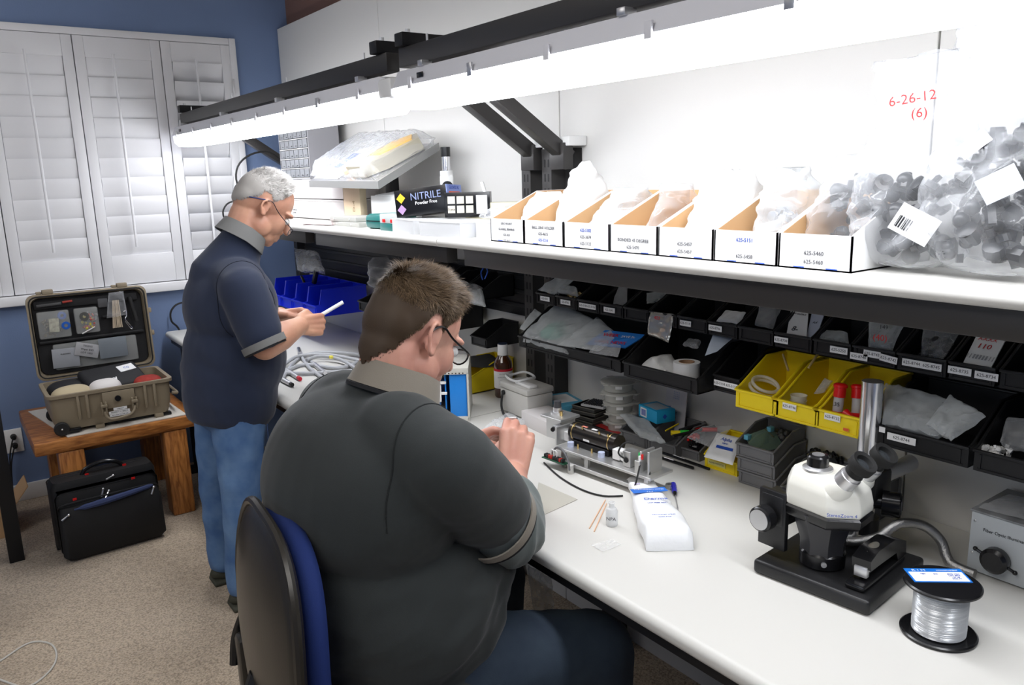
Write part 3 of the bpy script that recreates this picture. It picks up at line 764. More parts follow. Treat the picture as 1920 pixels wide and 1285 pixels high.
slab('tool_wrapper', 'white and blue wrapped tool beside the yellow cable tool', 'tool', [(.30, .08), (.40, .08), (.50, .7), (.40, .7)], .01, mat('pale_wrapper', (.7, .72, .78), .4), .006)
tl = slab('hand_tool', 'beige and yellow hand tool at the middle of the tilted tray', 'tool', [(.62, .05), (.80, .05), (.92, .30), (.98, .8), (.86, .95), (.70, .75)], .048, mat('beige_tool_plastic', (.36, .33, .25), .4), .006)
mb = MB(); mb.rings([[tp(u, v, .054) for u, v in ((.72, .35), (.84, .35), (.94, .75), (.86, .88), (.76, .7))], [tp(u, v, .060) for u, v in ((.72, .35), (.84, .35), (.94, .75), (.86, .88), (.76, .7))]])
ob('yellow_grip', mb, mat('amber_plastic', (.85, .48, .03), .4), tl, world=True)
mb = MB().tube([tp(.5, .1, .02), tp(.55, .3, .03), tp(.62, .45, .03), tp(.60, .8, .02)], .014, 8)
props(ob('orange_handle', mb, mat('orange_plastic', (.75, .33, .05), .4), world=True), 'orange curved handle left of the beige tool on the tray', 'tool')
# cream card and white carton
c = at(652, 408, x=-.24)
t = solid_box('kraft_card', 'narrow cream cardboard sleeve standing left of the white carton', 'box', (-.235, at(667, 400, x=-.235).y, ZS), (.03, .16, .155), 0, mat('cream_card', (.62, .52, .36), .7))
text('D-4', frame((-.0156, -.02, .07), (0, 0, 1), (0, 1, 0)), .03, mat('faded_brown_ink', (.3, .22, .12), .7), t, world=False)
t = solid_box('carton', 'white carton with an open lid behind the glove box', 'box', (-.17, 2.69, ZS), (.19, .40, .115), 0, M_card_white)
ob('open_flap', MB().box((-.03, -.02, .125), (.13, .36, .003), rot=(0, -.12, 0)), M_card_white, t)
for i, s in enumerate(('4x 625-7141', '12  0 8  HC-3')): text(s, frame((-.0958, -.06, .05-.022*i), (0, -1, 0), (0, 0, 1)), .014, M_ink, t, world=False)
# metal cases
for k, (y, z, w_, lb) in enumerate(((2.93, ZS, .26, 'thin grey metal case at the bottom of the pair by the teal case'), (2.95, ZS+.019, .22, 'thin grey metal case on top of the pair by the teal case'))):
    t = solid_box('metal_case', lb, 'case', (-.30, y, z), (.13, w_, .018), .05*k, mat('grey_enamel', (.42, .42, .39), .4), 'thin grey metal cases')
    for yy in (-.06, .07): ob('rivet', MB().sph((-.066, yy, .009), .003), M_steel, t)
for k, (y, lb) in enumerate(((3.22, 'white sheet lying at the far end of the shelf by the man\'s glasses'), (3.14, 'pinkish sheet lying by the metal cases'))):
    props(ob('paper_sheet', MB().box((-.33, y, ZS+.002+k*.002), (.16, .2, .001), rot=(0, 0, .2*k)), M_label if k == 0 else mat('pink_paper', (.75, .55, .55), .7), world=True), lb, 'paper')
t = solid_box('teal_case', 'dark teal plastic tool case left of the small parts box', 'case', (-.30, 2.63, ZS), (.14, .20, .055), .1, mat('teal_plastic', (.01, .14, .13), .35), bev=.018)
ob('case_seam', MB().box((-.0705, 0, .03), (.002, .16, .003)), M_black_pl, t)
t = thing('parts_box', 'small teal and clear box with red parts in front of the teal case', 'box', (-.36, 2.52, ZS), 0)
ob('box_body', MB().box((0, 0, .013), (.05, .13, .026), bev=.002), mat('teal_plastic', (.01, .14, .13)), t); ob('clear_lid', MB().box((0, 0, .042), (.05, .13, .032), bev=.003), M_clear_white, t)
for dy in (-.03, .03): ob('red_part', MB().box((-.027, dy, .035), (.004, .02, .012), bev=.002), M_red_pl, t)
# organisers
def organiser(c, size, rz, lb, fill):
    t = thing('organiser_box', lb, 'organiser', c, rz, 'clear organiser boxes on the shelf')
    sx, sy, sz = size; mb = MB()
    mb.box((0, 0, .001), (sx, sy, .002)); mb.box((0, 0, sz), (sx+.004, sy+.004, .003), bev=.001)
    for s in (-1, 1): mb.box((s*sx/2, 0, sz/2), (.0015, sy, sz)); mb.box((0, s*sy/2, sz/2), (sx, .0015, sz))
    ob('clear_shell', mb, M_clear_white, t)
    n = max(2, int(sy/.05))
    for k in range(1, n): ob('divider', MB().box((0, -sy/2+k*sy/n, sz*.45), (sx*.96, .0015, sz*.85)), M_clear_white, t)
    for k in range(n):
        m_ = fill[k % len(fill)]
        if m_: ob('contents', junk_mb((0, -sy/2+(k+.5)*sy/n, .003), sx*.8, sy/n*.7, sz*.4, 10, .006, k+3), m_, t, kind='stuff')
M_bluepart = mat('pale_blue_parts', (.18, .27, .65), .4)
organiser((-.335, 2.36, ZS), (.15, .19, .045), -.12, 'left clear organiser box under the glove box', (M_label, None))
organiser((-.335, 2.13, ZS), (.16, .22, .045), .06, 'middle clear organiser box with dark and blue parts', (M_bluepart, M_label, M_knob, None))
organiser((-.27, 1.945, ZS), (.14, .16, .045), .25, 'right clear organiser box with blue parts beside the cardboard bins', (M_bluepart, M_label))
# glove box, instruction box, long cream box
t = thing('glove_box', 'black, blue and orange disposable glove box on the organiser boxes', 'box', (-.285, 2.40, ZS+.055), 0, rot=(-.10, .05, .55))
ob('box_body', MB().box((0, 0, .045), (.11, .20, .09), bev=.001), M_black_pl, t)
ob('end_panel', MB().box((0, -.1008, .045), (.111, .002, .0905)), mat('periwinkle_print', (.25, .33, .72), .5), t)
ob('orange_square', MB().box((0, -.1025, .036), (.08, .001, .062)), mat('orange_print', (.80, .13, .02), .5), t)
hand = MB(); hand.sph((0, -.1035, .028), (.013, .002, .018))
for i in range(4): hand.cyl((-.009+i*.006, -.1035, .035), (-.016+i*.011, -.1035, .060), .0028, seg=8)
hand.cyl((.008, -.1035, .026), (.024, -.1035, .038), .003, seg=8)
ob('glove_picture', hand, mat('pale_glove_print', (.45, .6, .85), .5), t)
text('GLOVES XL', frame((0, -.1025, .080), (1, 0, 0), (0, 0, 1)), .015, M_ink_blue, t, world=False)
text('NITRILE', frame((-.0556, -.02, .062), (0, -1, 0), (0, 0, 1)), .034, mat('print_grey_blue', (.2, .24, .4), .5), t, world=False)
text('Powder Free', frame((-.0556, -.02, .040), (0, -1, 0), (0, 0, 1)), .016, M_label, t, world=False)
for z, m_ in ((.062, mat('amber_print', (.85, .5, .03), .5)), (.024, mat('mauve_print', (.4, .25, .45), .5))):
    ob('diamond', MB().box((-.0562, .075, z), (.001, .024, .024), rot=(PI/4, 0, 0)), m_, t)
t = thing('instruction_box', 'dark box printed with small pictures, right of the glove box', 'box', (-.24, 2.225, ZS+.05), .85)
ob('box_body', MB().box((0, 0, .04), (.05, .15, .08), bev=.001), M_black_pl, t)
for r in range(2):
    for c in range(3): ob('picture_panel', MB().box((-.0256, .052-c*.03, .056-r*.03), (.001, .024, .024)), M_cream_pl, t)
text('5 pcs', frame((-.0266, .052, .026), (0, -1, 0), (0, 0, 1)), .011, M_ink, t, world=False)
ob('text_panel', MB().box((-.0256, -.048, .04), (.001, .036, .06)), M_card_white, t)
solid_box('cream_box', 'long low cream box behind the picture-printed box', 'box', (-.16, 2.16, ZS), (.06, .22, .095), .75, mat('yellowish_card', (.72, .68, .5), .6))
# clear crumpled film on organisers
props(ob('plastic_bag', bag_mb((-.25, 2.02, ZS+.05), .12, .12, .04, seed=66, crumple=.01, top=.5), M_clear, world=True, sharp=80), 'crumpled clear film lying on the organiser boxes', 'bag')
# small microscope head
pm = at(838, 350, x=-.085)
t = thing('small_microscope', 'small white microscope with black knobs standing behind the boxes', 'microscope', (-.085, pm.y, ZS), -.5)
z0 = pm.z-ZS
ob('base', MB().box((.0, 0, .012), (.10, .09, .024), bev=.006), M_white_pl, t)
ob('stand_column', MB().box((.03, 0, z0*.5), (.035, .035, z0), bev=.005), M_white_pl, t)
ob('head', MB().box((0, 0, z0+.01), (.05, .045, .07), bev=.01).cyl((0, 0, z0+.04), (0, 0, z0+.058), .024), M_white_pl, t)
ob('eyepiece_tube', MB().cyl((0, 0, z0+.058), (0, 0, z0+.11), .0165), M_chrome, t); ob('eyepiece', MB().cyl((0, 0, z0+.11), (0, 0, z0+.145), .018), M_black_pl, t)
for s in (-1, 1): ob('focus_knob', MB().cyl((0, s*.024, z0), (0, s*.048, z0), .021), M_black_pl, t)
M_glm = M_glass_lens
t = ob('white_tube', MB().cyl((-.2, 2.17, ZS+.10), (-.2, 2.20, ZS+.16), .006), M_white_pl, world=True); props(t, 'short white tube leaning above the picture-printed box', 'tube')
# ---------------------------------------------------------------- stereo microscope
def microscope():
    t = thing('stereo_microscope', 'large white and black stereo microscope on a heavy black base', 'microscope', (-.365, .775, ZT))
    M_w = mat('ivory_enamel', (.78, .77, .70), .3, coat=.3); M_bk = mat('black_crackle_enamel', (.012, .012, .013), .38, bump=.3, bscale=260, bdist=.0006)
    b_ = MB(); b_.box((0, 0, .015), (.235, .225, .028), bev=.007, seg=3).xf(Matrix.Translation((-.365, .775, ZT)) @ Matrix.Rotation(.10, 4, 'Z'))
    ob('base', b_, M_bk, t, world=True)
    ob('column', MB().cyl((-.215, .815, ZT+.028), (-.215, .815, 1.105), .0205, seg=32), M_chrome, t, world=True, sharp=30)
    ob('column_collar', MB().cyl((-.215, .815, ZT+.028), (-.215, .815, ZT+.06), .030, seg=24), M_bk, t, world=True)
    ob('boom_arm', MB().cyl((-.36, .80, .905), (-.070, .800, .903), .0175, seg=24), M_steel, t, world=True)
    ob('boom_clamp', MB().box((-.235, .80, .90), (.06, .07, .07), bev=.008), M_bk, t, world=True)
    hx, hy = -.405, .785
    # lower body: tapered black cone with flat facets
    ob('zoom_body', MB().lathe([(.040, .795-.76), (.042, .84-.76), (.057, .89-.76), (.060, .90-.76)], (hx, hy, ZT), seg=8), mat('dark_grey_enamel', (.03, .03, .034), .3), t, world=True, sharp=20)
    ob('objective_ring', MB().lathe([(.033, 0), (.041, .002), (.0415, .026), (.038, .030)], (hx, hy, ZT+.030), seg=32), M_black_pl, t, world=True)
    ob('ring_screw', MB().cyl((hx-.030, hy-.022, ZT+.045), (hx-.036, hy-.027, ZT+.045), .005, seg=12), M_steel, t, world=True)
    # head: plan outline extruded and tapered
    plan = [(-.052, .045), (-.030, .062), (.030, .062), (.052, .045), (.060, -.035), (.035, -.072), (-.020, -.080), (-.058, -.040)]
    def ring(z, k, dy=0): return [V((hx+x*k, hy+y*k+dy, z)) for x, y in plan]
    ob('lower_skirt', MB().rings([ring(.886, .97), ring(.891, 1.03), ring(.905, 1.05), ring(.909, 1.0)]), M_black_pl, t, world=True)
    hd = MB().rings([ring(.909, 1.02), ring(.925, 1.03), ring(.950, .98, .002), ring(.968, .84, .006), ring(.976, .68, .012)])
    bmesh.ops.bevel(hd.bm, geom=[e for e in hd.bm.edges], offset=.004, segments=2, affect='EDGES', profile=.6)
    ob('head', hd, M_w, t, world=True, sharp=60)
    ob('zoom_knob', MB().lathe([(.027, 0), (.027, .004), (.021, .008)], (hx-.012, hy+.012, .976), seg=32), M_steel, t, world=True)
    ob('zoom_knob_cap', MB().lathe([(.0195, 0), (.0195, .018), (.017, .021), (.012, .0215), (.0115, .019)], (hx-.012, hy+.012, .983), seg=40), M_black_pl, t, world=True)
    ob('knob_disc', MB().cyl((hx-.012, hy+.012, 1.0), (hx-.012, hy+.012, 1.0052), .0112, seg=24), M_steel, t, world=True)
    for dx in (-.034, .034):
        a = V((hx+dx+.006, hy-.030, .945)); d = V((.02*0, -.60, .80)).normalized()
        ob('eyepiece_tube', MB().lathe([(.026, 0), (.0255, .025), (.0205, .035)], a, d, 28), M_w, t, world=True)
        e = ob('eyepiece', MB().lathe([(.0195, .030), (.0195, .056), (.0178, .057), (.0178, .064)], a, d, 28), M_steel, t, world=True)
        ob('eyecup', MB().lathe([(.0165, .062), (.0165, .075), (.0228, .080), (.0235, .094), (.0225, .098), (.0155, .096), (.013, .088)], a, d, 32), M_rubber, e, world=True, sharp=50)
        ob('eye_lens', MB().lathe([(.0135, .0885), (.008, .0905), (.001, .091)], a, d, 24), mat('coated_lens', (.04, .045, .05), .05, spec=1), e, world=True)
    text('StereoZoom 4', frame((hx-.048, hy-.063, .919), (.62, -.78*.9, 0), (0, 0, 1)), .0085, M_ink_blue, t)
    text('Leica', frame((hx+.053, hy-.056, .922), (.55, .83, 0), (0, 0, 1)), .010, M_ink_red, t)
    # focus rack behind and left
    ob('rack_plate', MB().box((-.452, .862, .865), (.012, .060, .115), bev=.002), M_bk, t, world=True)
    ob('focus_block', MB().box((-.435, .862, .885), (.05, .05, .06), bev=.004), M_bk, t, world=True)
    ob('focus_arm', MB().box((-.36, .85, .895), (.12, .045, .05), bev=.006), M_bk, t, world=True)
    kn = ob('focus_knob', MB().lathe([(.012, 0), (.012, .012), (.0245, .014), (.0245, .034), (.022, .037)], (-.455, .866, .872), (-1, 0, 0), 36), M_black_pl, t, world=True)
    ob('knob_disc', MB().cyl((-.4915, .866, .872), (-.4932, .866, .872), .020, seg=32), M_steel, kn, world=True)
    kd = V((.45, -.89, 0)).normalized(); ka = V((-.250, .775, .872))
    kn = ob('focus_knob', MB().lathe([(.014, 0), (.014, .012), (.0255, .014), (.0255, .045), (.023, .048)], ka, kd, 36), M_black_pl, t, world=True)
    ob('knob_disc', MB().cyl(ka+kd*.0475, ka+kd*.0492, .019, seg=32), mat('grey_disc', (.10, .10, .11), .4), kn, world=True)
    ob('lower_clamp', MB().cyl((-.30, .80, .80), (-.30, .80, .85), .022, seg=20), M_chrome, t, world=True)
    return t
microscope()
# goose neck light guide
hz = MB().tube([(-.345, .800, .812), (-.31, .775, .806), (-.28, .745, .818), (-.245, .725, .842), (-.205, .70, .836), (-.19, .672, .812), (-.195, .655, .785), (-.20, .64, .775), (-.20, .60, .772)], .0095, 12, sub=8)
t = ob('light_guide', hz, mat('ribbed_steel_hose', (.33, .32, .31), .35, metal=1, bump=1, bscale=400, bdist=.001), world=True, sharp=60); props(t, 'ribbed metal gooseneck light guide curving over the microscope base', 'light guide')
# stapler on the base
sdir = V((.905, .10, 0)).normalized(); spos = V((-.452, .690, ZT+.0295)); sF = frame(spos, sdir, V((0, 0, 1)).cross(sdir))
t = thing('stapler', 'black desk stapler lying on the microscope base', 'stapler', spos, math.atan2(sdir.y, sdir.x))
M = Matrix(((1, 0, 0, 0), (0, 0, 1, -.017), (0, 1, 0, 0), (0, 0, 0, 1)))
ob('stapler_base', MB().box((.085, 0, .006), (.175, .036, .011), bev=.004), M_black_pl, t)
ob('stapler_arm', MB().prism([(.022, .034), (.02, .052), (.05, .062), (.12, .060), (.172, .040), (.176, .012), (.14, .012), (.13, .030)], .034, M), M_black_pl, t)
ob('magazine', MB().box((.082, 0, .027), (.12, .018, .012), bev=.001), M_chrome, t)
ob('staple_nose', MB().box((.024, 0, .028), (.012, .024, .020), bev=.002), M_steel, t)
ob('nameplate', MB().sph((.062, 0, .0605), (.022, .009, .0022), rot=(0, -.1, 0)), mat('pewter', (.4, .38, .33), .4, metal=.8), t)
# illuminator
t = thing('illuminator', 'pale grey fibre optic light source box against the wall at the right edge', 'light source', (-.10, .535, ZT))
x0, x1, y0, y1, z1 = -.172, -.022, .40, .628, .118
M_il = mat('pale_grey_enamel', (.50, .53, .55), .45)
ob('case', MB().box((-(.1+x0)*0-.0+((x0+x1)/2+.10), (y0+y1)/2-.535, z1/2+.004), (x1-x0, y1-y0, z1), bev=.003), M_il, t)
ob('cover', MB().box(((x0+x1)/2+.10, (y0+y1)/2-.535, z1+.006), (x1-x0+.003, y1-y0+.003, .004), bev=.001), mat('grey_mottled_lid', (.30, .31, .32), .4, var=.4, vscale=30), t)
ob('socket', MB().lathe([(.012, -.005), (.012, .018)], (x0+.10, .575-.535, .045), (-1, 0, 0), 20), M_steel, t)
kn = ob('iris_knob', MB().lathe([(.022, 0), (.024, .004), (.024, .018), (.018, .023)], (x0+.099, .575-.535, .045), (-1, 0, 0), 28), M_black_pl, t)
for s in (-1, 1): ob('knob_arm', MB().cyl((x0+.10-.012, .04+s*.02, .045+.005*s), (x0+.10-.012, .04+s*.034, .045+.010*s), .003, seg=8).sph((x0+.10-.012, .04+s*.035, .045+.0105*s), .0045, u=8, v=6), M_black_pl, kn)
for y, z in ((.62, .04), (.51, .02), (.62, .105)): ob('screw', MB().sph((x0+.0995, y-.535, z), (.001, .0025, .0025)), M_steel, t)
text('Fiber Optic Illuminator', frame((x0+.0993, .565-.535, .092), (0, -1, 0), (0, 0, 1)), .0085, M_ink, t, world=False)
props(ob('film_piece', flat_mb((-.165, .62, .889), (-.16, .46, .889), (-.05, .47, .889), (-.06, .61, .889), th=.004, seed=8, crumple=.003), M_clear, world=True, sharp=80), 'clear film lying on the light source box', 'film')
# wire spool
sp = (-.424, .556, ZT)
t = thing('wire_spool', 'black spool of clear monofilament with a blue and white label', 'spool', sp)
fl = [(.001, 0), (.056, 0), (.0585, .002), (.0585, .005), (.056, .0068), (.045, .0055), (.014, .0055), (.001, .006)]
ob('bottom_flange', MB().lathe(fl, seg=56), M_black_pl, t); ob('top_flange', MB().lathe([(r, .094-z) for r, z in fl], seg=56), M_black_pl, t)
ob('hub', MB().lathe([(.013, .088), (.013, .0925), (.010, .0925), (.010, .088)], seg=24), M_black_pl, t)
prof = []
z = .007
while z < .087: prof += [(.0405+rnd.uniform(-.0002, .0002), z), (.0412+rnd.uniform(-.0002, .0003), z+.0008)]; z += .0016
ob('filament_winding', MB().lathe([(.02, .007)]+prof+[(.02, .0872)], seg=48), mat('clear_monofilament', (.66, .68, .70), .28, metal=.35), t, sharp=20)
lf = Matrix.Rotation(-.70, 4, 'Z') @ Matrix.Translation((0, .019, .0945))
la = ob('spool_label', MB().box((0, 0, 0), (.092, .046, .0006)).xf(lf), mat('label_blue', (.01, .17, .62), .4), t)
lw = ob('label_field', MB().box((.0, -.005, .0005), (.086, .031, .0004)).xf(lf), M_label, t)
text('R I M', Matrix(lf) @ Matrix.Translation((-.024, .0165, .0005)), .008, M_label, la, world=False, sx=1.3)
text('MONOFILAMENT', lf @ Matrix.Translation((.022, .0160, .0005)), .0045, M_label, la, world=False)
for i in range(4): text(('.0042 1234', 'LOT 8823', '100 LB', '5500 FT')[i], lf @ Matrix.Translation((.026, .003-.0052*i, .0009)), .0045, M_ink_blue, lw, world=False)
for i in range(3): text(('TEST', 'DIA', '')[i] or '-', lf @ Matrix.Translation((-.022+.02*i, .003, .0009)), .004, M_ink_blue, lw, world=False)
for k in range(6):
    a = k*PI/3+.3; ob('flange_rib', MB().box((.028*math.cos(a), .028*math.sin(a), .0893), (.028, .0015, .002), rot=(0, 0, a)), M_black_pl, t)
# ---- packet of wipes
P0, P1, P2, P3 = at(1173, 905, z=ZT), at(1232, 905, z=ZT), at(1293, 1030, z=ZT), at(1215, 1034, z=ZT)
ax = ((P2+P3)/2-(P0+P1)/2); Lw = ax.length+.01; axn = ax.normalized(); c = (P0+P1+P2+P3)/4
def wipe():
    t = thing('wipe_packet', 'tall white packet of wipes with blue print lying on the bench', 'packet', (c.x, c.y, ZT), math.atan2(axn.y, axn.x))
    mb = MB(); R = []; n = 28; m = 26; W2 = .050
    for i in range(n+1):
        u = i/n; x = -Lw/2+u*Lw
        k = .50+.50*min(1, u/.8); thk = (.022+.020*u)*(math.sin(min(1, (1-u)/.05)*PI/2)*.85+.15)*(math.sin(min(1, u/.12)*PI/2)*.7+.3); yo = -.012*(1-u)
        ring = []
        for j in range(m):
            a = 2*PI*j/m; ca, sa = math.cos(a), math.sin(a)
            y = W2*k*math.copysign(abs(ca)**.55, ca)+yo; z = thk*(1+math.copysign(abs(sa)**.6, sa))/1.0
            q = V((x*16, y*22, z*20)); nz = noise.noise(q)*.004+(1-2*abs(noise.noise(q*2)))*.0022
            ring.append(V((x, y+nz, max(.0004, z*.62+nz*(1 if sa > 0 else 0)))))
        R.append(ring)
    mb.rings(R)
    ob('packet_body', mb, mat('white_film', (.86, .87, .88), .35, alpha=.96, bump=.5, bscale=40, bdist=.003), t, sharp=70)
    me = t.children
    zt = .0505
    def top(u): return (.022+.020*u)*2*.62+.0028
    def lab(u, dy, L_, H_, m_, nm, tilt=0):
        x = -Lw/2+u*Lw; return ob(nm, MB().box((0, 0, 0), (H_, L_, .0006), rot=(0, -.09, tilt)).xf(Matrix.Translation((x, dy, top(u)))), m_, t)
    lab(.40, -.005, .082, .030, mat('label_blue2', (.03, .16, .60), .4), 'blue_band', .12)
    def tx(s, u, dy, sz, m_): text(s, Matrix.Translation((-Lw/2+u*Lw, dy, top(u)+.0008)) @ Matrix.Rotation(-.09, 4, 'Y') @ Matrix.Rotation(PI/2, 4, 'Z'), sz, m_, t, world=False)
    tx('CLEANROOM WIPES', .39, -.005, .0075, M_label); tx('4 x 4', .43, -.005, .007, M_label)
    tx('100', .28, -.026, .010, mat('mauve_ink', (.35, .2, .6), .6)); tx('Derma', .56, 0, .019, M_ink_blue); tx('LINT FREE  SOFT', .63, 0, .006, M_ink_blue)
    tx('non-woven wipes', .82, .0, .007, M_ink_blue); tx('latex free', .86, 0, .007, M_ink_blue); tx('premium', .18, -.01, .007, mat('grey_ink', (.4, .4, .42), .6))
    return t
wipe()
# screwdriver
a, b_ = at(1262, 908, z=ZT+.008), at(1271, 955, z=ZT+.003); d = (b_-a).normalized()
t = thing('screwdriver', 'small blue-handled screwdriver lying on the bench', 'screwdriver', a, 0)
ob('handle', MB().lathe([(.003, 0), (.0075, .003), (.008, .02), (.0065, .028), (.0075, .036), (.0055, .05)], a, d, 10), mat('translucent_blue', (.04, .04, .42), .15), t, world=True)
ob('ferrule', MB().cyl(a+d*.05, a+d*.064, .005, .003), M_black_pl, t, world=True); ob('blade', MB().cyl(a+d*.062, b_, .0014), M_steel, t, world=True)
# small bottle and swabs
p = at(1147, 985, z=ZT)
t = thing('dropper_bottle', 'small clear bottle with handwriting standing on the bench', 'bottle', (p.x, p.y, ZT))
ob('glass', MB().lathe([(.001, 0), (.0125, 0), (.0135, .002), (.0135, .034), (.011, .040), (.006, .043), (.006, .050), (.0075, .051), (.0075, .054), (.0055, .054), (.0055, .045), (.0125, .034), (.0125, .003), (.001, .003)], seg=24), mat('clear_bottle', (.85, .87, .88), .08, alpha=.35), t)
text('NPA', frame((-.0105, -.0092, .020), (.66, -.75, 0), (0, 0, 1)), .011, M_ink, t, world=False, name='handwriting')
for k, (q0, q1, lb) in enumerate((((1105, 991), (1135, 938), 'left wooden swab stick lying beside the small bottle'), ((1114, 997), (1137, 945), 'right wooden swab stick lying beside the small bottle'))):
    t = ob('swab_stick', MB().cyl(at(*q0, z=ZT+.0015), at(*q1, z=ZT+.0015), .0014, seg=8), mat('birch_stick', (.72, .45, .28), .6), world=True); props(t, lb, 'swab', 'wooden swab sticks')
q = [at(*p, z=ZT+.001) for p in ((1000, 962), (1010, 905), (1083, 937), (1020, 966))]
t = ob('tissue_sheet', MB().rings([q, [v+V((0, 0, .0006)) for v in q]]), mat('beige_tissue', (.55, .53, .46), .8, alpha=.75), world=True); props(t, 'thin beige tissue sheet lying by the seated man\'s forearm', 'tissue')
t = ob('film_scrap', flat_mb(at(1108, 1022, z=ZT+.003), at(1148, 1010, z=ZT+.003), at(1165, 1020, z=ZT+.003), at(1130, 1034, z=ZT+.003), th=.002, seed=3, crumple=.002, nu=8, nv=8), mat('faint_film', (.9, .9, .88), .2, alpha=.3), world=True); props(t, 'tiny scrap of clear film on the bench below the small bottle', 'film')

# ---------------------------------------------------------------- laser assembly
def laser():
    A = at(1040, 838, z=.815); B = at(1212, 897, z=.815)
    d = (B-A); d.z = 0; d.normalize(); n = V((0, 0, 1)).cross(d); n = n if n.x > 0 else -n   # n points to the wall
    L_ = (B-A).length; base = V((A.x, A.y, ZT))
    t = thing('laser_assembly', 'aluminium rail assembly with a dark laser cylinder, mounts and wiring', 'instrument', base, math.atan2(d.y, d.x))
    F_ = frame(base, d, n)      # local: x along the rail, y to the wall, z up
    if (F_ @ V((0, 0, 1))).z < base.z: F_ = frame(base, d, -n); sy = -1
    else: sy = 1
    def lp(x, y, z): return F_ @ V((x, y*sy, z))
    def bx(name, c, s, m_, par=t, bev=.001, rot=None):
        mb = MB().box((0, 0, 0), s, bev=bev, seg=1); mb.xf(Matrix.Translation(V((c[0], c[1]*sy, c[2])))); mb.xf(F_); return ob(name, mb, m_, par, world=True)
    def cy(name, a, b_, r, m_, par=t, seg=20): return ob(name, MB().cyl(lp(*a), lp(*b_), r, seg=seg), m_, par, world=True)
    bx('upper_plate', (L_/2+.005, .045, .052), (L_+.01, .085, .007), M_alu)
    bx('lower_rail', (L_/2-.005, .012, .018), (L_+.02, .018, .010), M_alu)
    for x in (.02, .105, L_-.01): bx('standoff', (x, .015, .032), (.012, .012, .034), M_alu)
    for x in (.02, L_-.005):
        for y in (.02, .095): bx('foot', (x, y, .0065), (.016, .016, .013), M_alu)
    # laser tube
    lz = .052+.0035+.033
    dk = mat('dark_anodised_tube', (.045, .04, .036), .28, metal=.8)
    lt = cy('laser_tube', (.012, .062, lz), (.172, .062, lz), .024, dk, seg=32)
    for x in (.022, .150): cy('brass_ring', (x, .062, lz), (x+.003, .062, lz), .0246, M_brass, lt, 32)
    for x in (.03, .06, .12, .15): cy('cap_screw', (x, .045, lz+.019), (x, .043, lz+.026), .0024, M_brass, lt, 8)
    bx('tube_label', (.078, .039, lz-.006), (.022, .0012, .008), M_label, lt)
    bx('red_label', (.06, .054, lz+.0232), (.018, .008, .001), mat('salmon_label', (.6, .2, .15), .5), lt); bx('tube_label', (.095, .054, lz+.0232), (.018, .008, .001), M_label, lt)
    bx('cradle', (.09, .062, .064), (.13, .045, .016), M_black_metal)
    for x in (.03, .14): cy('insulator', (x, .03, .0555), (x, .03, .068), .009, mat('blue_grey_delrin', (.45, .5, .65), .4))
    for x in (.055, .105): cy('brass_screw', (x, .032, .056), (x, .032, .068), .0025, M_brass)
    bx('white_block', (.000, .055, .073), (.018, .024, .026), M_white_pl)
    bx('white_block', (.186, .045, .072), (.024, .024, .026), M_white_pl)
    ob('white_ring', MB().tube([lp(.205+.012*math.cos(a), .04, .072+.012*math.sin(a)) for a in [k*PI/4 for k in range(8)]], .003, 8, closed=True), M_white_pl, t, world=True)
    # far end mounts
    bx('u_mount', (.232, .035, .076), (.024, .030, .040), M_alu); cy('mount_bore', (.232, .018, .074), (.232, .0205, .074), .007, M_black_metal)
    bx('mirror_plate', (L_-.035, .045, .081), (.006, .050, .052), M_alu); bx('mirror_plate', (L_-.012, .045, .083), (.006, .050, .056), M_alu)
    cy('lens_cell', (L_-.05, .05, .082), (L_-.038, .05, .082), .017, M_steel)
    bx('sensor_block', (.274, .018, .068), (.016, .016, .034), M_alu)
    for k, (c_, col) in enumerate((((.276, .018, .096), (.75, .75, .75)), ((.280, .022, .100), (.7, .02, .02)), ((.272, .022, .102), (.02, .4, .1)))): cy('wire_end', (c_[0], c_[1], c_[2]-.012), c_, .0032, mat('wire_%d' % k, col, .4), seg=8)
    ob('loop_wire', MB().tube([lp(.232, .02, .075), (lp(.215, .01, .09)), lp(.225, .02, .115), lp(.25, .03, .12)], .0022, 8), M_rubber, t, world=True)
    ob('loop_wire', MB().tube([lp(.278, .018, .08), lp(.290, -.008, .05), lp(.284, -.01, .02), lp(.296, .006, .022), lp(.305, .02, .05), lp(.29, .03, .08)], .0022, 8), M_rubber, t, world=True)
    for k in range(4): cy('connector_screw', (.292+.003*k, .002, .004+.006*k), (.300+.003*k, -.006, .006+.006*k), .005, M_steel, seg=10)
    # near end: translation stage
    bx('stage_body', (-.055, .075, .080), (.055, .055, .055), M_alu); bx('stage_plate', (-.055, .075, .112), (.080, .075, .007), M_alu)
    st = cy('stage_knob_base', (-.065, .075, .1155), (-.065, .075, .122), .019, M_steel); cy('stage_knob', (-.065, .075, .122), (-.065, .075, .134), .012, M_steel, st); cy('knob_cap', (-.065, .075, .134), (-.065, .075, .152), .0105, mat('dark_grey_cap', (.05, .05, .055), .4), st)
    cy('brass_nut', (-.046, .070, .1155), (-.046, .070, .128), .0045, M_brass, seg=8)
    bx('side_clamp', (-.03, .04, .088), (.016, .018, .022), M_steel); cy('clamp_screw', (-.035, .03, .09), (-.03, .022, .09), .006, M_black_pl)
    bx('end_plate', (-.010, .04, .078), (.006, .052, .050), M_alu); cy('aperture', (-.0125, .04, .082), (-.0145, .04, .082), .005, M_brass)
    # circuit strip with red and green parts in front
    pc = bx('circuit_board', (.010, -.008, .022), (.085, .022, .003), mat('dark_green_board', (.01, .06, .03), .4))
    g = random.Random(2)
    for k in range(9): bx('component', (-.025+.008*k, -.008, .028), (.006, .012, .009), mat('comp_red', (.5, .03, .02), .4) if g.random() < .6 else mat('comp_dark', (.02, .02, .02), .4), pc, .0005)
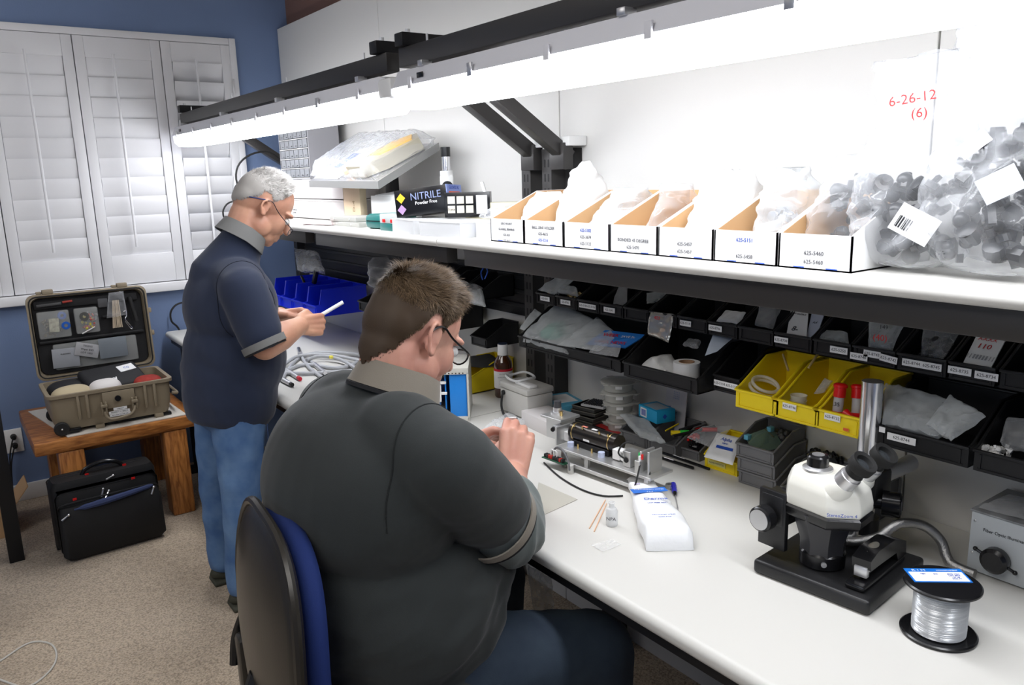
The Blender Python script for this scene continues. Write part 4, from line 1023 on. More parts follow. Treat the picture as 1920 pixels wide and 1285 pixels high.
    for x in (-.005, .005): ob('white_wire', MB().tube([lp(x, -.008, .03), lp(x+.004, -.012, .05), lp(x+.012, -.008, .045), lp(x+.01, -.008, .03)], .0018, 6), M_white_pl, pc, world=True)
    cy('round_foot', (.065, -.006, .0), (.065, -.006, .022), .008, M_grey_pl)
    ob('grey_cable', MB().tube([lp(-.01, -.004, .03), lp(.01, -.004, .056), lp(.04, -.01, .058), lp(.07, -.02, .04), lp(.085, -.03, .02)], .0028, 8), mat('grey_cable', (.10, .10, .105), .5), t, world=True)
    return t
laser()
pts = [at(1020, 868, z=ZT+.003), at(1050, 895, z=ZT+.003), at(1090, 918, z=ZT+.003), at(1130, 930, z=ZT+.003), at(1168, 930, z=ZT+.003)]
t = ob('thin_cable', MB().tube(pts, .0022, 8), M_rubber, world=True); props(t, 'thin dark cable curving on the bench towards the wipe packet', 'cable')

# ---------------------------------------------------------------- rear of the near bench
p = at(945, 743, z=ZT)
t = thing('amber_bottle', 'large brown glass bottle with a white cap and a white and red label', 'bottle', (p.x, p.y, ZT))
r = .0325
ob('glass', MB().lathe([(.001, 0), (r*.9, 0), (r, .006), (r, .115), (r*.93, .128), (r*.5, .150), (.014, .156), (.014, .172)], seg=36), mat('amber_glass', (.055, .018, .006), .07, spec=.8, coat=.4), t)
ob('paper_label', MB().lathe([(r+.0006, .035), (r+.0006, .100)], seg=36, close=False), M_label, t); ob('red_band', MB().lathe([(r+.0009, .096), (r+.0009, .104)], seg=36), mat('crimson', (.55, .01, .03), .5), t)
ob('cap', MB().lathe([(.0175, .160), (.0175, .186), (.0165, .188), (.001, .188)], seg=32), M_white_pl, t); ob('cap_top', MB().cyl((0, 0, .188), (0, 0, .191), .0165), mat('navy_cap', (.02, .03, .06), .4), t)
ob('neck_ring', MB().lathe([(.0185, .150), (.0185, .160)], seg=32), M_white_pl, t)
for i in range(4):
    z = .088-.012*i; a0 = -2.2
    text(('ALCOHOL', 'ISOPROPYL 99%', 'LOT 11-204', 'FLAMMABLE')[i], frame((r*math.cos(a0)*1.03, r*math.sin(a0)*1.03, z), (-math.sin(a0), math.cos(a0), 0), (0, 0, 1)), .0055, mat('grey_ink2', (.25, .25, .27), .6), t, world=False)
# white power supply box
t = thing('power_supply', 'cream plastic power supply box with a black cord, beside the brown bottle', 'power supply', (-.20, 1.985, ZT), -.05)
ob('case_lower', MB().box((0, 0, .045), (.10, .16, .078), bev=.006), M_grey_pl, t); ob('case_upper', MB().box((0, 0, .094), (.104, .164, .020), bev=.005), M_grey_pl, t)
ob('cord', MB().tube([(-.052, .055, .07), (-.060, .05, .066), (-.066, .048, .03), (-.070, .03, .006), (-.075, .0, .004)], .004, 8), M_rubber, t)
ob('socket', MB().cyl((-.050, .055, .07), (-.056, .055, .07), .008), M_rubber, t)
ob('white_cable_clip', MB().box((-.02, -.03, .109), (.03, .085, .010), bev=.003), M_white_pl, t)
cc = MB().tube([(.0+.045*math.cos(a), .03+.05*math.sin(a), .108+.012+.004*math.sin(3*a)) for a in [k*PI/5 for k in range(10)]], .004, 8, closed=True)
t = ob('coiled_cable', cc.xf(Matrix.Translation((-.20, 1.985, ZT))), M_clear_white, world=True); props(t, 'coil of pale clear cable resting on the power supply box', 'cable')
t = solid_box('white_carton', 'low white carton in front of the power supply box', 'box', (-.235, 1.83, ZT), (.10, .15, .045), -.1, M_longbox)
# yellow bin and dark cloth at the far bench near the head
t = hang_bin(2.36, ZT+.001, .19, .12, .105, M_bin_yellow, 'yellow bin standing on the far bench beside the blue electronics box', 'yellow bins standing on the bench', lip=.6, x=-.02)
props(ob('dark_rag', bag_mb((-.12, 2.36, ZT+.085), .11, .13, .035, seed=12, crumple=.008, top=.6), mat('charcoal_cloth', (.03, .03, .03), .9), world=True, sharp=70), 'dark crumpled rag on top of the yellow bin behind the glasses', 'rag')
# blue electronics box
def elec():
    c = at(888, 785, z=ZT); cx, cy = -.433, 2.195
    t = thing('electronics_unit', 'open silver and blue electronics unit with tubes and cables inside', 'instrument', (cx, cy, ZT), -.62)
    W_, D_, H_ = .26, .20, .165
    M_fr = mat('ivory_frame', (.52, .51, .46), .45); M_bl = mat('azure_panel', (.01, .20, .62), .4)
    ob('bottom_frame', MB().box((0, 0, .008), (W_, D_, .016), bev=.001), M_fr, t); ob('top_frame', MB().box((0, 0, H_), (W_, D_, .020), bev=.001), M_fr, t)
    for x in (-W_/2+.003, W_/2-.003): ob('side_plate', MB().box((x, 0, H_/2), (.006, D_, H_-.01)), M_fr, t)
    ob('back_plate', MB().box((0, D_/2-.004, H_/2), (W_-.01, .004, H_-.02)), mat('deep_blue_panel', (.01, .05, .25), .4), t)
    ob('blue_panel', MB().box((W_/2-.034, -D_/2+.012, H_/2), (.054, .006, H_-.022), bev=.001), M_bl, t)
    ob('blue_panel', MB().box((W_/2-.075, .0, H_/2), (.004, D_*.8, H_-.022), bev=.001), M_bl, t)
    ob('black_module', MB().box((-.03, .0, .045), (.10, .11, .055), bev=.003), M_black_pl, t)
    for k in range(22): ob('vent_hole', MB().box((-W_/2+.012+k*.011, -D_/2-.0004, H_-.006), (.004, .001, .003)), M_black_pl, t)
    ob('ribbon_tube', MB().tube([(.05, -.05, .145), (.02, -.07, .12), (.0, -.08, .09), (-.005, -.07, .06)], .006, 10), mat('khaki_tube', (.38, .35, .22), .4), t)
    ob('ribbon_tube', MB().tube([(-.08, -.04, .135), (-.02, -.07, .138), (.035, -.08, .130)], .005, 10), mat('cream_tube', (.60, .58, .42), .4), t)
    ob('white_fitting', MB().box((.035, -.08, .09), (.013, .012, .055), bev=.002).box((.045, -.08, .125), (.026, .009, .009), bev=.002).box((.047, -.08, .09), (.026, .009, .009), bev=.002), M_white_pl, t)
    for x in (-.015, .02): ob('metal_fitting', MB().cyl((x, -.075, .055), (x+.016, -.085, .056), .007, seg=12), M_chrome, t)
    ob('grey_wire', MB().tube([(-.12, -.09, .06), (-.09, -.10, .10), (-.06, -.09, .06), (-.09, -.09, .03)], .003, 8), M_grey_pl, t)
    ob('metal_box', MB().box((-.045, .02, H_+.045), (.15, .10, .068), bev=.002), mat('dull_zinc', (.34, .34, .30), .45, metal=.4), t)
    w_ = ob('warning_label', MB().box((-.0, -.031, H_+.050), (.052, .001, .036)), mat('warning_yellow', (.85, .75, .01), .4), t)
    ob('warning_mark', MB().tube([(-.022+.024, -.0318, H_+.058), (.022, -.0318, H_+.058), (.012, -.0318, H_+.040)], .0012, 6, sub=1, closed=True).box((-.013, -.0318, H_+.05), (.016, .0005, .005)), M_ink, t)
elec()
# thin clear plastic tray scrap
props(ob('clear_tray', flat_mb(at(905, 800, z=ZT+.012), at(955, 770, z=ZT+.012), at(990, 790, z=ZT+.012), at(935, 830, z=ZT+.012), th=.02, seed=31, crumple=.006), M_clear, world=True, sharp=80), 'crumpled clear plastic tray beside the seated man\'s left wrist', 'tray')
# blue edged box
t = thing('slide_box', 'low box with cyan edges behind the stacked dark plates', 'box', (-.09, 1.93, ZT), -.25)
ob('box_body', MB().box((0, 0, .02), (.10, .15, .04), bev=.001), mat('cyan_print', (.10, .42, .62), .5), t); ob('white_side', MB().box((-.0505, .01, .02), (.001, .09, .034)), M_label, t); ob('white_top', MB().box((0, .01, .0405), (.07, .09, .001)), M_label, t)
# stack of dark plates
t0 = None
for k in range(4):
    z = ZT+.013*k
    sz = [(.105, .105, .012), (.10, .105, .012), (.085, .095, .012), (.08, .09, .012)][k]
    t = thing('dark_plate', ['bottom dark plate of the stack', 'second dark plate from the bottom of the stack', 'third dark plate of the stack, slightly turned', 'top dark plate of the stack, under the patterned tray'][k], 'plate', (-.085, 1.80, z), (.1, .12, .2, .16)[k], 'stacked dark plates')
    ob('plate_body', MB().box((0, 0, sz[2]/2), sz, bev=.002), mat('dark_grey_resin', (.055, .055, .052), .45), t); ob('rim', MB().box((0, 0, sz[2]-.001), (sz[0]+.002, sz[1]+.002, .002)), mat('olive_rim', (.16, .155, .13), .5), t)
t = thing('patterned_tray', 'small tray of patterned dark parts on top of the dark plates', 'tray', (-.08, 1.775, ZT+.053), .3)
ob('tray_body', MB().box((0, 0, .004), (.07, .08, .007), bev=.001), M_clear_white, t)
ob('parts_grid', (lambda mb: [mb.box((-.027+.009*i, -.030+.0086*j, .009), (.005, .005, .003)) for i in range(7) for j in range(8)] and mb)(MB()), M_knob, t, kind='stuff')
# stack of clear round containers
g = random.Random(9)
CL = ['bottom clear round tub of the tall stack', 'second clear round tub from the bottom', 'middle clear round tub of the tall stack', 'fourth clear round tub, below the top one', 'topmost clear round tub, with dark parts and red writing on its lid']
for k in range(5):
    r0 = (.034, .038, .046, .049, .05)[k]; zz = ZT+sum((.030, .030, .032, .032)[:k])
    t = thing('clear_tub', CL[k], 'tub', (-.085+.004*g.uniform(-1, 1), 1.68+.004*g.uniform(-1, 1), zz), g.random(), 'clear round tubs in a tall stack')
    ob('tub_body', MB().lathe([(r0*.8, 0), (r0*.86, .001), (r0*.93, .026), (r0*.90, .026), (r0*.83, .003)], seg=28, close=True), mat('hazy_tub', (.68, .68, .63), .15, alpha=.45), t)
    ob('tub_lid', MB().lathe([(.001, .0275), (r0*.88, .0275), (r0*1.02, .026), (r0*1.08, .024), (r0*1.08, .0275), (r0*1.0, .0298), (.001, .0298)], seg=28), mat('hazy_lid', (.75, .75, .70), .15, alpha=.5), t)
    a = -2.3
    ob('tub_label', MB().box((r0*.98*math.cos(a), r0*.98*math.sin(a), .018), (.001, .020, .009), rot=(0, 0, a)).xf(Matrix.Rotation(-t.rotation_euler.z, 4, 'Z')), M_label, t)
    for s in range(3):
        b2_ = 2*PI*s/3+.5; ob('lid_tab', MB().box((r0*1.12*math.cos(b2_), r0*1.12*math.sin(b2_), .0265), (.02, .022, .002), rot=(0, 0, b2_), bev=.0008), mat('hazy_lid', (.75, .75, .7)), t)
    ob('contents', junk_mb((0, 0, .003), r0*1.1, r0*1.1, .012, 12, .005, k+40), M_knob if k == 4 else M_silv, t, kind='stuff')
# red leaflet
q = [at(*p, z=ZT+.002) for p in ((1098, 797), (1128, 795), (1165, 812), (1135, 822))]
t = thing('leaflet', 'red and black leaflet lying between the laser and the round tubs', 'leaflet', sum(q, V())/4)
ob('sheet', MB().rings([q, [v+V((0, 0, .0008)) for v in q]]), mat('leaflet_red', (.50, .03, .03), .5), t, world=True)
q2 = [at(*p, z=ZT+.0032) for p in ((1102, 798), (1112, 797), (1136, 806), (1124, 809))]; ob('black_field', MB().rings([q2, [v+V((0, 0, .0004)) for v in q2]]), M_ink, t, world=True)
# cyan box on grey bin stack
def gbin(px, py, z, L_, W_, H_, rz, lb, m=None, lip=.5, gp='grey bins standing on the bench', dx=0):
    key = ('g', L_, W_, H_, (m or M_bin_grey).name); yy = at(px, py, x=-L_-.014).y+dx
    if key in BINN: o = bpy.data.objects.new('storage_bin', BINN[key]); COL.objects.link(o)
    else: o = ob('storage_bin', bin_mb(L_, W_, H_, lip, .4), m or M_bin_grey); BINN[key] = o.data
    # px, py: front bottom centre as seen; the back touches the wall
    rz = .05; R_ = Matrix.Rotation(rz, 4, 'Z'); o.location = (-.014, yy, z); o.rotation_euler = (0, 0, rz)
    LOC[o.name] = Matrix.Translation(o.location) @ R_
    return props(o, lb, 'bin', gp)
g1 = gbin(1185, 818, ZT, .135, .10, .07, -.45, 'grey bin at the left end of the row, under the cyan box and silvery bag')
g2 = gbin(1237, 836, ZT, .13, .10, .07, -.45, 'second grey bin, covered by the crumpled silvery bag')
g3 = gbin(1285, 862, ZT, .10, .085, .055, -.40, 'grey bin full of dark and red parts with a yellow-green pen across it')
props(ob('small_parts', junk_mb((g3.location.x-.055, g3.location.y+.02, ZT+.012), .06, .06, .030, 50, .006, 77), M_knob, world=True), 'dark screws and parts filling the grey bin by the yellow-green pen', 'parts', kind='stuff')
props(ob('red_parts', junk_mb((g3.location.x-.060, g3.location.y+.01, ZT+.036), .045, .05, .010, 14, .006, 78), M_red_pl, world=True), 'red parts scattered over the grey bin of screws', 'parts', kind='stuff')
a, b_ = at(1258, 812, z=ZT+.058), at(1292, 812, z=ZT+.058)
t = thing('marker_pen', 'fat yellow pen with a green end lying across the grey bin', 'pen', a); ob('barrel', MB().cyl(a, a.lerp(b_, .55), .0065), M_bin_yellow, t, world=True); ob('green_cap', MB().cyl(a.lerp(b_, .5), b_, .0075), mat('neon_green', (.05, .7, .08), .35), t, world=True)
c = V((-.085, 1.52, ZT+.072))
t = thing('cyan_box', 'small cyan box with a white barcode panel on the grey bins', 'box', c, -.20)
ob('box_body', MB().box((0, 0, .018), (.062, .090, .036), bev=.001), mat('cyan_print2', (.01, .33, .60), .4), t)
ob('grey_top', MB().box((0, 0, .0362), (.045, .06, .0006)), mat('soft_grey', (.35, .42, .48), .5), t)
l_ = ob('barcode_panel', MB().box((-.0314, .020, .018), (.0008, .030, .026)), M_label, t)
mb = MB(); y = .009
while y < .030: mb.box((-.0320, y, .018), (.0004, .0010, .018)); y += .0022
ob('barcode', mb, M_ink_blue, t); ob('diamond', MB().box((-.004, -.0453, .018), (.011, .0006, .011), rot=(0, PI/4, 0)), M_ink_blue, t)
t = ob('plastic_bag', flat_mb(at(1160, 775, z=ZT+.085), at(1215, 785, z=ZT+.075), at(1250, 828, z=ZT+.065), at(1200, 815, z=ZT+.060), th=.02, seed=14, crumple=.007), M_clear2, world=True, sharp=80); props(t, 'crumpled silvery clear bag lying over the grey bins', 'bag')
# envelope against the wall
t = thing('catalogue', 'thin white catalogue card leaning against the wall behind the grey bins', 'card', (-.035, 1.50, ZT+.04), 0, rot=(0, .10, 0))
ob('sheet', MB().box((0, 0, .06), (.002, .078, .14)), mat('mauve_white', (.62, .60, .62), .6), t)
ob('printed_dots', (lambda mb: [mb.box((-.0013, -.010+.006*i, .085+.006*j), (.0004, .003, .003)) for i in range(4) for j in range(4)] and mb)(MB()), mat('pale_blue_print', (.35, .42, .6), .6), t, kind='stuff')
text('Newport', frame((-.0014, .022, .030), (0, 0, 1), (0, 1, 0)), .016, M_ink_blue, t, world=False); text('catalog', frame((-.0014, -.002, .03), (0, 0, 1), (0, 1, 0)), .012, mat('grey_ink2', (.25, .25, .27)), t, world=False)
# tools behind
for k, (q0, q1, r_, m_, lb) in enumerate((((1248, 808), (1272, 795), .0022, M_bin_yellow, 'thin yellow stick poking from the grey bins'), ((1275, 808), (1335, 790), .006, M_black_pl, 'black tool handle lying behind the grey bin of screws'),
        ((1262, 818), (1340, 800), .004, M_rubber, 'black cord lying behind the grey bin of screws'), ((1300, 806), (1345, 806), .006, M_red_pl, 'red tool handle behind the grey bin of screws'))):
    props(ob('hand_tool', MB().cyl(at(*q0, z=ZT+.062), at(*q1, z=ZT+.066), r_, seg=10), m_, world=True), lb, 'tool')
for k, (q0, q1, lb) in enumerate((((1228, 855), (1300, 878), 'black pen lying in front of the grey bins'), ((1240, 848), (1330, 880), 'long black rod lying in front of the grey bins'))):
    t = thing('pen', lb, 'pen', at(*q0, z=ZT+.004), 0, 'black pens by the grey bins'); A, B = at(*q0, z=ZT+.005), at(*q1, z=ZT+.005)
    ob('barrel', MB().cyl(A, B, .004, seg=10), M_black_pl, t, world=True); ob('clip', MB().cyl(A.lerp(B, .25)+V((0, 0, .004)), A.lerp(B, .5)+V((0, 0, .004)), .0015, seg=6), M_steel, t, world=True)
# yellow bin with wipes
yb2 = gbin(1348, 880, ZT, .11, .10, .075, -.35, 'small yellow bin on the bench holding a white packet with blue lettering', M_bin_yellow, gp='yellow bins standing on the bench')
lb_ = ob('bin_label', MB().box((-.1118, .012, .018), (.001, .055, .013)), mat('yellow_label', (.75, .68, .2), .5), yb2); text('ALPHA WIPE TX1', frame((-.1126, .012, .018), (0, -1, 0), (0, 0, 1)), .006, mat('grey_ink2', (.25, .25, .27)), lb_, world=False)
P_ = [at(1320, 858, z=ZT+.040), at(1374, 873, z=ZT+.045), at(1392, 823, z=ZT+.085), at(1345, 812, z=ZT+.085)]
t = thing('wipes_pouch', 'white pouch with blue lettering lying in the yellow bin on the bench', 'packet', P_[0])
ob('pouch', flat_mb(*P_, th=.014, seed=2, crumple=.002), mat('white_film', (.86, .87, .88)), t, world=True, sharp=70)
u_ = (P_[1]-P_[0]).normalized(); v_ = (P_[3]-P_[0]).normalized(); nn = u_.cross(v_).normalized()
def pq(a, b, h=.010): return P_[0].lerp(P_[1], a).lerp(P_[3].lerp(P_[2], a), b)+nn*h
text('Alpha', frame(pq(.55, .74), u_, v_), .015, M_ink_blue, t); text('wiper', frame(pq(.55, .60), u_, v_), .008, M_ink_blue, t)
q = [pq(.3, .38), pq(.9, .38), pq(.9, .48), pq(.3, .48)]; ob('blue_band', MB().rings([q, [v+nn*.0005 for v in q]]), M_ink_blue, t, world=True)
props(ob('plastic_bag', flat_mb(at(1290, 822, z=ZT+.06), at(1338, 842, z=ZT+.06), at(1375, 800, z=ZT+.10), at(1320, 800, z=ZT+.10), th=.016, seed=19, crumple=.006), M_clear, world=True, sharp=80), 'clear bag behind the white pouch in the yellow bin', 'bag')
# stack of grey bins right
for k in range(3):
    gbin(1415-k*3, 905-k*3, ZT+.001+.034*k, .13, .105, .068, -.42+.03*k, ['bottom grey bin of the nested stack left of the microscope', 'middle grey bin of the nested stack left of the microscope', 'top grey bin of the nested stack, with a glass slide holder standing in it'][k])
gbin(1500, 930, ZT, .15, .11, .08, -.42, 'left grey bin of the pair beside the nested stack, behind the microscope'); 
gbin(1572, 950, ZT, .15, .10, .08, -.42, 'right grey bin of the pair, mostly hidden behind the microscope head')
for px, py, m_, s_, lb in ((1404, 812, mat('cyan_tape', (.15, .45, .6), .4), 1, ''),):
    A, B, C_, D_ = at(1396, 818, z=.875), at(1447, 800, z=.895), at(1470, 838, z=.84), at(1415, 852, z=.83)
    t = thing('glass_slide', 'greenish glass slide with cyan taped corners leaning in the top grey bin', 'glass slide', D_)
    nn = (B-A).cross(D_-A).normalized(); ob('glass', MB().rings([[A, B, C_, D_], [v+nn*.002 for v in (A, B, C_, D_)]]), mat('green_glass', (.25, .38, .3), .1, alpha=.45), t, world=True)
    for p0 in (A, B): ob('cyan_tape', MB().box(p0.lerp((A+C_)/2, .16), (.016, .012, .012), bev=.001), m_, t, world=True)
    ob('edge_strip', MB().tube([B.lerp(A, .25), B.lerp(A, .25).lerp(C_, .45)], .0018, 6), M_brass, t, world=True)
g_ = ob('small_parts', junk_mb(at(1545, 868, z=ZT+.07), .08, .10, .02, 40, .007, 99), M_knob, world=True); props(g_, 'dark parts heaped in the grey bins behind the microscope', 'parts', kind='stuff')
g_ = ob('small_parts', junk_mb(at(1470, 822, z=ZT+.10), .06, .07, .015, 26, .006, 98), mat('grey_parts', (.10, .10, .10), .5), world=True); props(g_, 'grey parts heaped in the top bin of the nested stack', 'parts', kind='stuff')

# ---------------------------------------------------------------- far bench: grey coiled cables with probes
M_cab = mat('grey_rubber_cable', (.40, .41, .43), .4)
def zc(*pts, z=ZT+.009): return [at(px, py, z=z+dz) for px, py, dz in pts]
loops = [zc((528, 712, 0), (560, 672, 0), (610, 661, .004), (680, 668, .004), (640, 690, 0), (570, 684, 0), (530, 700, 0)), zc((526, 690, .006), (560, 668, .01), (620, 666, .012), (690, 680, .008)), zc((575, 676, .012), (600, 668, .016), (640, 675, .012), (680, 700, .004)), zc((530, 700, .002), (590, 700, 0), (660, 695, 0)), zc((565, 668, 0), (580, 690, 0), (610, 712, 0))]
for k, P_ in enumerate(loops):
    t = ob('coiled_cable', MB().tube(P_, .0075, 10, sub=6), M_cab, world=True, sharp=60)
    props(t, ['grey cable making the largest loop on the far bench', 'grey cable crossing the top of the coil', 'grey cable arching over the coil toward the collar', 'grey cable lying flat below the loop', 'grey cable leading to the middle steel probe'][k], 'cable', 'grey cables coiled on the far bench')
def probe(q0, q1, lb, tip):
    A, B = at(*q0, z=ZT+.010), at(*q1, z=ZT+.010); t = thing('probe', lb, 'probe', A, 0, 'steel-ended probes on the far bench'); d = B-A
    ob('cable_end', MB().cyl(A, A+d*.4, .008), M_cab, t, world=True); ob('steel_sleeve', MB().cyl(A+d*.38, A+d*.9, .0095, .0085), M_steel, t, world=True); ob('tip_cap', MB().cyl(A+d*.9, B, .008), tip, t, world=True)
probe((528, 688), (563, 711), 'probe with a red tip, lowest steel one on the far bench', mat('crimson', (.5, .01, .03))); probe((578, 674), (610, 700), 'probe with a plain steel tip inside the cable loop', M_steel)
probe((520, 707), (548, 722), 'grey probe with a dark end nearest the standing man', M_black_pl)
props(ob('cable_tag', MB().box(at(621, 670, z=ZT+.026), (.014, .018, .012), bev=.002), mat('tag_yellow', (.8, .7, .1), .5), world=True), 'small yellow tag on the grey cables', 'tag')
props(ob('steel_connector', MB().cyl(at(560, 655, z=ZT+.006), at(563, 664, z=ZT+.02), .011), M_chrome, world=True), 'shiny steel connector at the top of the cable coil', 'connector')
# clear film under bench in the knee space
t = ob('hanging_bag', flat_mb(at(985, 1062, x=-.64), at(1030, 1085, x=-.62), at(1034, 1150, x=-.62), at(1000, 1150, x=-.64), th=.02, seed=6, crumple=.01), M_clear2, world=True, sharp=80); props(t, 'clear plastic bag hanging under the near bench edge', 'bag')
# ---------------------------------------------------------------- contents of the hanging bins
def fbag(corners, lb, m=None, th=.014, seed=1, cr=.005, xs=None, group=None):
    P_ = [at(px, py, x=x) for px, py, x in corners]
    t = ob('plastic_bag', flat_mb(*P_, th=th, seed=seed, crumple=cr), m or M_clear, world=True, sharp=80)
    return props(t, lb, 'bag', group)
M_brassy = mat('brass_parts', (.5, .36, .15), .35, metal=.6)
# upper row
fbag([(1009, 545, -.17), (1045, 556, -.165), (1092, 512, -.10), (1062, 510, -.10)], 'clear bag of brass parts flopping over the leftmost labelled bin', M_clear2, seed=1)
fbag([(1045, 548, -.165), (1085, 558, -.16), (1082, 543, -.13), (1050, 540, -.13)], 'clear bag of brass parts in the second labelled bin', M_clear2, seed=2)
for y, lb, s in ((UY[0]-.048, 'brass parts in the bag of the leftmost labelled bin', 1), (UY[1]-.048, 'brass parts in the second labelled bin', 2)):
    props(ob('small_parts', junk_mb((-.13, y, 1.150), .05, .06, .012, 26, .006, s), M_brassy, world=True), lb, 'parts', kind='stuff')
fbag([(1150, 572, -.15), (1176, 575, -.15), (1180, 522, -.06), (1166, 522, -.07)], 'narrow curled clear strip standing in a small black bin', seed=3, th=.006)
fbag([(1212, 572, -.14), (1232, 568, -.10), (1252, 552, -.07), (1212, 550, -.09)], 'striped packet leaning in a small black bin', M_clear2, seed=4, th=.004)
t = fbag([(1218, 585, -.176), (1261, 589, -.174), (1253, 643, -.180), (1214, 628, -.184)], 'silvery clear bag marked 407 hanging over the front of the upper bins', mat('antistatic_film', (.55, .54, .50), .15, metal=.6, alpha=.8, bump=.6, bscale=50), seed=5, th=.006)
text('407', frame(at(1232, 597, x=-.186), (.1, -1, -.05), (0, 0, 1)), .014, M_ink_red, t, name='handwriting')
fbag([(1342, 606, -.16), (1385, 610, -.15), (1400, 590, -.12), (1360, 586, -.12)], 'white wrapped parts in the bin above the cloudy slide strip', mat('milky_polythene', (.85, .85, .84)), seed=6, th=.012)
fbag([(1418, 614, -.15), (1450, 620, -.15), (1468, 575, -.10), (1425, 577, -.11)], 'crumpled clear bag marked A standing in an unlabelled bin', M_clear, seed=7, th=.02, cr=.007)
def card(corners, lb, m, lines=(), name='printed_card', th=.003):
    P_ = [at(px, py, x=x) for px, py, x in corners]; t = thing(name, lb, 'card', P_[0])
    u = (P_[1]-P_[0]).normalized(); v = (P_[3]-P_[0]).normalized(); n = u.cross(v).normalized(); n = n if n.x < 0 else -n
    ob('card_sheet', MB().rings([P_, [p-n*th for p in P_]]), m, t, world=True, smooth=False)
    def q(a, b): return P_[0].lerp(P_[1], a).lerp(P_[3].lerp(P_[2], a), b)+n*.001
    for s, a, b, sz, mm in lines: text(s, frame(q(a, b), u, v), sz, mm, t)
    return t, q, u, v, n
card([(1475, 625, -.15), (1512, 632, -.15), (1516, 578, -.09), (1484, 576, -.09)], 'white printed instruction packet standing in a small black bin', M_label, [('INSTRUCTIONS', .5, .88, .006, M_ink), ('MAX OUTPUT', .5, .75, .006, M_ink), ('8-', .4, .2, .02, M_ink)])
card([(1512, 632, -.14), (1530, 634, -.14), (1548, 580, -.08), (1524, 578, -.08)], 'bluish printed packet behind the white instruction packet', mat('pale_blue_card', (.5, .54, .66), .4), [('AX', .5, .5, .008, M_ink)])
fbag([(1535, 640, -.155), (1592, 646, -.155), (1590, 628, -.12), (1540, 622, -.12)], 'clear bag lying low in the bin labelled 625-5250', M_clear2, seed=8)
t = fbag([(1628, 655, -.158), (1672, 662, -.155), (1706, 592, -.09), (1632, 586, -.10)], 'clear bag with black handwriting and a red circled number in the three-label bin', M_clear2, seed=9, th=.018)
text('625-8740', frame(at(1660, 601, x=-.135), (.1, -1, 0), (0, 0, 1)), .0135, M_ink, t, name='handwriting'); text('149', frame(at(1657, 614, x=-.142), (.1, -1, 0), (0, 0, 1)), .012, M_ink, t, name='handwriting'); text('(40)', frame(at(1650, 634, x=-.172), (.1, -1, 0), (0, 0, 1)), .018, M_ink_red, t, name='handwriting')
fbag([(1726, 672, -.15), (1770, 676, -.15), (1800, 628, -.09), (1732, 620, -.09)], 'clear bag of dark parts in the double-labelled bin', M_clear, seed=10, th=.02)
props(ob('small_parts', junk_mb((-.11, (UY[12]+UY[13])/2, 1.140), .07, .07, .035, 30, .008, 12), M_knob, world=True), 'dark parts in the double-labelled bin', 'parts', kind='stuff')
t, q, u, v, n = card([(1806, 680, -.16), (1858, 690, -.16), (1893, 622, -.08), (1838, 615, -.08)], 'white card with black and red handwriting in the bin labelled 625-8735', M_label, [('625-8735', .55, .86, .014, M_ink), ('XXXX', .45, .70, .012, M_ink_red), ('110', .45, .50, .017, M_ink_red)])
for k in range(7): text('l  l', frame(q(.15+.11*k, .2), u, v), .016, mat('grey_ink', (.4, .4, .42)), t)
# lower row
ys = lambda px, py, x: at(px, py, x=x).y
fbag([(975, 640, -.24), (1065, 665, -.245), (1130, 612, -.10), (1055, 570, -.08)], 'large clear bag with green foil parts in the widest black bin', M_clear2, th=.04, seed=11, cr=.010)
fbag([(975, 618, -.20), (1005, 630, -.21), (1040, 605, -.12), (1003, 580, -.12)], 'clear zip bag standing at the left end of the widest black bin', M_clear2, th=.006, seed=12)
fbag([(1045, 650, -.25), (1120, 660, -.23), (1172, 640, -.15), (1120, 595, -.10)], 'clear zip bag draped over the front of the widest black bin', M_clear2, th=.016, seed=13)
props(ob('green_foil', bag_mb((-.15, ys(1045, 610, -.15), 1.02), .10, .08, .05, seed=3, crumple=.01, top=.6), mat('sea_green_foil', (.04, .32, .22), .35), world=True, sharp=70), 'crumpled sea-green foil inside the large clear bag', 'foil')
card([(1098, 645, -.22), (1172, 652, -.19), (1212, 628, -.14), (1135, 619, -.15)], 'red and blue printed magazine lying in the widest black bin', mat('print_blue', (.02, .16, .5), .4), [('LASER NEWS', .5, .25, .018, M_red_pl), ('WEEK', .3, .7, .02, M_red_pl), ('SAVE 20', .72, .7, .013, mat('pale_print', (.7, .7, .75), .5))], name='magazine')
fbag([(1105, 665, -.24), (1160, 672, -.24), (1165, 650, -.19), (1120, 645, -.20)], 'small clear bag below the magazine', M_clear, seed=15)
props(ob('metal_strip', MB().box((-.055, ys(1185, 600, -.055), 1.105), (.02, .12, .012), bev=.002), M_steel, world=True), 'short metal strip lying behind the magazine under the upper bins', 'strip')
# roll of tape and white parts
ry = ys(1290, 680, -.17)
t = thing('paper_roll', 'white paper roll with a brown core in the second wide black bin', 'roll', (-.175, ry, .994))
ob('paper_winding', MB().lathe([(.020, 0), (.034, 0), (.034, .052), (.020, .052)], seg=36, close=True), M_label, t); ob('core', MB().lathe([(.0175, 0), (.020, 0), (.020, .053), (.0175, .053)], seg=36, close=True), mat('cardboard_core', (.32, .19, .11), .8), t)
props(ob('wrapped_parts', bag_mb((-.175, ys(1240, 678, -.175), .995), .09, .10, .05, seed=8, crumple=.010, top=.7), mat('milky_polythene', (.85, .85, .84)), world=True, sharp=70), 'heap of white wrapped parts beside the paper roll', 'parts')
props(ob('white_tubes', MB().cyl((-.205, ys(1215, 690, -.205), 1.016), (-.205, ys(1250, 694, -.205), 1.016), .006).cyl((-.215, ys(1213, 697, -.215), 1.006), (-.215, ys(1255, 702, -.215), 1.006), .005), M_white_pl, world=True), 'white plastic tubes at the front of the second wide bin', 'tubes')
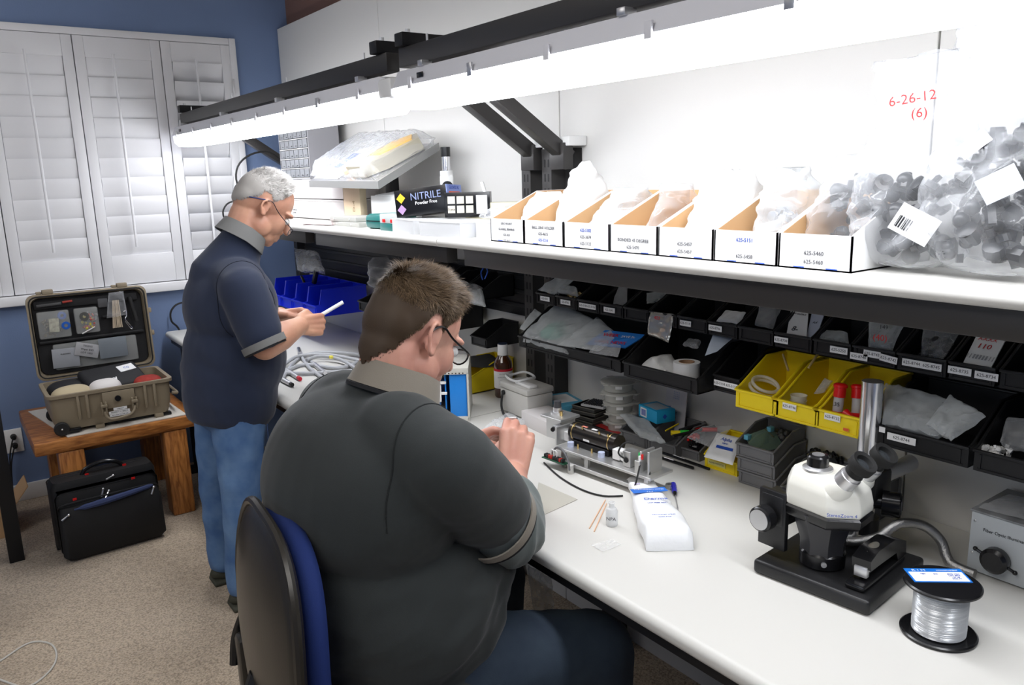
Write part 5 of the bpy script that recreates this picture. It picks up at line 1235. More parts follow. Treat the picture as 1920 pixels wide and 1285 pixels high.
props(ob('cloudy_strip', flat_mb(at(1322, 668, x=-.20), at(1345, 660, x=-.20), at(1374, 635, x=-.14), at(1338, 625, x=-.15), th=.003, crumple=.001, nu=10, nv=8), mat('cloudy_strip', (.55, .62, .72), .3, alpha=.75), world=True, sharp=70), 'cloudy segmented plastic strip standing behind the paper roll', 'strip')
fbag([(1280, 650, -.15), (1310, 655, -.15), (1315, 645, -.11), (1290, 640, -.11)], 'small clear bag behind the paper roll', seed=16)
# yellow bins
ty = ys(1440, 725, -.15)
for k, r_ in enumerate((.036, .030)):
    P_ = [V((-.16+(r_)*math.cos(a)*.9, ty+r_*math.sin(a), 1.02+.012*math.cos(a)*-1+.01*k+.02*math.sin(a+1))) for a in [j*PI/5 for j in range(10)]]
    props(ob('clear_tubing', MB().tube(P_, .0042, 8, closed=True), mat('clear_tube', (.85, .85, .8), .1, alpha=.35), world=True, sharp=60), ['outer coil of clear tubing in the left yellow bin', 'inner coil of clear tubing in the left yellow bin'][k], 'tubing')
for k, (q0, q1, lb) in enumerate((((1516, 690, -.17), (1534, 663, -.13), 'brown tube end sticking out between the yellow bins'), ((1478, 695, -.15), (1468, 665, -.12), 'thin tube end sticking out of the left yellow bin'))):
    props(ob('tube_end', MB().cyl(at(q0[0], q0[1], x=q0[2]), at(q1[0], q1[1], x=q1[2]), .0028), mat('tan_tube', (.45, .33, .14), .4), world=True), lb, 'tube')
cy_ = ys(1500, 745, -.17)
for k in range(3):
    props(ob('clear_cup', MB().lathe([(.014, 0), (.017, .014), (.0185, .014), (.0155, -.001)], (-.175, cy_, .992+.011*k), seg=24, close=True), mat('hazy_cup', (.8, .78, .68), .2, alpha=.5), world=True), ['bottom clear cup in the middle yellow bin', 'middle clear cup in the middle yellow bin', 'top clear cup in the middle yellow bin'][k], 'cup', 'clear cups in the middle yellow bin')
fbag([(1525, 740, -.15), (1545, 738, -.13), (1562, 715, -.10), (1545, 712, -.10)], 'small packet at the back of the middle yellow bin', M_clear2, seed=22, th=.006)
def vial(px, py, x, ax, lb):
    p = at(px, py, x=x); d = V(ax).normalized(); t = thing('vial', lb, 'vial', p, 0, 'red-capped vials in the right yellow bin')
    ob('vial_body', MB().lathe([(.001, 0), (.010, 0), (.0105, .002), (.0105, .034)], p, d, 20), mat('vial_glass', (.6, .6, .62), .15, alpha=.7), t, world=True)
    ob('red_cap', MB().lathe([(.0125, .032), (.0125, .052), (.0145, .053), (.0145, .058), (.010, .061), (.001, .061)], p, d, 12), M_red_pl, t, world=True); ob('red_foot', MB().lathe([(.001, -.008), (.016, -.008), (.016, -.003), (.0105, .001)], p, d, 12), M_red_pl, t, world=True)
    return t, p, d
vt, vp_, vd = vial(1570, 772, -.185, (.12, .0, 1), 'red-capped vial marked 35 standing in the right yellow bin')
text('.35', frame(vp_+vd*.018+V((-.0112, -.002, 0)), (.2, -1, 0), (0, 0, 1)), .012, M_ink, vt)
vial(1606, 775, -.16, (.15, .1, 1), 'red-capped vial half hidden behind the chrome column')
props(ob('red_lever', MB().cyl(at(1585, 775, x=-.20), at(1600, 785, x=-.205), .010, .003), M_red_pl, world=True), 'red plastic cone lying in front of the vial', 'cone')
props(ob('red_sticker', MB().box(at(1586, 806, x=-.2255), (.0006, .012, .006)), mat('orange_red', (.7, .12, .03), .4), world=True), 'orange-red oval sticker on the front of the right yellow bin', 'sticker')
# bags in the right black bins
fbag([(1655, 800, -.21), (1760, 822, -.225), (1830, 775, -.12), (1660, 730, -.10)], 'large grey clear bag stuffed in the bin labelled 625-8744', M_clear2, th=.045, seed=25, cr=.010)
fbag([(1735, 800, -.235), (1782, 832, -.245), (1848, 785, -.18), (1780, 745, -.13)], 'clear bag with a pointed corner hanging over the bin labelled 625-8744', M_clear2, th=.02, seed=26, cr=.008)
props(ob('white_clips', junk_mb((-.18, ys(1870, 830, -.18), .992), .05, .07, .022, 36, .006, 55, 'tc'), M_white_pl, world=True), 'white plastic clips in the bin at the right edge', 'parts', kind='stuff')
fbag([(1875, 835, -.19), (1945, 850, -.19), (1950, 800, -.12), (1885, 795, -.12)], 'purplish clear bag beside the white clips', M_clear, seed=27, th=.03)
props(ob('white_tab', MB().box(at(1654, 806, x=-.2265), (.001, .012, .011)), M_label, world=True), 'blank white tab at the left end of the bin labelled 625-8744', 'label')
# far bench bins
fbag([(560, 510, -.22), (610, 512, -.2), (600, 478, -.08), (555, 470, -.10)], 'clear crumpled bag standing behind the blue bins', M_clear, th=.05, seed=33, cr=.012)
t = ob('plastic_bag', bag_mb((-.17, ys(714, 520, -.17), 1.065), .10, .11, .13, seed=44, crumple=.014, top=.6), M_clear, world=True, sharp=80); props(t, 'crumpled clear bag standing on the bins left of the seated man\'s hair', 'bag')
fbag([(852, 560, -.22), (905, 575, -.22), (905, 540, -.14), (848, 522, -.14)], 'clear bag with a pointed corner in the wide bin behind the forehead', M_clear, th=.02, seed=34, cr=.008)
fbag([(880, 568, -.22), (912, 578, -.22), (905, 545, -.16), (878, 545, -.16)], 'whitish clear bag right of the pointed bag behind the forehead', M_clear2, th=.02, seed=35)
for k, (q0, q1, q2) in enumerate((((905, 525), (902, 512), (906, 503)), ((909, 523), (914, 510), (912, 502)))):
    props(ob('cable_tie', MB().tube([at(*q0, x=-.15), at(*q1, x=-.15), at(*q2, x=-.14)], .0022, 6), mat('blue_tie', (.03, .12, .6), .4), world=True), ['left blue cable tie sticking out of a small bin', 'right blue cable tie sticking out of a small bin'][k], 'cable tie', 'blue cable ties')
for k, (q0, q1, r_, lb) in enumerate((((645/1.15, 0), (0, 0), .01, ''),)): pass
props(ob('black_tube', MB().cyl(at(589, 530, x=-.20), at(594, 506, x=-.20), .0125), M_black_pl, world=True), 'short black tube standing in the second blue bin from the right', 'tube')
props(ob('black_rod', MB().tube([at(572, 534, x=-.22), at(568, 524, x=-.22), at(565, 519, x=-.22)], .007), M_black_pl, world=True), 'thin black rod leaning in a blue bin', 'rod')
props(ob('small_parts', junk_mb((-.2, 2.95, .990), .06, .08, .02, 24, .008, 61), M_silv, world=True), 'small clear fittings in the black bin right of the blue bins', 'parts', kind='stuff')
# ---------------------------------------------------------------- oak table, hard case, rolling bag, desk at the left
M_oak = wood_mat('oak_wood', (.22, .070, .014), (.50, .20, .050), (1.2, 9, 9)); M_oakv = wood_mat('oak_wood_upright', (.22, .070, .014), (.50, .20, .050), (9, 9, 1.2))
TX0, TX1, TY0, TY1, TZ = -1.465, -.80, 3.745, 4.40, .47
t = thing('oak_table', 'heavy oak side table against the blue wall under the shutters', 'table', ((TX0+TX1)/2, (TY0+TY1)/2, 0))
tb_ = ob('table_top', MB().span((TX0, TY0, TZ-.058), (TX1, TY1, TZ), bev=.008), M_oak, t, world=True)
for x, y in ((-1.33, 3.80), (-.905, 3.80), (-1.33, 4.33), (-.905, 4.33)): ob('leg', MB().box((x, y, (TZ-.058)/2), (.10, .10, TZ-.058), bev=.008), M_oakv, t, world=True)
for y in (3.80, 4.33): ob('apron', MB().box((-1.1175, y, TZ-.098), (.32, .03, .08), bev=.003) if y > 4 else MB().box((-1.1175, y+.03, TZ-.075), (.32, .02, .03), bev=.003), M_oak, t, world=True)
q = [V((-1.43, 4.33, TZ+.001)), V((-1.335, 3.755, TZ+.001)), V((-.845, 3.76, TZ+.001)), V((-.87, 4.33, TZ+.001))]
props(ob('cardboard_sheet', MB().rings([q, [v+V((0, 0, .004)) for v in q]]), mat('offwhite_board', (.62, .58, .52), .7), world=True), 'off-white sheet of board on the oak table under the hard case', 'board')
# hard case
def rrect(x0, x1, y0, y1, z, r=.03, n=4):
    P_ = []
    for cx, cy, a0 in ((x1-r, y1-r, 0), (x0+r, y1-r, PI/2), (x0+r, y0+r, PI), (x1-r, y0+r, 1.5*PI)):
        for k in range(n+1): a = a0+k*PI/2/n; P_.append(V((cx+r*math.cos(a), cy+r*math.sin(a), z)))
    return P_
M_tan = mat('desert_tan_plastic', (.25, .205, .14), .5, bump=.2, bscale=300, bdist=.0005)
M_lin = mat('black_nylon', (.010, .010, .011), .8, bump=.5, bscale=200, bdist=.001)
X0, X1, Y0, Y1, Z0, Z1 = -1.385, -.885, 3.785, 4.095, TZ+.022, .652
def hard_case():
    t = thing('hard_case', 'open tan hard-shell wheeled case on the oak table', 'case', ((X0+X1)/2, (Y0+Y1)/2, TZ+.006))
    th = .008
    b_ = MB().rings([rrect(X0+.022, X1-.022, Y0+.018, Y1-.01, Z0), rrect(X0+.01, X1-.01, Y0+.008, Y1-.004, Z0+.05), rrect(X0+.006, X1-.006, Y0+.004, Y1, Z1-.018), rrect(X0-.004, X1+.004, Y0-.006, Y1+.006, Z1-.014), rrect(X0-.004, X1+.004, Y0-.006, Y1+.006, Z1),
         rrect(X0+.012, X1-.012, Y0+.012, Y1-.010, Z1), rrect(X0+.018, X1-.018, Y0+.018, Y1-.014, Z0+.012)])
    body = ob('case_shell', b_, M_tan, t, world=True, sharp=40)
    for x in (-1.275, -1.24, -1.005, -.965): ob('shell_rib', MB().box((x, Y0+.001, (Z0+Z1)/2+.015), (.012, .014, Z1-Z0-.05), bev=.003), M_tan, t, world=True)
    ob('latch_panel', MB().box((-1.115, Y0-.002, Z1-.055), (.13, .012, .075), bev=.003), M_tan, t, world=True)
    ob('case_lock', MB().cyl((-1.12, Y0-.006, Z1-.05), (-1.12, Y0-.018, Z1-.05), .0125, seg=20), M_black_pl, t, world=True)
    hd = MB()
    for s in (-1, 1):
        xx = -1.117+s*.062
        for d in (-.008, .008): hd.box((xx+d, Y0-.012, Z1-.085), (.007, .016, .055), bev=.002)
        hd.box((xx, Y0-.014, Z1-.075), (.026, .018, .014), bev=.003)
    hd.tube([(-1.179, Y0-.016, Z1-.10), (-1.172, Y0-.02, Z1-.125), (-1.15, Y0-.022, Z1-.138), (-1.085, Y0-.022, Z1-.132), (-1.062, Y0-.02, Z1-.115), (-1.055, Y0-.016, Z1-.095)], .006, 8)
    ob('carry_handle', hd, M_tan, t, world=True)
    for k, (dx, dz, w_, s) in enumerate(((0, 0, .055, 'USER KIT'), (-.005, -.014, .085, 'PROPERTY OF BENCH'), (-.003, -.027, .085, 'RETURN TO LAB 555'))):
        l_ = ob('sticker', MB().box((-1.115+dx, Y0-.0095, Z1-.098+dz), (w_, .001, .012)), M_label, t, world=True); text(s, frame((-1.115+dx, Y0-.0105, Z1-.098+dz), (1, 0, 0), (0, 0, 1)), .007, M_ink, l_)
    for yy in (Y0+.008, Y1-.03):
        w_ = ob('wheel', MB().lathe([(.001, -.011), (.026, -.011), (.030, -.006), (.030, .006), (.026, .011), (.001, .011)], (X0+.035, yy-.012, TZ+.006+.030), (0, 1, 0), 28), M_rubber, t, world=True)
        ob('axle_bolt', MB().sph((X0+.035, yy-.024, TZ+.036), .004), M_steel, w_, world=True)
    ob('wheel_guard', MB().box((X0+.085, Y0+.012, Z0-.002), (.05, .03, .016), bev=.004), M_black_pl, t, world=True)
    for x in (-1.20, -.955): ob('foot', MB().box((x, Y0+.02, TZ+.014), (.036, .03, .018), bev=.003), M_tan, t, world=True)
    ob('skid', MB().box((-1.06, Y0+.05, TZ+.012), (.22, .03, .012), bev=.003).box((-.925, Y0+.03, TZ+.013), (.05, .03, .014), bev=.003), M_black_pl, t, world=True)
    ob('pull_handle', MB().tube([(X1+.002, Y0+.05, Z0+.08), (X1+.03, Y0+.07, Z0+.07), (X1+.03, Y1-.07, Z0+.07), (X1+.002, Y1-.05, Z0+.08)], .007, 8), M_tan, t, world=True)
    # lid: built flat then tilted up about the hinge
    H_ = Matrix.Translation((0, Y1+.004, Z1+.004)) @ Matrix.Rotation(math.radians(-4), 4, 'X')
    L_ = .395; wx0, wx1 = X0-.002, X1+.002
    def lr(x0, x1, z0, z1, y, r=.035): # ring in lid plane (x,z) at depth y
        return [V((p.x, y, p.y)) for p in rrect(x0, x1, z0, z1, 0, r)]
    lid = MB().rings([lr(wx0+.02, wx1-.02, .02, L_-.02, .075), lr(wx0+.006, wx1-.006, .006, L_-.006, .03), lr(wx0, wx1, 0, L_, .012), lr(wx0, wx1, 0, L_, 0), lr(wx0+.007, wx1-.007, .007, L_-.007, -.003), lr(wx0+.010, wx1-.010, .010, L_-.010, .002), lr(wx0+.016, wx1-.016, .016, L_-.016, .001), lr(wx0+.022, wx1-.022, .022, L_-.022, .05)]).xf(H_)
    ld = ob('lid', lid, M_tan, t, world=True, sharp=40)
    ob('lid_seal', MB().tube([H_ @ p for p in lr(wx0+.0115, wx1-.0115, .0115, L_-.0115, -.001, .03)], .003, 6, sub=1, closed=True), M_rubber, ld, world=True)
    ob('lid_lining', MB().rings([lr(wx0+.023, wx1-.023, .023, L_-.023, .045), lr(wx0+.023, wx1-.023, .023, L_-.023, .030)]).xf(H_), M_lin, ld, world=True)
    for x in (-1.295, -.985):
        ob('lid_catch', MB().box((x, .01, L_+.008), (.045, .03, .022), bev=.004).box((x-.035, .012, L_+.006), (.022, .02, .012), bev=.003).xf(H_), M_tan, ld, world=True)
    for z in (.16, .27): ob('hinge_lug', MB().box((wx1+.006, .012, z), (.014, .02, .024), bev=.003).xf(H_), M_tan, ld, world=True)
    def pocket(name, x0, x1, z0, z1, m_, d=.018, y=.028):
        return ob(name, MB().box(((x0+x1)/2, y-d/2, (z0+z1)/2), (x1-x0, d, z1-z0), bev=min(.008, d*.45)).xf(H_), m_, ld, world=True)
    pocket('upper_flap', wx0+.03, wx1-.04, .325, .362, M_lin, .012); pocket('zip_band', wx0+.03, wx1-.03, .165, .182, mat('black_band', (.006, .006, .007), .6), .014)
    M_pk = mat('clear_vinyl_pocket', (.45, .46, .45), .2, alpha=.35, bump=.4, bscale=40)
    pocket('clear_pocket', wx0+.035, wx0+.165, .19, .315, M_pk, .028); pocket('clear_pocket', wx0+.185, wx0+.285, .195, .315, M_pk, .026); pocket('clear_pocket', wx0+.08, wx1-.07, .04, .160, M_pk, .022)
    pocket('strap', wx0+.30, wx0+.40, .255, .270, M_lin, .02)
    pocket('grey_pouch', wx0+.29, wx0+.335, .305, .350, mat('grey_pouch', (.07, .07, .075), .7), .016)
    g = H_
    return t, H_, wx0, wx1, ld
ct, H_, wx0, wx1, ld = hard_case()
def inlid(x, z, y=0): return H_ @ V((wx0+x, y, z))
def lidobj(name, lb, cat, mb, m, group=None, kind=None): return props(ob(name, mb.xf(H_), m, world=True), lb, cat, group, kind)
lidobj('tape_roll', 'blue spool with a dark hub in the lid of the hard case', 'spool', MB().lathe([(.008, -.004), (.018, -.004), (.018, .004), (.008, .004)], (wx0+.145, .002, .243), (0, 1, 0), 24, close=True), mat('spool_blue', (.01, .09, .42), .4), 'blue spools in the case lid')
lidobj('tape_roll', 'blue spool half hidden at the top of the left lid pocket', 'spool', MB().lathe([(.007, -.004), (.018, -.004), (.018, .004), (.007, .004)], (wx0+.135, .006, .290), (0, 1, 0), 24, close=True), mat('spool_blue', (.01, .09, .42)), 'blue spools in the case lid')
lidobj('tape_roll', 'dark grey spool in the middle lid pocket', 'spool', MB().lathe([(.008, -.004), (.020, -.004), (.020, .004), (.008, .004)], (wx0+.225, .004, .275), (0, 1, 0), 24, close=True), mat('spool_grey', (.07, .07, .065), .5))
lidobj('paper_label', 'cream printed card inside the left lid pocket', 'card', MB().box((wx0+.098, .0, .250), (.040, .002, .062), rot=(0, .06, 0)), mat('mottled_card', (.45, .44, .36), .7, var=.4, vscale=60))
lidobj('small_parts', 'small metal fittings in the left lid pocket', 'parts', junk_mb((wx0+.085, .014, .200), .10, .012, .07, 50, .006, 91), mat('bronze_bits', (.16, .14, .09), .5), kind='stuff')
for k, (m_, lb) in enumerate(((mat('bits_yellow', (.5, .42, .03), .5), 'yellow bits in the middle lid pocket'), (mat('bits_red', (.45, .05, .03), .5), 'red bits in the middle lid pocket'), (mat('bits_grey', (.2, .2, .2), .5), 'grey bits in the middle lid pocket'))):
    lidobj('small_parts', lb, 'parts', junk_mb((wx0+.235+.01*k, .010, .205+.01*k), .07, .012, .06, 12, .0065, 92+k), m_, kind='stuff')
lidobj('pen_knife', 'silver clip pen across the bottom of the middle lid pocket', 'pen', MB().cyl((wx0+.205, -.006, .196), (wx0+.262, -.008, .222), .0035, seg=8), M_steel)
lidobj('swab_bundle', 'bundle of pale wooden swabs in a clear wrapper in the case lid', 'swabs', (lambda mb: [mb.cyl((wx0+.352+.004*i, -.004+.002*(i % 3), .335), (wx0+.338+.0065*i, -.006+.002*(i % 3), .205), .0024, seg=6) for i in range(7)] and mb)(MB()), mat('pale_wood', (.55, .45, .33), .6), kind='stuff')
lidobj('plastic_bag', 'twisted clear wrapper around the swabs in the case lid', 'bag', flat_mb(V((wx0+.315, -.010, .255)), V((wx0+.405, -.010, .262)), V((wx0+.402, -.010, .375)), V((wx0+.338, -.010, .372)), th=.016, seed=51, crumple=.006), M_clear)
lidobj('wire_clip', 'bent white wire hook at the right of the case lid', 'hook', MB().tube([(wx0+.392, -.012, .278), (wx0+.402, -.014, .282), (wx0+.400, -.014, .255), (wx0+.394, -.014, .240), (wx0+.418, -.014, .198), (wx0+.412, -.012, .194), (wx0+.392, -.012, .232)], .002, 6, sub=3), M_chrome)
lidobj('torch', 'slim black torch in the right edge of the case lid', 'torch', MB().cyl((wx0+.428, .005, .345), (wx0+.445, .004, .225), .009, seg=14), M_rubber)
lidobj('tool_strip', 'dark tools with a red handle along the top of the case lid', 'tools', MB().box((wx0+.09, .0, .345), (.10, .006, .012), rot=(0, -.03, 0), bev=.002), mat('dark_grey_bits', (.05, .05, .05), .5))
lidobj('screwdriver', 'short red-brown tool handle along the top of the case lid', 'tool', MB().cyl((wx0+.145, .0, .350), (wx0+.185, .0, .352), .005, seg=8), mat('dull_red', (.30, .03, .02), .5))
for k, (x, z, w_, h_, r, lb, lines) in enumerate(((.125, .095, .11, .088, .03, 'grey foil packet marked Purewipe in the lower lid pocket', ['PUREWIPE']), (.215, .118, .10, .062, .30, 'white printed pouch laid across the lower lid pocket', ['TX2015', 'Wiper ESD', 'LOT 1003']), (.325, .115, .12, .095, .0, 'flat clear bag on the right side of the lower lid pocket', []))):
    mb = MB().box((0, 0, 0), (w_, .003, h_), bev=.001).xf(Matrix.Translation((wx0+x, -.002-.003*k, z)) @ Matrix.Rotation(r, 4, 'Y'))
    o = lidobj('foil_packet', lb, 'packet', mb, mat('packet_grey_%d' % k, ((.28, .29, .31), (.36, .36, .37), (.22, .25, .28))[k], .35, alpha=1 if k < 2 else .7))
    for i, s in enumerate(lines): text(s, H_ @ Matrix.Translation((wx0+x, -.0045-.003*k, z)) @ Matrix.Rotation(r, 4, 'Y') @ Matrix.Translation((0, 0, .018-.016*i)) @ Matrix.Rotation(PI/2, 4, 'X'), .012 if k == 1 else .009, M_ink, o)
# bags in the case body
def pouch(c, s, rz, rx, m_, lb, trim=None):
    t = thing('zip_pouch', lb, 'pouch', c, rz, rot=(rx, 0, rz))
    mb = MB().sph((0, 0, 0), s, u=24, v=14)
    for v in mb.bm.verts: v.co = V((math.copysign(abs(v.co.x/s[0])**.7, v.co.x)*s[0], v.co.y, math.copysign(abs(v.co.z/s[2])**.8, v.co.z)*s[2]))*1.0
    ob('pouch_body', mb, m_, t, sharp=60)
    if trim: ob('zip', MB().tube([(-s[0]*.93, -s[1]*.2, 0), (-s[0]*.5, -s[1]*.83, .004), (0, -s[1]*1.0, .004), (s[0]*.5, -s[1]*.83, .004), (s[0]*.93, -s[1]*.2, 0)], .003, 6), trim, t)
    return t
M_nyl = mat('black_pouch_nylon', (.012, .012, .014), .7, bump=.3, bscale=200, bdist=.001)
pouch((X0+.11, Y0+.20, Z1-.025), (.095, .07, .045), .1, 0, M_nyl, 'black soft pouch at the left back of the hard case')
pouch((X0+.10, Y0+.085, Z1-.035), (.085, .06, .052), .25, .15, mat('beige_pouch', (.48, .40, .26), .8), 'beige zipped pouch at the left front of the hard case', M_black_pl)
pouch((X0+.235, Y0+.085, Z1-.025), (.068, .055, .048), .1, .15, mat('white_pouch', (.68, .65, .63), .6), 'white zipped pouch in the middle of the hard case', M_label)
t = thing('camera_bag', 'large black pouch with white lettering across the hard case', 'pouch', (X0+.285, Y0+.17, Z1), .35, rot=(.45, 0, .25))
ob('pouch_body', MB().box((0, 0, 0), (.26, .17, .05), bev=.02, seg=3), M_nyl, t); text('Hussey', Matrix.Translation((-.05, -.035, .0256)) @ Matrix.Rotation(.15, 4, 'Z'), .036, M_label, t, world=False, bold=.001)
l_ = ob('tag', MB().box((.07, .03, .026), (.075, .045, .002), rot=(0, 0, .1)), M_label, t); text('CG', Matrix.Translation((.07, .03, .0275)), .018, M_ink_blue, l_, world=False)
pouch((X1-.085, Y0+.10, Z1-.035), (.062, .066, .042), -.2, 0, mat('red_cloth', (.35, .03, .02), .8, var=.3, vscale=40), 'red cloth pouch at the right of the hard case', M_nyl)
# rolling bag
def roller():
    t = thing('rolling_bag', 'black rolling laptop bag standing under the oak table', 'suitcase', (-1.235, 3.63, 0), .045)
    M_b = mat('black_ballistic_nylon', (.007, .007, .008), .7, bump=.5, bscale=350, bdist=.0006); M_pip = mat('black_piping', (.02, .02, .022), .35)
    def sec(w_, d0, d1, z0, z1, r=.03): return MB().rings([rrect(-w_/2+.012, w_/2-.012, d0+.01, d1-.01, z0, r), rrect(-w_/2, w_/2, d0, d1, z0+.02, r), rrect(-w_/2, w_/2, d0, d1, z1-.025, r), rrect(-w_/2+.012, w_/2-.012, d0+.008, d1-.008, z1, r)])
    ob('main_body', sec(.41, -.02, .112, .02, .325), M_b, t); ob('middle_section', sec(.40, -.055, -.015, .015, .295), M_b, t); 
    fp = MB().rings([rrect(-.185, .185, -.095, -.05, .012, .02), rrect(-.20, .20, -.105, -.05, .03, .02), rrect(-.198, .198, -.10, -.05, .20, .02), rrect(-.19, .19, -.085, -.05, .235, .02)])
    ob('front_pocket', fp, M_b, t)
    ob('blue_lining', MB().tube([(-.14, -.088, .225), (-.05, -.098, .232), (.06, -.095, .240), (.17, -.080, .246)], .012, 8, rr=[.004, .012, .014, .013, .012, .010, .004]), mat('blue_lining', (.03, .045, .12), .8), t)
    for z, y, w_ in ((.250, -.075, .385), (.285, -.045, .39), (.312, .0, .40), (.322, .06, .40), (.322, .085, .40)):
        ob('piping', MB().tube([(-w_/2, y+.03, z-.03), (-w_/2+.02, y, z), (0, y-.004, z+.004), (w_/2-.02, y, z), (w_/2, y+.03, z-.03)], .0028, 6), M_pip, t)
    ob('carry_handle', MB().tube([(-.075, .04, .322), (-.06, .04, .345), (0, .04, .362), (.06, .04, .350), (.085, .04, .325)], .009, 10), M_black_pl, t)
    for k, (x, y, z, r) in enumerate(((-.165, -.105, .215, .5), (-.02, -.062, .275, 1.2), (.0, -.064, .262, -1.0), (.03, -.03, .312, .3), (.17, -.092, .24, -1.1))):
        d = V((-math.cos(r), -.2, -abs(math.sin(r)))).normalized(); ob('zip_pull', MB().cyl((x, y, z), V((x, y, z))+d*.032, .0035, .005, seg=8).sph((x, y, z), .006, u=8, v=6), M_chrome, t)
    for x, y, z in ((-.13, -.068, .262), (.10, -.060, .29), (.09, .03, .328), (-.06, .02, .326)): ob('red_tab', MB().box((x, y, z), (.014, .006, .008)), M_red_pl, t)
    for s in (-1, 1): ob('wheel', MB().cyl((s*.19-.012, .09, .022), (s*.19+.012, .09, .022), .022), M_rubber, t)
roller()
# desk at the left edge
t = thing('black_desk', 'black desk at the left edge of the picture, mostly one square leg', 'desk', (-1.9, 3.4, 0))
for x, y in ((-1.588, 3.72), (-2.9, 3.72), (-1.588, 2.9) if False else (-2.9, 3.2), (-2.2, 3.72)): ob('leg', MB().box((x, y, .345), (.055, .055, .69), bev=.003), M_black_metal, t, world=True)
ob('desk_top', MB().span((-2.95, 3.15, .69), (-1.66, 3.75, .715), bev=.004), M_black_metal, t, world=True)
ob('corner_brace', MB().span((-1.70, 3.70, .65), (-1.56, 3.75, .69), bev=.003), M_black_metal, t, world=True)
p = at(0, 672, y=3.66)
t = thing('cable_reel', 'white roll with a thin wire loop at the left edge of the desk', 'roll', (-1.655, 3.70, .715))
ob('roll_body', MB().cyl((-1.685, 3.69, .7155), (-1.685, 3.69, .765), .022), M_white_pl, t, world=True)
ob('wire_loop', MB().tube([(-1.665, 3.68, .735), (-1.61, 3.68, .745), (-1.60, 3.68, .735), (-1.62, 3.68, .71), (-1.66, 3.68, .718)], .0012, 6), M_grey_pl, t, world=True)
t = thing('cardboard_box', 'brown cardboard box with a flap behind the black desk leg', 'box', (-1.66, 4.14, 0))
ob('box_body', MB().box((-1.68, 4.12, .07), (.24, .24, .14), bev=.002), M_kraft, t, world=True); ob('flap', MB().box((-1.525, 4.12, .165), (.10, .18, .004), rot=(0, -.9, 0)), M_kraft, t, world=True)
wl = [at(*p, z=.003) for p in ((-40, 1262), (0, 1240), (55, 1206), (95, 1208), (106, 1232), (90, 1262), (50, 1288), (0, 1275))]
props(ob('wire_loop', MB().tube(wl, .0032, 8, sub=6), mat('white_wire', (.62, .6, .55), .4), world=True), 'thin pale wire looped on the carpet at the lower left corner', 'wire')
props(ob('wall_cable', MB().tube([at(*p, y=4.40) for p in ((348, 566), (330, 572), (320, 586), (322, 603), (334, 615), (344, 640))], .005, 8), M_rubber, world=True), 'black cable loop against the blue wall behind the standing man', 'cable')
props(ob('arm_cable', MB().tube([V((-.10, 4.2, 1.60)), at(505, 286, y=4.2), at(470, 290, y=4.2), at(446, 312, y=4.2), at(445, 345, y=4.2), at(470, 380, y=4.2)], .005, 8), M_rubber, world=True), 'black cable looping from the far light arm down behind the grey-haired man', 'cable')
props(ob('arm_cable', MB().tube([at(500, 318, y=4.25), at(470, 330, y=4.25), at(445, 346, y=4.25), at(440, 360, y=4.25), at(452, 372, y=4.25)], .0045, 8), M_rubber, world=True), 'second black cable loop lower behind the grey-haired man', 'cable')
props(ob('arm_cable', MB().tube([at(500, 390, y=4.3), at(460, 378, y=4.3), at(430, 380, y=4.3), at(418, 398, y=4.3), at(425, 420, y=4.3)], .0045, 8), M_rubber, world=True), 'black cable bulging left of the grey-haired man\'s nape', 'cable')
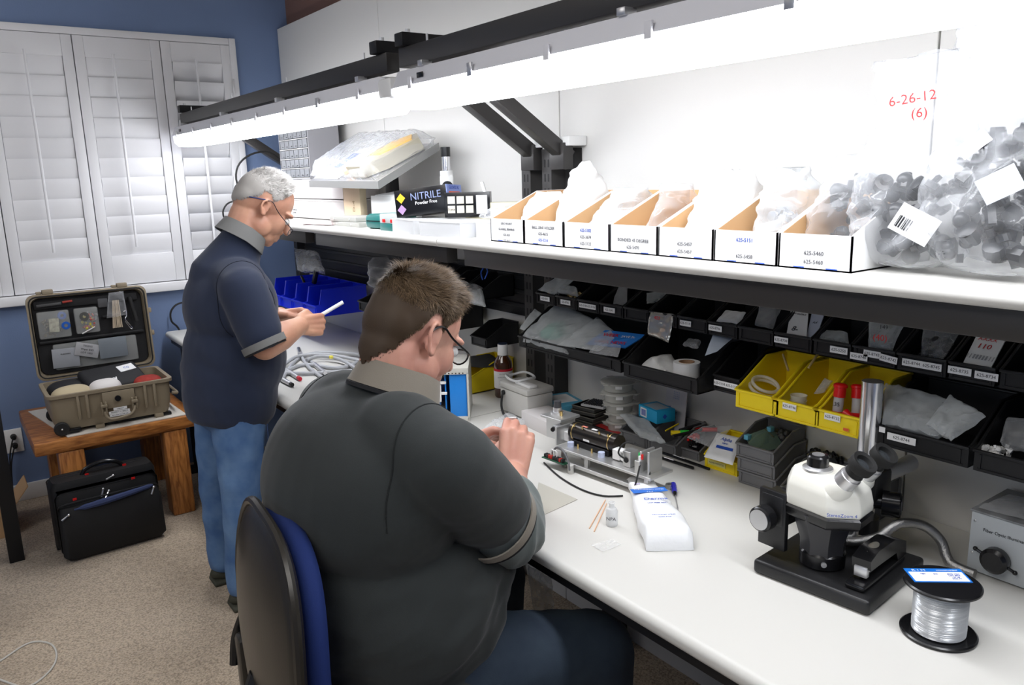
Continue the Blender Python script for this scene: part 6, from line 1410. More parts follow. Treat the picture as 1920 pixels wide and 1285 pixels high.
# ---------------------------------------------------------------- office chair
def office_chair():
    yaw = -.10
    t = thing('office_chair', 'blue office chair with a black shell back under the seated man', 'chair', (-1.03, 1.34, 0), yaw)
    M_sh = mat('black_chair_shell', (.022, .019, .015), .30, bump=.15, bscale=250, bdist=.0006); M_fb = mat('royal_blue_upholstery', (.006, .022, .13), .85, bump=.3, bscale=400, bdist=.0008)
    def back(off, th, w_, h_, z0, grow=0, n=18):
        # curved rounded panel facing +x
        def outline(k):
            P_ = []
            for i in range(48):
                a = 2*PI*i/48; c, s = math.cos(a), math.sin(a)
                y = .5*w_*k*math.copysign(abs(c)**.74, c); z = .5*h_*k*math.copysign(abs(s)**.74, s)
                y *= 1+.05*(-s)
                P_.append((y, z))
            return P_
        def crv(y, z): return .55*y*y + .35*max(0, z)*abs(z) - .02*math.cos(z*6)
        R = []
        for x, k in ((0, .90), (th*.15, .97), (th*.5, 1.0), (th*.85, .97), (th, .90)):
            R.append([V((off+x+crv(y, z), y, z0+z)) for y, z in outline(k)])
        mb = MB(); bm = mb.bm
        rr = [[bm.verts.new(p) for p in r] for r in R]
        for a, b_ in zip(rr, rr[1:]):
            for j in range(48): bm.faces.new((a[j], a[(j+1) % 48], b_[(j+1) % 48], b_[j]))
        for r, x, fl in ((rr[0], 0, 1), (rr[-1], th, 0)):
            prev = r
            for kk in (.7, .45, .2):
                cur = [bm.verts.new(V((off+x+crv(y*kk, z*kk)+(th*.12 if fl == 0 else -th*.0), y*kk, z0+z*kk))) for y, z in outline(.9)]
                for j in range(48): bm.faces.new((prev[j], prev[(j+1) % 48], cur[(j+1) % 48], cur[j]))
                prev = cur
            bm.faces.new(prev)
        return mb
    ob('back_shell', back(-.268, .026, .46, .52, .675), M_sh, t, sharp=50)
    ob('back_cushion', back(-.240, .045, .44, .50, .675), M_fb, t, sharp=60)
    ob('shell_rim', MB().tube([(-.262+.55*y*y+.35*max(0, z)*abs(z)-.02*math.cos(z*6), y, .675+z) for y, z in [(.5*.462*math.copysign(abs(math.cos(a))**.74, math.cos(a))*(1+.05*-math.sin(a)), .5*.522*math.copysign(abs(math.sin(a))**.74, math.sin(a))) for a in [2*PI*i/40 for i in range(40)]]], .009, 8, sub=1, closed=True), M_sh, t)
    ob('seat_cushion', MB().box((.02, 0, .445), (.46, .49, .075), bev=.035, seg=4), M_fb, t); ob('seat_pan', MB().box((.02, 0, .398), (.44, .46, .03), bev=.012), M_sh, t)
    ob('back_bracket', MB().tube([(-.27, 0, .62), (-.30, 0, .52), (-.26, 0, .39), (-.1, 0, .385)], .022, 10), M_black_metal, t)
    ob('column', MB().cyl((.02, 0, .10), (.02, 0, .39), .028), M_black_metal, t)
    for s in (-1, 1):
        ar = ob('armrest', MB().box((-.02, s*.295, .585), (.20, .055, .03), bev=.012), M_sh, t)
        ob('arm_post', MB().box((-.10, s*.292, .475), (.05, .03, .20), bev=.008), M_sh, ar)
    for k in range(5):
        a = 2*PI*k/5+.3; d = V((math.cos(a), math.sin(a), 0))
        ob('base_leg', MB().cyl(V((.02, 0, .10)), V((.02, 0, .075))+d*.30, .022, .014), M_black_metal, t)
        ob('caster', MB().cyl(V((.02, 0, .028))+d*.30+V((-d.y, d.x, 0))*.02, V((.02, 0, .028))+d*.30-V((-d.y, d.x, 0))*.02, .028), M_rubber, t)
    # adjuster knob and bracket seen at the side of the back
    ob('side_bracket', MB().box((-.262, .21, .50), (.03, .05, .17), bev=.01), M_sh, t); ob('lever', MB().tube([(-.25, .24, .62), (-.27, .255, .56), (-.28, .25, .50)], .010, 8), M_black_pl, t)
office_chair()

# ---------------------------------------------------------------- figures
def blob(mb, voxel, it, fac=.5):
    me = bpy.data.meshes.new('tmp'); bmesh.ops.recalc_face_normals(mb.bm, faces=mb.bm.faces); mb.bm.to_mesh(me); mb.bm.free()
    o = bpy.data.objects.new('tmp', me); COL.objects.link(o)
    r = o.modifiers.new('r', 'REMESH'); r.mode = 'VOXEL'; r.voxel_size = voxel; r.adaptivity = 0
    s = o.modifiers.new('s', 'SMOOTH'); s.factor = fac; s.iterations = it
    dg = bpy.context.evaluated_depsgraph_get(); m2 = bpy.data.meshes.new_from_object(o.evaluated_get(dg), depsgraph=dg)
    bpy.data.objects.remove(o); bpy.data.meshes.remove(me)
    return m2
def cap(mb, p0, p1, r0, r1, a=1, b=1, side=(0, 1, 0), seg=20):
    # tapered capsule, cross-section flattened by a along "side" and b across it
    p0 = V(p0); p1 = V(p1); d = p1-p0; L_ = d.length; d.normalize()
    s_ = V(side); s_ = (s_-d*s_.dot(d)).normalized(); t_ = d.cross(s_)
    prof = [(r0*math.cos(x), -r0*math.sin(x)) for x in (PI/2*.98, 1.2, .8, .4)]+[(r0, 0)]+[(r0*(1-k)+r1*k, L_*k) for k in (.25, .5, .75)]+[(r1, L_)]+[(r1*math.cos(x), L_+r1*math.sin(x)) for x in (.4, .8, 1.2, PI/2*.98)]
    return mb.rings([[p0+d*z+s_*(r*a*math.cos(2*PI*k/seg))+t_*(r*b*math.sin(2*PI*k/seg)) for k in range(seg)] for r, z in prof])
def chain(mb, pts, rs, **k):
    for i in range(len(pts)-1): cap(mb, pts[i], pts[i+1], rs[i], rs[i+1], **k)
def wrinkle(me, amp, fn):
    ns = [v.normal.copy() for v in me.vertices]
    for v, n in zip(me.vertices, ns): v.co += n*(amp*fn(v.co))
def skin_mat(name, col, col2):
    m = mat(name, col, .45, spec=.4, sub=.12, var=.3, vscale=14, col2=col2, bump=.12, bscale=220, bdist=.0008); return m
def head_mb(mb, M, nb, es=1.0, chin=1.0, k=1.0):
    def E(c, r, rot=None):
        R_ = M.to_3x3() @ (Euler(rot).to_matrix() if rot else Matrix.Identity(3)); mb.sph(M @ V(c), r, rot=R_, u=24, v=16)
    def C(a, b_, r0, r1, **kk): cap(mb, M @ V(a), M @ V(b_), r0, r1, side=M.to_3x3() @ V((0, 1, 0)), **kk)
    E((-.006, 0, .030), (.094, .077, .086)); E((-.045, 0, .005), (.055, .066, .065)); E((.032, 0, -.025), (.060, .062, .078)); E((.045, 0, -.078), (.040*chin, .045, .034)); E((.066, 0, -.094), (.022, .022, .017))
    for s in (-1, 1):
        E((.052, s*.030, -.030), (.036, .030, .040)); E((.012, s*.050, -.062), (.040, .020*chin, .034)); E((.076, s*.027, .016), (.022, .028, .010)); E((.088, s*.012, -.046), (.010, .010, .009))
    C((.090, 0, .000), (.109, 0, -.034), .0085, .0125); E((.086, 0, -.065), (.012, .023, .008)); E((.084, 0, -.077), (.012, .021, .008)); E((.070, 0, -.060), (.024, .034, .030))
    cap(mb, M @ V((-.028, 0, -.045)), nb, .057*k, .062*k)
    if 1:
        for s in (-1, 1):
            c = V((-.004, s*.0765, -.006)); tl = .30
            ring = []
            for i in range(12):
                a = 2*PI*i/12; x = es*.0155*math.cos(a)*(1.05 if math.sin(a) > 0 else .8); z = es*.030*math.sin(a)
                ring.append(M @ (c+V((x*math.cos(tl)-z*math.sin(tl)*.6-.004, s*(.003-.38*x), z))))
            mb.tube(ring, .0046, 8, sub=3, closed=True)
            R_ = M.to_3x3() @ Euler((0, tl*.7, s*.35)).to_matrix()
            mb.sph(M @ (c+V((.001, -s*.003, .0))), (.015*es, .0045, .028*es), rot=R_, u=16, v=10); mb.sph(M @ (c+V((.006, s*.000, -.027*es))), (.008*es, .005, .009*es), rot=R_, u=12, v=8)
            mb.sph(M @ (c+V((.009, s*.001, -.004))), (.004, .004, .006), u=10, v=8)
def hand_mb(mb, M, s=1, curl=(.6, .7, .8, .9), thumb=.5, k=1.0, spread=1):
    # local x to the fingertips, z out of the back of the hand, thumb on +y*s
    def T(p): return M @ V((p[0]*k, p[1]*s*k, p[2]*k))
    sd = M.to_3x3() @ V((0, 1, 0))
    ys_ = (.029, .010, -.010, -.028); ln = (.044, .048, .045, .036); kx = (.088, .093, .088, .078)
    for y, x in zip(ys_, kx): cap(mb, T((.004, y*.62, 0)), T((x, y, 0)), .0155*k, .0115*k, side=sd)
    cap(mb, T((.0, 0, -.004)), T((.05, 0, -.006)), .022*k, .026*k, a=1.15, b=.62, side=sd)
    for i in range(4):
        p = V((kx[i], ys_[i], 0)); a = 0; L_ = ln[i]
        for seg_, (f, r0, r1) in enumerate(((1, .0102, .0088), (.62, .0088, .0080), (.50, .0080, .0066))):
            a += curl[i]*(1 if seg_ == 0 else 1.05)
            q = p+V((math.cos(a), -.06*ys_[i]/.03*spread*0, -math.sin(a)))*L_*f
            cap(mb, T(p), T(q), r0*k, r1*k, side=sd, seg=14); p = q
    p0, p1 = V((.012, .026, -.008)), V((.045, .046, -.018)); a = thumb
    p2 = p1+V((.030*math.cos(a), -.006-.012*math.sin(a), -.026*math.sin(a))); p3 = p2+V((.022*math.cos(a*1.3), -.016*math.sin(a), -.020*math.sin(a*1.3)))
    for a_, b_, r0, r1 in ((p0, p1, .0175, .0125), (p1, p2, .0115, .0100), (p2, p3, .0100, .0078)): cap(mb, T(a_), T(b_), r0*k, r1*k, side=sd, seg=14)
def hmat(p, x, z): # hand frame
    x = V(x).normalized(); z = V(z); z = (z-x*z.dot(x)).normalized(); y = z.cross(x)
    return Matrix(((x.x, y.x, z.x, p[0]), (x.y, y.y, z.y, p[1]), (x.z, y.z, z.z, p[2]), (0, 0, 0, 1)))
from mathutils.bvhtree import BVHTree
def hair(body_me, M, region, length, direction, m, n, parent, width=.0009, seed=1, shell=.004, lab=None):
    bvh = BVHTree.FromPolygons([(LOC[parent.name] @ v.co)[:] for v in body_me.vertices], [p.vertices[:] for p in body_me.polygons])
    g = random.Random(seed); verts = []; faces = []; tone = []
    Mi = M.inverted()
    c0 = M @ V((-.006, 0, .02))
    def root(d):
        w = M.to_3x3() @ d; o = c0+w*.25; h = bvh.ray_cast(o, -w)
        return h[0], h[1]
    # cap shell
    NU, NV = 72, 40; grid = {}
    for i in range(NU):
        for j in range(NV+1):
            az = 2*PI*i/NU; el = PI/2-(j/NV)*(PI/2+1.15)
            d = V((math.cos(el)*math.cos(az), math.cos(el)*math.sin(az), math.sin(el)))
            k = region(az if az <= PI else 2*PI-az, el)
            if k > 0:
                p, nn = root(d)
                if p: grid[(i, j)] = len(verts); verts.append(p+(M.to_3x3() @ d)*(shell*min(1, k*5)+.0004))
    for i in range(NU):
        for j in range(NV):
            q = [(i, j), ((i+1) % NU, j), ((i+1) % NU, j+1), (i, j+1)]
            if all(x in grid for x in q): faces.append([grid[x] for x in q])
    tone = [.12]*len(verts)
    cnt = 0
    while cnt < n:
        z = g.uniform(-.9, 1); az = g.uniform(-PI, PI); el = math.asin(z)
        k = region(abs(az), el)
        if k <= 0 or (k < .25 and g.random() > k*4): continue
        d = V((math.cos(el)*math.cos(az), math.cos(el)*math.sin(az), z)); p, nn = root(d); cnt += 1
        if not p: continue
        w = M.to_3x3() @ d; L_ = length(az, el)*g.uniform(.7, 1.15)*min(1, .45+k*2)
        fl = (M.to_3x3() @ direction(az, el, d)).normalized()
        jit = V((g.gauss(0, .2), g.gauss(0, .2), g.gauss(0, .2)))
        d1 = (w*.85+fl*.65+jit).normalized(); d2 = (w*.25+fl*1.0+jit).normalized()
        a = p+w*.0005; b_ = a+d1*L_*.5; c = b_+d2*L_*.5
        sd = d1.cross(w); 
        if sd.length < 1e-4: sd = V((1, 0, 0))
        sd = sd.normalized()*width*.5; i0 = len(verts)
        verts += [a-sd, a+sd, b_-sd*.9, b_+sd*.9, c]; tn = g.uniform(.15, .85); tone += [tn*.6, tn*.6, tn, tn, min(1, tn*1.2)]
        faces += [(i0, i0+1, i0+3, i0+2), (i0+2, i0+3, i0+4)]
    me = bpy.data.meshes.new('hair'); me.from_pydata([v[:] for v in verts], [], faces)
    at_ = me.attributes.new('tone', 'FLOAT', 'POINT'); at_.data.foreach_set('value', tone)
    return link('hair', me, m, parent, world=True, sharp=180, label=lab)
def hair_mat(name, c1, c2, rough=.55):
    if name in MATS: return MATS[name]
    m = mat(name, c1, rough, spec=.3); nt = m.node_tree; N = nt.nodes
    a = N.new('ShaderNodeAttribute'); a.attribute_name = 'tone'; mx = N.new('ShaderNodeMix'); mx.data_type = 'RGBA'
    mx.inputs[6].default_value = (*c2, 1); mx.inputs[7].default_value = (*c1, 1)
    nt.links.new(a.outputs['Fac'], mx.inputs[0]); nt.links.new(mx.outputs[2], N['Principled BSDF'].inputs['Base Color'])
    return m
def glasses(M, parent, m, rx=.024, rz=.018, x=.101, drop=0, tilt=0, half=False, wire=.0018, lens=True):
    gl = MB(); ln = MB()
    for s in (-1, 1):
        P_ = [M @ V((x-.002*abs(math.cos(a)), s*(.033+rx*math.cos(a)), drop-.008+rz*math.sin(a)*(.8 if math.sin(a) > 0 else 1))) for a in [2*PI*i/16 for i in range(16)]]
        gl.tube(P_, wire, 6, sub=1, closed=True)
        ln.rings([P_, [p+M.to_3x3() @ V((-.0012, 0, 0)) for p in P_]])
        gl.tube([M @ V((x-.003, s*(.033+rx), drop-.004)), M @ V((x-.012, s*.066, drop+.000)), M @ V((.04, s*.075, drop*.4+.010)), M @ V((.004, s*.081, .022)), M @ V((-.014, s*.081, .012)), M @ V((-.022, s*.079, -.004))], wire*1.15, 6)
    gl.tube([M @ V((x-.001, -.010, drop-.003)), M @ V((x+.004, 0, drop)), M @ V((x-.001, .010, drop-.003))], wire, 6)
    o = ob('glasses_frame', gl, m, parent, world=True)
    ob('lenses', ln, M_glass_lens, o, world=True)
    return o
def nz(p, f): return noise.noise(V(p)*f)
def rdg(q): return 1-2*abs(noise.noise(q))

def collar(M, r_in, r_y, h, m, parent, name='collar', tilt=0, gap=.5, flare=.016, th=.0035):
    # folded collar: stand inside and leaf outside, open at the throat
    mb = MB(); n = 40
    def sheet(f):
        def fn(u, v):
            a = gap+(2*PI-2*gap)*u; return M @ f(a, v)
        return fn
    def leaf(a, v):
        k = math.cos(a)  # 1 at throat
        top = h*(1-.25*max(0, k)); rr = 1+.02
        x = (r_in+flare*v+ .004)*math.cos(a)*1.0; y = (r_y+flare*v+.004)*math.sin(a)
        return V((x, y, top*(1-v)-.010*v - .012*v*max(0, k)))
    def stand(a, v): return V(((r_in)*math.cos(a), (r_y)*math.sin(a), h*(1-.25*max(0, math.cos(a)))*(1-v)+.0))
    mb.sheet(sheet(leaf), n, 8, th); mb.sheet(sheet(stand), n, 4, th)
    o = ob(name, mb, m, parent, world=True, sharp=60)
    return o

# ================= seated man
S = thing('person', 'seated heavy-set man with brown hair and glasses, dark polo shirt, leaning over the bench', 'person', (-1.03, 1.34, .48))
H1 = V((-.930, 1.378, 1.222)); MH1 = Matrix.Translation(H1) @ Matrix.Rotation(.10, 4, 'Z') @ Matrix.Rotation(.52, 4, 'Y') @ Matrix.Scale(1.03, 4)
M_skin1 = skin_mat('pink_skin', (.60, .33, .245), (.52, .25, .19))
shR, elR, wrR = V((-.985, 1.165, 1.03)), V((-.835, 1.205, .835)), V((-.700, 1.375, .862))
shL, elL, wrL = V((-1.00, 1.60, 1.03)), V((-.80, 1.64, .83)), V((-.722, 1.552, .890))
NB1 = H1+V((-.058, -.010, -.112))
b = MB(); head_mb(b, MH1, NB1, es=.95, k=1.15, chin=1.12)
cap(b, (-1.02, 1.38, .80), (-1.02, 1.38, 1.03), .13, .09)
for sh, el, wr in ((shR, elR, wrR), (shL, elL, wrL)):
    cap(b, (-1.01, 1.38, 1.02), sh, .06, .05); cap(b, sh, el, .055, .050); cap(b, el, el.lerp(wr, .4), .050, .050); cap(b, el.lerp(wr, .4), wr, .050, .033)
cap(b, (-1.02, 1.38, .80), (-1.05, 1.36, .58), .13, .12)
for kn, hp, ft in (((-.665, 1.13, .525), (-1.05, 1.24, .56), (-.66, 1.12, .10)), ((-.66, 1.52, .525), (-1.05, 1.48, .56), (-.66, 1.54, .10))):
    cap(b, hp, kn, .07, .055); cap(b, kn, ft, .05, .035)
hand_mb(b, hmat(wrR, (.42, .30, .86), (-.62, -.75, .25)), 1, curl=(.75, .95, 1.05, 1.1), thumb=.6, k=1.06)
hand_mb(b, hmat(wrL, (.72, -.50, .30), (-.05, .62, .75)), -1, curl=(.55, .65, .8, .9), thumb=.45, k=1.0)
me1 = blob(b, .0036, 3, .5)
body1 = link('body', me1, M_skin1, S, world=True, sharp=180)
M_polo = mat('charcoal_green_pique', (.017, .021, .021), .85, bump=.35, bscale=700, bdist=.0008, sheen=.15)
M_trim = mat('taupe_ribbing', (.20, .175, .14), .85, bump=.4, bscale=500, bdist=.0008, sheen=.2)
M_under = mat('grey_jersey', (.11, .13, .125), .8, bump=.25, bscale=500, bdist=.0008, sheen=.2)
b = MB()
b.sph((-1.065, 1.395, .93), (.170, .262, .20), rot=(0, .18, .05), u=28, v=18); b.sph((-1.03, 1.38, .70), (.225, .275, .23), rot=(0, .1, .05), u=28, v=18); b.sph((-.96, 1.37, .74), (.20, .22, .16), u=24, v=16)
b.sph((-1.03, 1.385, 1.03), (.12, .19, .10), rot=(0, .45, .05), u=24, v=14); b.sph((-1.045, 1.36, .565), (.215, .255, .10), u=24, v=14)
cap(b, (-1.05, 1.385, 1.02), NB1+V((-.004, .002, -.012)), .125, .080)
for sh, el in ((shR, elR), (shL, elL)):
    cap(b, (-1.03, (sh.y+1.385)/2, 1.045), sh+V((-.01, 0, -.015)), .095, .088); cap(b, sh+V((-.01, 0, -.015)), sh.lerp(el, .62), .092, .084)
me = blob(b, .008, 9, .5)
def w1(p):
    q = V((p.x*5+p.z*3, p.y*4, p.z*13-p.x*6)); a = rdg(q)*.6+rdg(q*2.1)*.25
    k = min(1, max(.06, (.98-p.z)/.25)); side = 1.2 if p.y < 1.28 else .5
    f = math.sin(p.z*46-p.x*22+p.y*9+3*nz(p, 4))*max(0, nz(p+V((3, 1, 0)), 3.2)+.25)
    return a*k*side+.25*nz(p, 9)+.9*f*k*side
wrinkle(me, .011, w1)
shirt1 = link('polo_shirt', me, M_polo, S, world=True, sharp=180)
ax_ = (elR-shR).normalized()
def seam(o, c, d, m, parent, rmax=.3):
    bv = BVHTree.FromPolygons([(LOC[o.name] @ v.co)[:] for v in o.data.vertices], [p.vertices[:] for p in o.data.polygons])
    d = V(d).normalized(); a = d.orthogonal().normalized(); b2 = d.cross(a); P_ = []
    for k in range(40):
        w = a*math.cos(2*PI*k/40)+b2*math.sin(2*PI*k/40); h = bv.ray_cast(V(c)+w*rmax, -w)
        if h[0]: P_.append(h[0]+w*.0004)
    ob('armhole_seam', MB().tube(P_, .0016, 6, sub=1, closed=True), m, parent, world=True)
M_seam = mat('dark_seam', (.008, .010, .010), .9)
for sh, sg in ((shR, 1), (shL, -1)): seam(shirt1, sh+V((-.02, .035*sg, -.015)), V((.30, -1*sg, .12)), M_seam, shirt1, .16)
def ring_at(p, d, r, w_, th, m, name, parent, k=(1, 1)):
    mb = MB(); mb.lathe([(r, -w_/2), (r+th, -w_/2), (r+th, w_/2), (r, w_/2)], p, d, 40, close=True)
    return ob(name, mb, m, parent, world=True, sharp=40)
ring_at(shR.lerp(elR, .80)+V((-.004, 0, -.010)), ax_+V((.22, 0, -.1)), .0825, .016, .0035, M_trim, 'sleeve_band', shirt1)
ring_at(shR.lerp(elR, .85)+V((-.004, 0, -.010)), ax_+V((.22, 0, -.1)), .080, .010, .0025, mat('black_edging', (.006, .006, .008), .8), 'sleeve_edge', shirt1)
ring_at(shL.lerp(elL, .9), (elL-shL), .080, .016, .0035, M_trim, 'sleeve_band', shirt1)
b = MB(); cap(b, shR.lerp(elR, .72), elR+V((.0, .004, -.002)), .074, .077); cap(b, elR+V((.0, .004, -.002)), elR.lerp(wrR, .27)+V((0, 0, .012)), .077, .066)
me = blob(b, .006, 5, .5)
wrinkle(me, .006, lambda p: rdg(V((p.x*22+p.z*6, p.y*9, p.z*9-p.x*14)))*.8)
link('under_sleeve', me, M_under, S, world=True, sharp=180)
MC1 = Matrix.Translation(NB1+V((.004, -.004, .010))) @ Matrix.Rotation(.10, 4, 'Z') @ Matrix.Rotation(.42, 4, 'Y')
collar(MC1, .072, .078, .040, M_trim, shirt1, flare=.014)
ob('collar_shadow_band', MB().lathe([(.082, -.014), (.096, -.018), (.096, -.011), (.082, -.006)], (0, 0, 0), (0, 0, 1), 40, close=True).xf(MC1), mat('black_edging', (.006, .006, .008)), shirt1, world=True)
M_denim = mat('dark_blue_denim', (.010, .019, .036), .85, bump=.5, bscale=500, bdist=.0008, var=.35, vscale=7, col2=(.024, .040, .058))
b = MB()
b.sph((-1.05, 1.36, .555), (.20, .225, .10), u=24, v=14)
for kn, hp, ft in ((V((-.672, 1.135, .528)), V((-1.03, 1.24, .565)), V((-.665, 1.12, .08))), (V((-.665, 1.53, .528)), V((-1.03, 1.48, .565)), V((-.66, 1.54, .08)))):
    cap(b, hp, kn, .118, .086); cap(b, kn, ft, .084, .058)
me = blob(b, .008, 7, .5); wrinkle(me, .005, lambda p: rdg(V((p.x*14, p.y*9+p.x*5, p.z*8)))*.8)
link('jeans', me, M_denim, S, world=True, sharp=180)
for y in (1.12, 1.54):
    sh = MB(); sh.sph((-.60, y, .045), (.14, .05, .045), u=20, v=12)
    for v in sh.bm.verts: v.co.z = max(v.co.z, .002)
    ob('shoe', sh, mat('dark_shoe', (.02, .02, .02), .5), S, world=True, sharp=60)
def reg1(az, el):
    d = math.degrees; a = d(az); e = d(el)
    pts = ((0, 42), (38, 40), (58, 24), (72, 8), (80, -8), (92, 14), (104, 14), (112, -14), (135, -44), (180, -62))
    for (a0, e0), (a1, e1) in zip(pts, pts[1:]):
        if a0 <= a <= a1: lim = e0+(e1-e0)*(a-a0)/(a1-a0); break
    return (e-lim)/40
def len1(az, el): 
    e = math.degrees(el); k = max(0, min(1, (e-8)/42)); return .008+.028*k*(1.0 if abs(az) > 1.2 else 1.15)
def dir1(az, el, d):
    e = math.degrees(el)
    # away from the whorl at the crown, blending into the clipped sides
    wh = V((-.62, 0, .78)); f = (d-wh); f = f-d*f.dot(d); f = f.normalized() if f.length > .02 else V((1, 0, 0)); sw = d.cross(f)
    k = max(0, min(1, (e-2)/45)); k = k*k*(3-2*k)
    wv = V((noise.noise(d*5), noise.noise(d*5+V((7, 0, 0))), noise.noise(d*5+V((0, 9, 0)))))
    return (f*.7+sw*.5+V((.30, 0, .15)))*k+V((.2, 0, -1))*(1-k)+wv*.7
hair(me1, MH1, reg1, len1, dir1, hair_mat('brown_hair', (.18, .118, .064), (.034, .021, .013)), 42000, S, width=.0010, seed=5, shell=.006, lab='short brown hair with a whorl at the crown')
glasses(MH1, S, M_black_pl, rx=.026, rz=.017, x=.104, wire=.0019)
for s in (-1, 1): ob('eye', MB().sph(MH1 @ V((.083, s*.031, -.006)), .012), mat('eye_white', (.7, .7, .68), .2), S, world=True)
for s in (-1, 1): ob('eyebrow', MB().tube([MH1 @ V((.0905, s*.014, .018)), MH1 @ V((.089, s*.032, .023)), MH1 @ V((.078, s*.050, .018))], .003, 6), hair_mat('brown_hair', (.1, .07, .04), (.04, .03, .02)), S, world=True)
props(ob('tiny_fitting', MB().cyl((-.628, 1.450, .962), (-.640, 1.475, .958), .003), M_steel, world=True), 'tiny metal fitting pinched between the seated man\'s fingers', 'fitting')

# ================= standing man
T_ = thing('person', 'standing grey-haired man in a navy polo and blue jeans holding a white tube', 'person', (-.93, 2.82, 0))
H2 = V((-.728, 2.795, 1.437)); MH2 = Matrix.Translation(H2) @ Matrix.Rotation(-.14, 4, 'Z') @ Matrix.Rotation(.60, 4, 'Y') @ Matrix.Scale(1.06, 4)
M_skin2 = skin_mat('tanned_skin', (.60, .33, .22), (.50, .25, .17))
shR2, elR2, wrR2 = V((-.875, 2.615, 1.185)), V((-.845, 2.555, .995)), V((-.715, 2.575, 1.040))
shL2, elL2, wrL2 = V((-.865, 2.98, 1.19)), V((-.84, 3.00, .98)), V((-.700, 2.800, 1.045))
NB2 = H2+V((-.088, 0, -.112))
b = MB(); head_mb(b, MH2, NB2, es=.74, k=1.08, chin=1.0)
cap(b, (-.87, 2.80, .85), (-.87, 2.80, 1.20), .12, .10)
for sh, el, wr in ((shR2, elR2, wrR2), (shL2, elL2, wrL2)):
    cap(b, (-.87, 2.8, 1.18), sh, .06, .048); cap(b, sh, el, .052, .050); cap(b, el, el.lerp(wr, .45), .050, .049); cap(b, el.lerp(wr, .45), wr, .049, .031)
for hp, kn, ft in (((-.90, 2.72, .78), (-.935, 2.715, .43), (-.945, 2.755, .07)), ((-.90, 2.88, .78), (-.945, 2.93, .43), (-.94, 2.985, .07))):
    cap(b, (-.88, 2.8, .85), hp, .10, .075); cap(b, hp, kn, .07, .05); cap(b, kn, ft, .05, .035)
hand_mb(b, hmat(wrR2, (.93, .18, -.10), (-.15, -.93, .25)), 1, curl=(.85, .95, 1.0, 1.05), thumb=.5, k=1.02)
hand_mb(b, hmat(wrL2, (.80, -.55, .10), (.1, .45, .9)), -1, curl=(.7, .8, .9, 1.0), thumb=.4, k=1.0)
me2 = blob(b, .0040, 3, .5)
body2 = link('body', me2, M_skin2, T_, world=True, sharp=180)
M_navy = mat('navy_pique', (.012, .020, .048), .85, bump=.3, bscale=600, bdist=.0008, sheen=.15)
M_gtrim = mat('grey_ribbing', (.17, .17, .165), .85, bump=.4, bscale=500, bdist=.0008)
b = MB()
b.sph((-.873, 2.80, 1.10), (.155, .205, .17), rot=(0, .12, 0), u=28, v=18); b.sph((-.872, 2.80, .93), (.168, .200, .20), u=28, v=18); cap(b, (-.895, 2.80, .88), (-.905, 2.80, .78), .168, .165, a=1.12, b=.96, side=(0, 1, 0), seg=28)
b.sph((-.865, 2.80, 1.19), (.115, .19, .10), rot=(0, .3, 0), u=24, v=14); cap(b, (-.885, 2.80, 1.20), NB2+V((-.002, 0, -.012)), .115, .076)
for sh, el in ((shR2, elR2), (shL2, elL2)):
    cap(b, (-.87, (sh.y+2.8)/2, 1.19), sh+V((-.005, 0, -.01)), .09, .078); cap(b, sh+V((-.005, 0, -.01)), sh.lerp(el, .80), .080, .072)
# flat hem
me = blob(b, .008, 8, .5)
for v in me.vertices:
    zc_ = .715-.07*(v.co.x+.93)*0 - (.03 if v.co.x > -.86 else 0)
    pass
def w2(p):
    q = V((p.x*9+p.z*2, p.y*7, p.z*4.5+p.x*3)); k = min(1, max(0, (1.2-p.z)/.2)); f = math.sin(p.x*34+p.z*16+p.y*12+3*nz(p, 4))*max(0, nz(p+V((3, 1, 0)), 3.2)+.25); return (rdg(q)*.6+rdg(q*2.2)*.3)*k*.8+.2*nz(p, 8)+.9*f*k
wrinkle(me, .007, w2)
for v in me.vertices:
    zb = .700-.20*(v.co.x+.95)
    if v.co.z < zb: v.co.z = zb
shirt2 = link('polo_shirt', me, M_navy, T_, world=True, sharp=180)
d2 = (elR2-shR2).normalized()
for sh, sg in ((shR2, 1), (shL2, -1)): seam(shirt2, sh+V((-.005, .030*sg, -.02)), V((.10, -1*sg, .10)), mat('navy_seam', (.006, .009, .02), .9), shirt2, .15)
ring_at(shR2.lerp(elR2, .98)+V((0, .0, 0)), d2+V((.12, 0, 0)), .0715, .024, .004, M_gtrim, 'sleeve_band', shirt2); ring_at(shR2.lerp(elR2, 1.06), d2+V((.12, 0, 0)), .069, .006, .004, mat('black_edging', (.006, .006, .008)), 'sleeve_edge', shirt2)
ring_at(shL2.lerp(elL2, .98), (elL2-shL2), .0705, .024, .004, M_gtrim, 'sleeve_band', shirt2)
MC2 = Matrix.Translation(NB2+V((0, 0, .010))) @ Matrix.Rotation(-.05, 4, 'Z') @ Matrix.Rotation(.58, 4, 'Y')
collar(MC2, .070, .073, .040, M_gtrim, shirt2, flare=.013, gap=.35)
M_jean = mat('mid_blue_denim', (.055, .125, .28), .85, bump=.5, bscale=500, bdist=.0008, var=.4, vscale=9, col2=(.13, .23, .40))
b = MB(); b.sph((-.91, 2.80, .77), (.132, .160, .12), u=24, v=16)
for hp, kn, ft in (((-.905, 2.725, .74), (-.925, 2.715, .43), (-.940, 2.75, .085)), ((-.915, 2.89, .74), (-.945, 2.945, .43), (-.94, 2.985, .085))):
    cap(b, hp, kn, .094, .066); cap(b, kn, ft, .065, .058)
me = blob(b, .008, 6, .5)
for v in me.vertices:
    if v.co.z < .06: v.co.z = .06+(v.co.z-.06)*.04
wrinkle(me, .007, lambda p: (rdg(V((p.x*10, p.y*10, p.z*7)))*.6+rdg(V((p.x*20, p.y*20, p.z*11)))*.3))
jn = link('jeans', me, M_jean, T_, world=True, sharp=180)
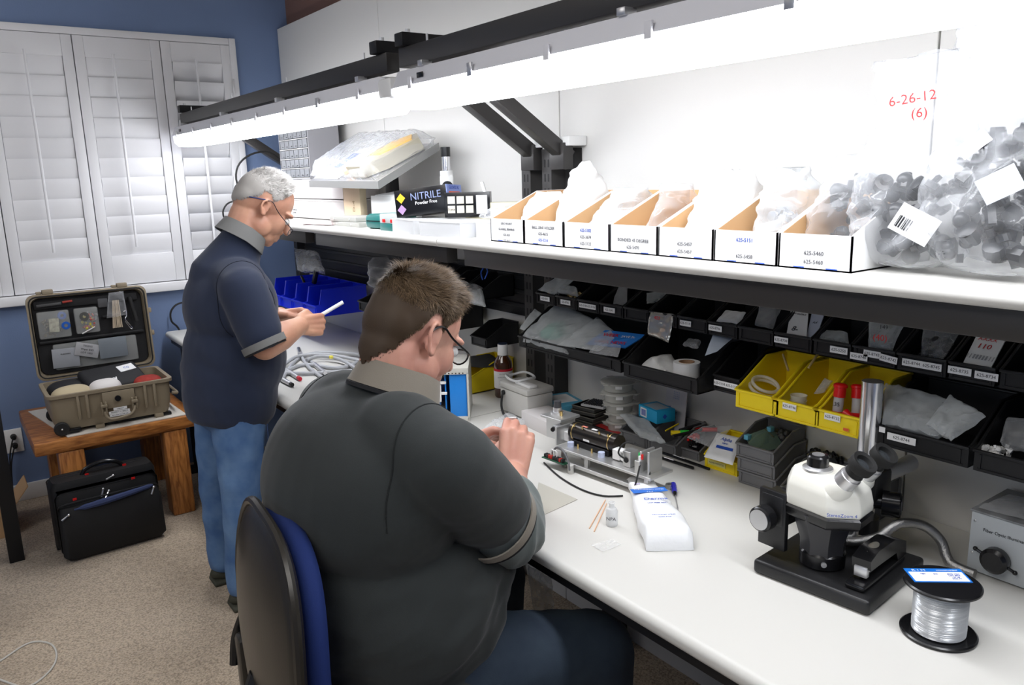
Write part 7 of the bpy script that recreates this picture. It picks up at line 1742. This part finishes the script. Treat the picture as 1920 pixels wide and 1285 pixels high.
ob('side_seam', MB().tube([(-.835, 2.64, .70), (-.838, 2.635, .64), (-.84, 2.635, .58)], .0025, 6), mat('seam_thread', (.02, .04, .10), .8), jn, world=True)
for (x, y) in ((-.862, 2.750), (-.862, 2.985)):
    sh = MB(); sh.sph((x, y, .04), (.14, .05, .048), u=20, v=12); sh.box((x-.005, y, .010), (.26, .088, .02), bev=.008)
    for v in sh.bm.verts: v.co.z = max(v.co.z, .001)
    ob('shoe', sh, mat('olive_shoe', (.045, .045, .03), .7), T_, world=True, sharp=60)
def reg2(az, el):
    a = math.degrees(az); e = math.degrees(el)
    pts = ((0, 48), (30, 44), (50, 30), (68, 12), (80, 0), (92, 14), (106, 14), (114, -6), (140, -26), (180, -36))
    for (a0, e0), (a1, e1) in zip(pts, pts[1:]):
        if a0 <= a <= a1: lim = e0+(e1-e0)*(a-a0)/(a1-a0); break
    return (e-lim)/40
def len2(az, el): e = math.degrees(el); k = max(0, min(1, (e-15)/40)); return .006+.020*k
def dir2(az, el, d):
    e = math.degrees(el); k = max(0, min(1, (e-5)/40)); wv = V((noise.noise(d*6), noise.noise(d*6+V((7, 0, 0))), noise.noise(d*6+V((0, 9, 0))))); return V((.9, 0, .5))*k+V((.1, 0, -1))*(1-k)+wv*.9
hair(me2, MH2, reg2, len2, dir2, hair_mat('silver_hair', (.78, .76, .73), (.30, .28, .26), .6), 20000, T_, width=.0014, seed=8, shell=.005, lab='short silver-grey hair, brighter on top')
gf = glasses(MH2, T_, mat('dark_wire', (.03, .03, .04), .3, metal=.6), rx=.022, rz=.014, x=.112, drop=-.020, wire=.0013)
ob('strap', MB().tube([MH2 @ V((-.018, .083, .016)), MH2 @ V((-.06, .066, .0)), MH2 @ V((-.098, .0, -.012)), MH2 @ V((-.06, -.066, .0)), MH2 @ V((-.018, -.083, .016))], .0022, 6), mat('blue_cord', (.02, .04, .15), .6), gf, world=True)
for s in (-1, 1): ob('eye', MB().sph(MH2 @ V((.083, s*.031, -.006)), .012), mat('eye_white', (.7, .7, .68)), T_, world=True)
for s in (-1, 1): ob('eyebrow', MB().tube([MH2 @ V((.0905, s*.014, .016)), MH2 @ V((.089, s*.032, .021)), MH2 @ V((.078, s*.050, .016))], .003, 6), hair_mat('silver_hair', (.5, .5, .5), (.3, .3, .3)), T_, world=True)
A_ = wrR2+V((.075, .035, .012)); B_ = at(643, 567, y=2.60)
props(ob('white_tube', MB().cyl(A_+(A_-B_)*.25, B_, .0065, seg=16), M_white_pl, world=True), 'slim white tube held in the standing man\'s hands', 'tube')
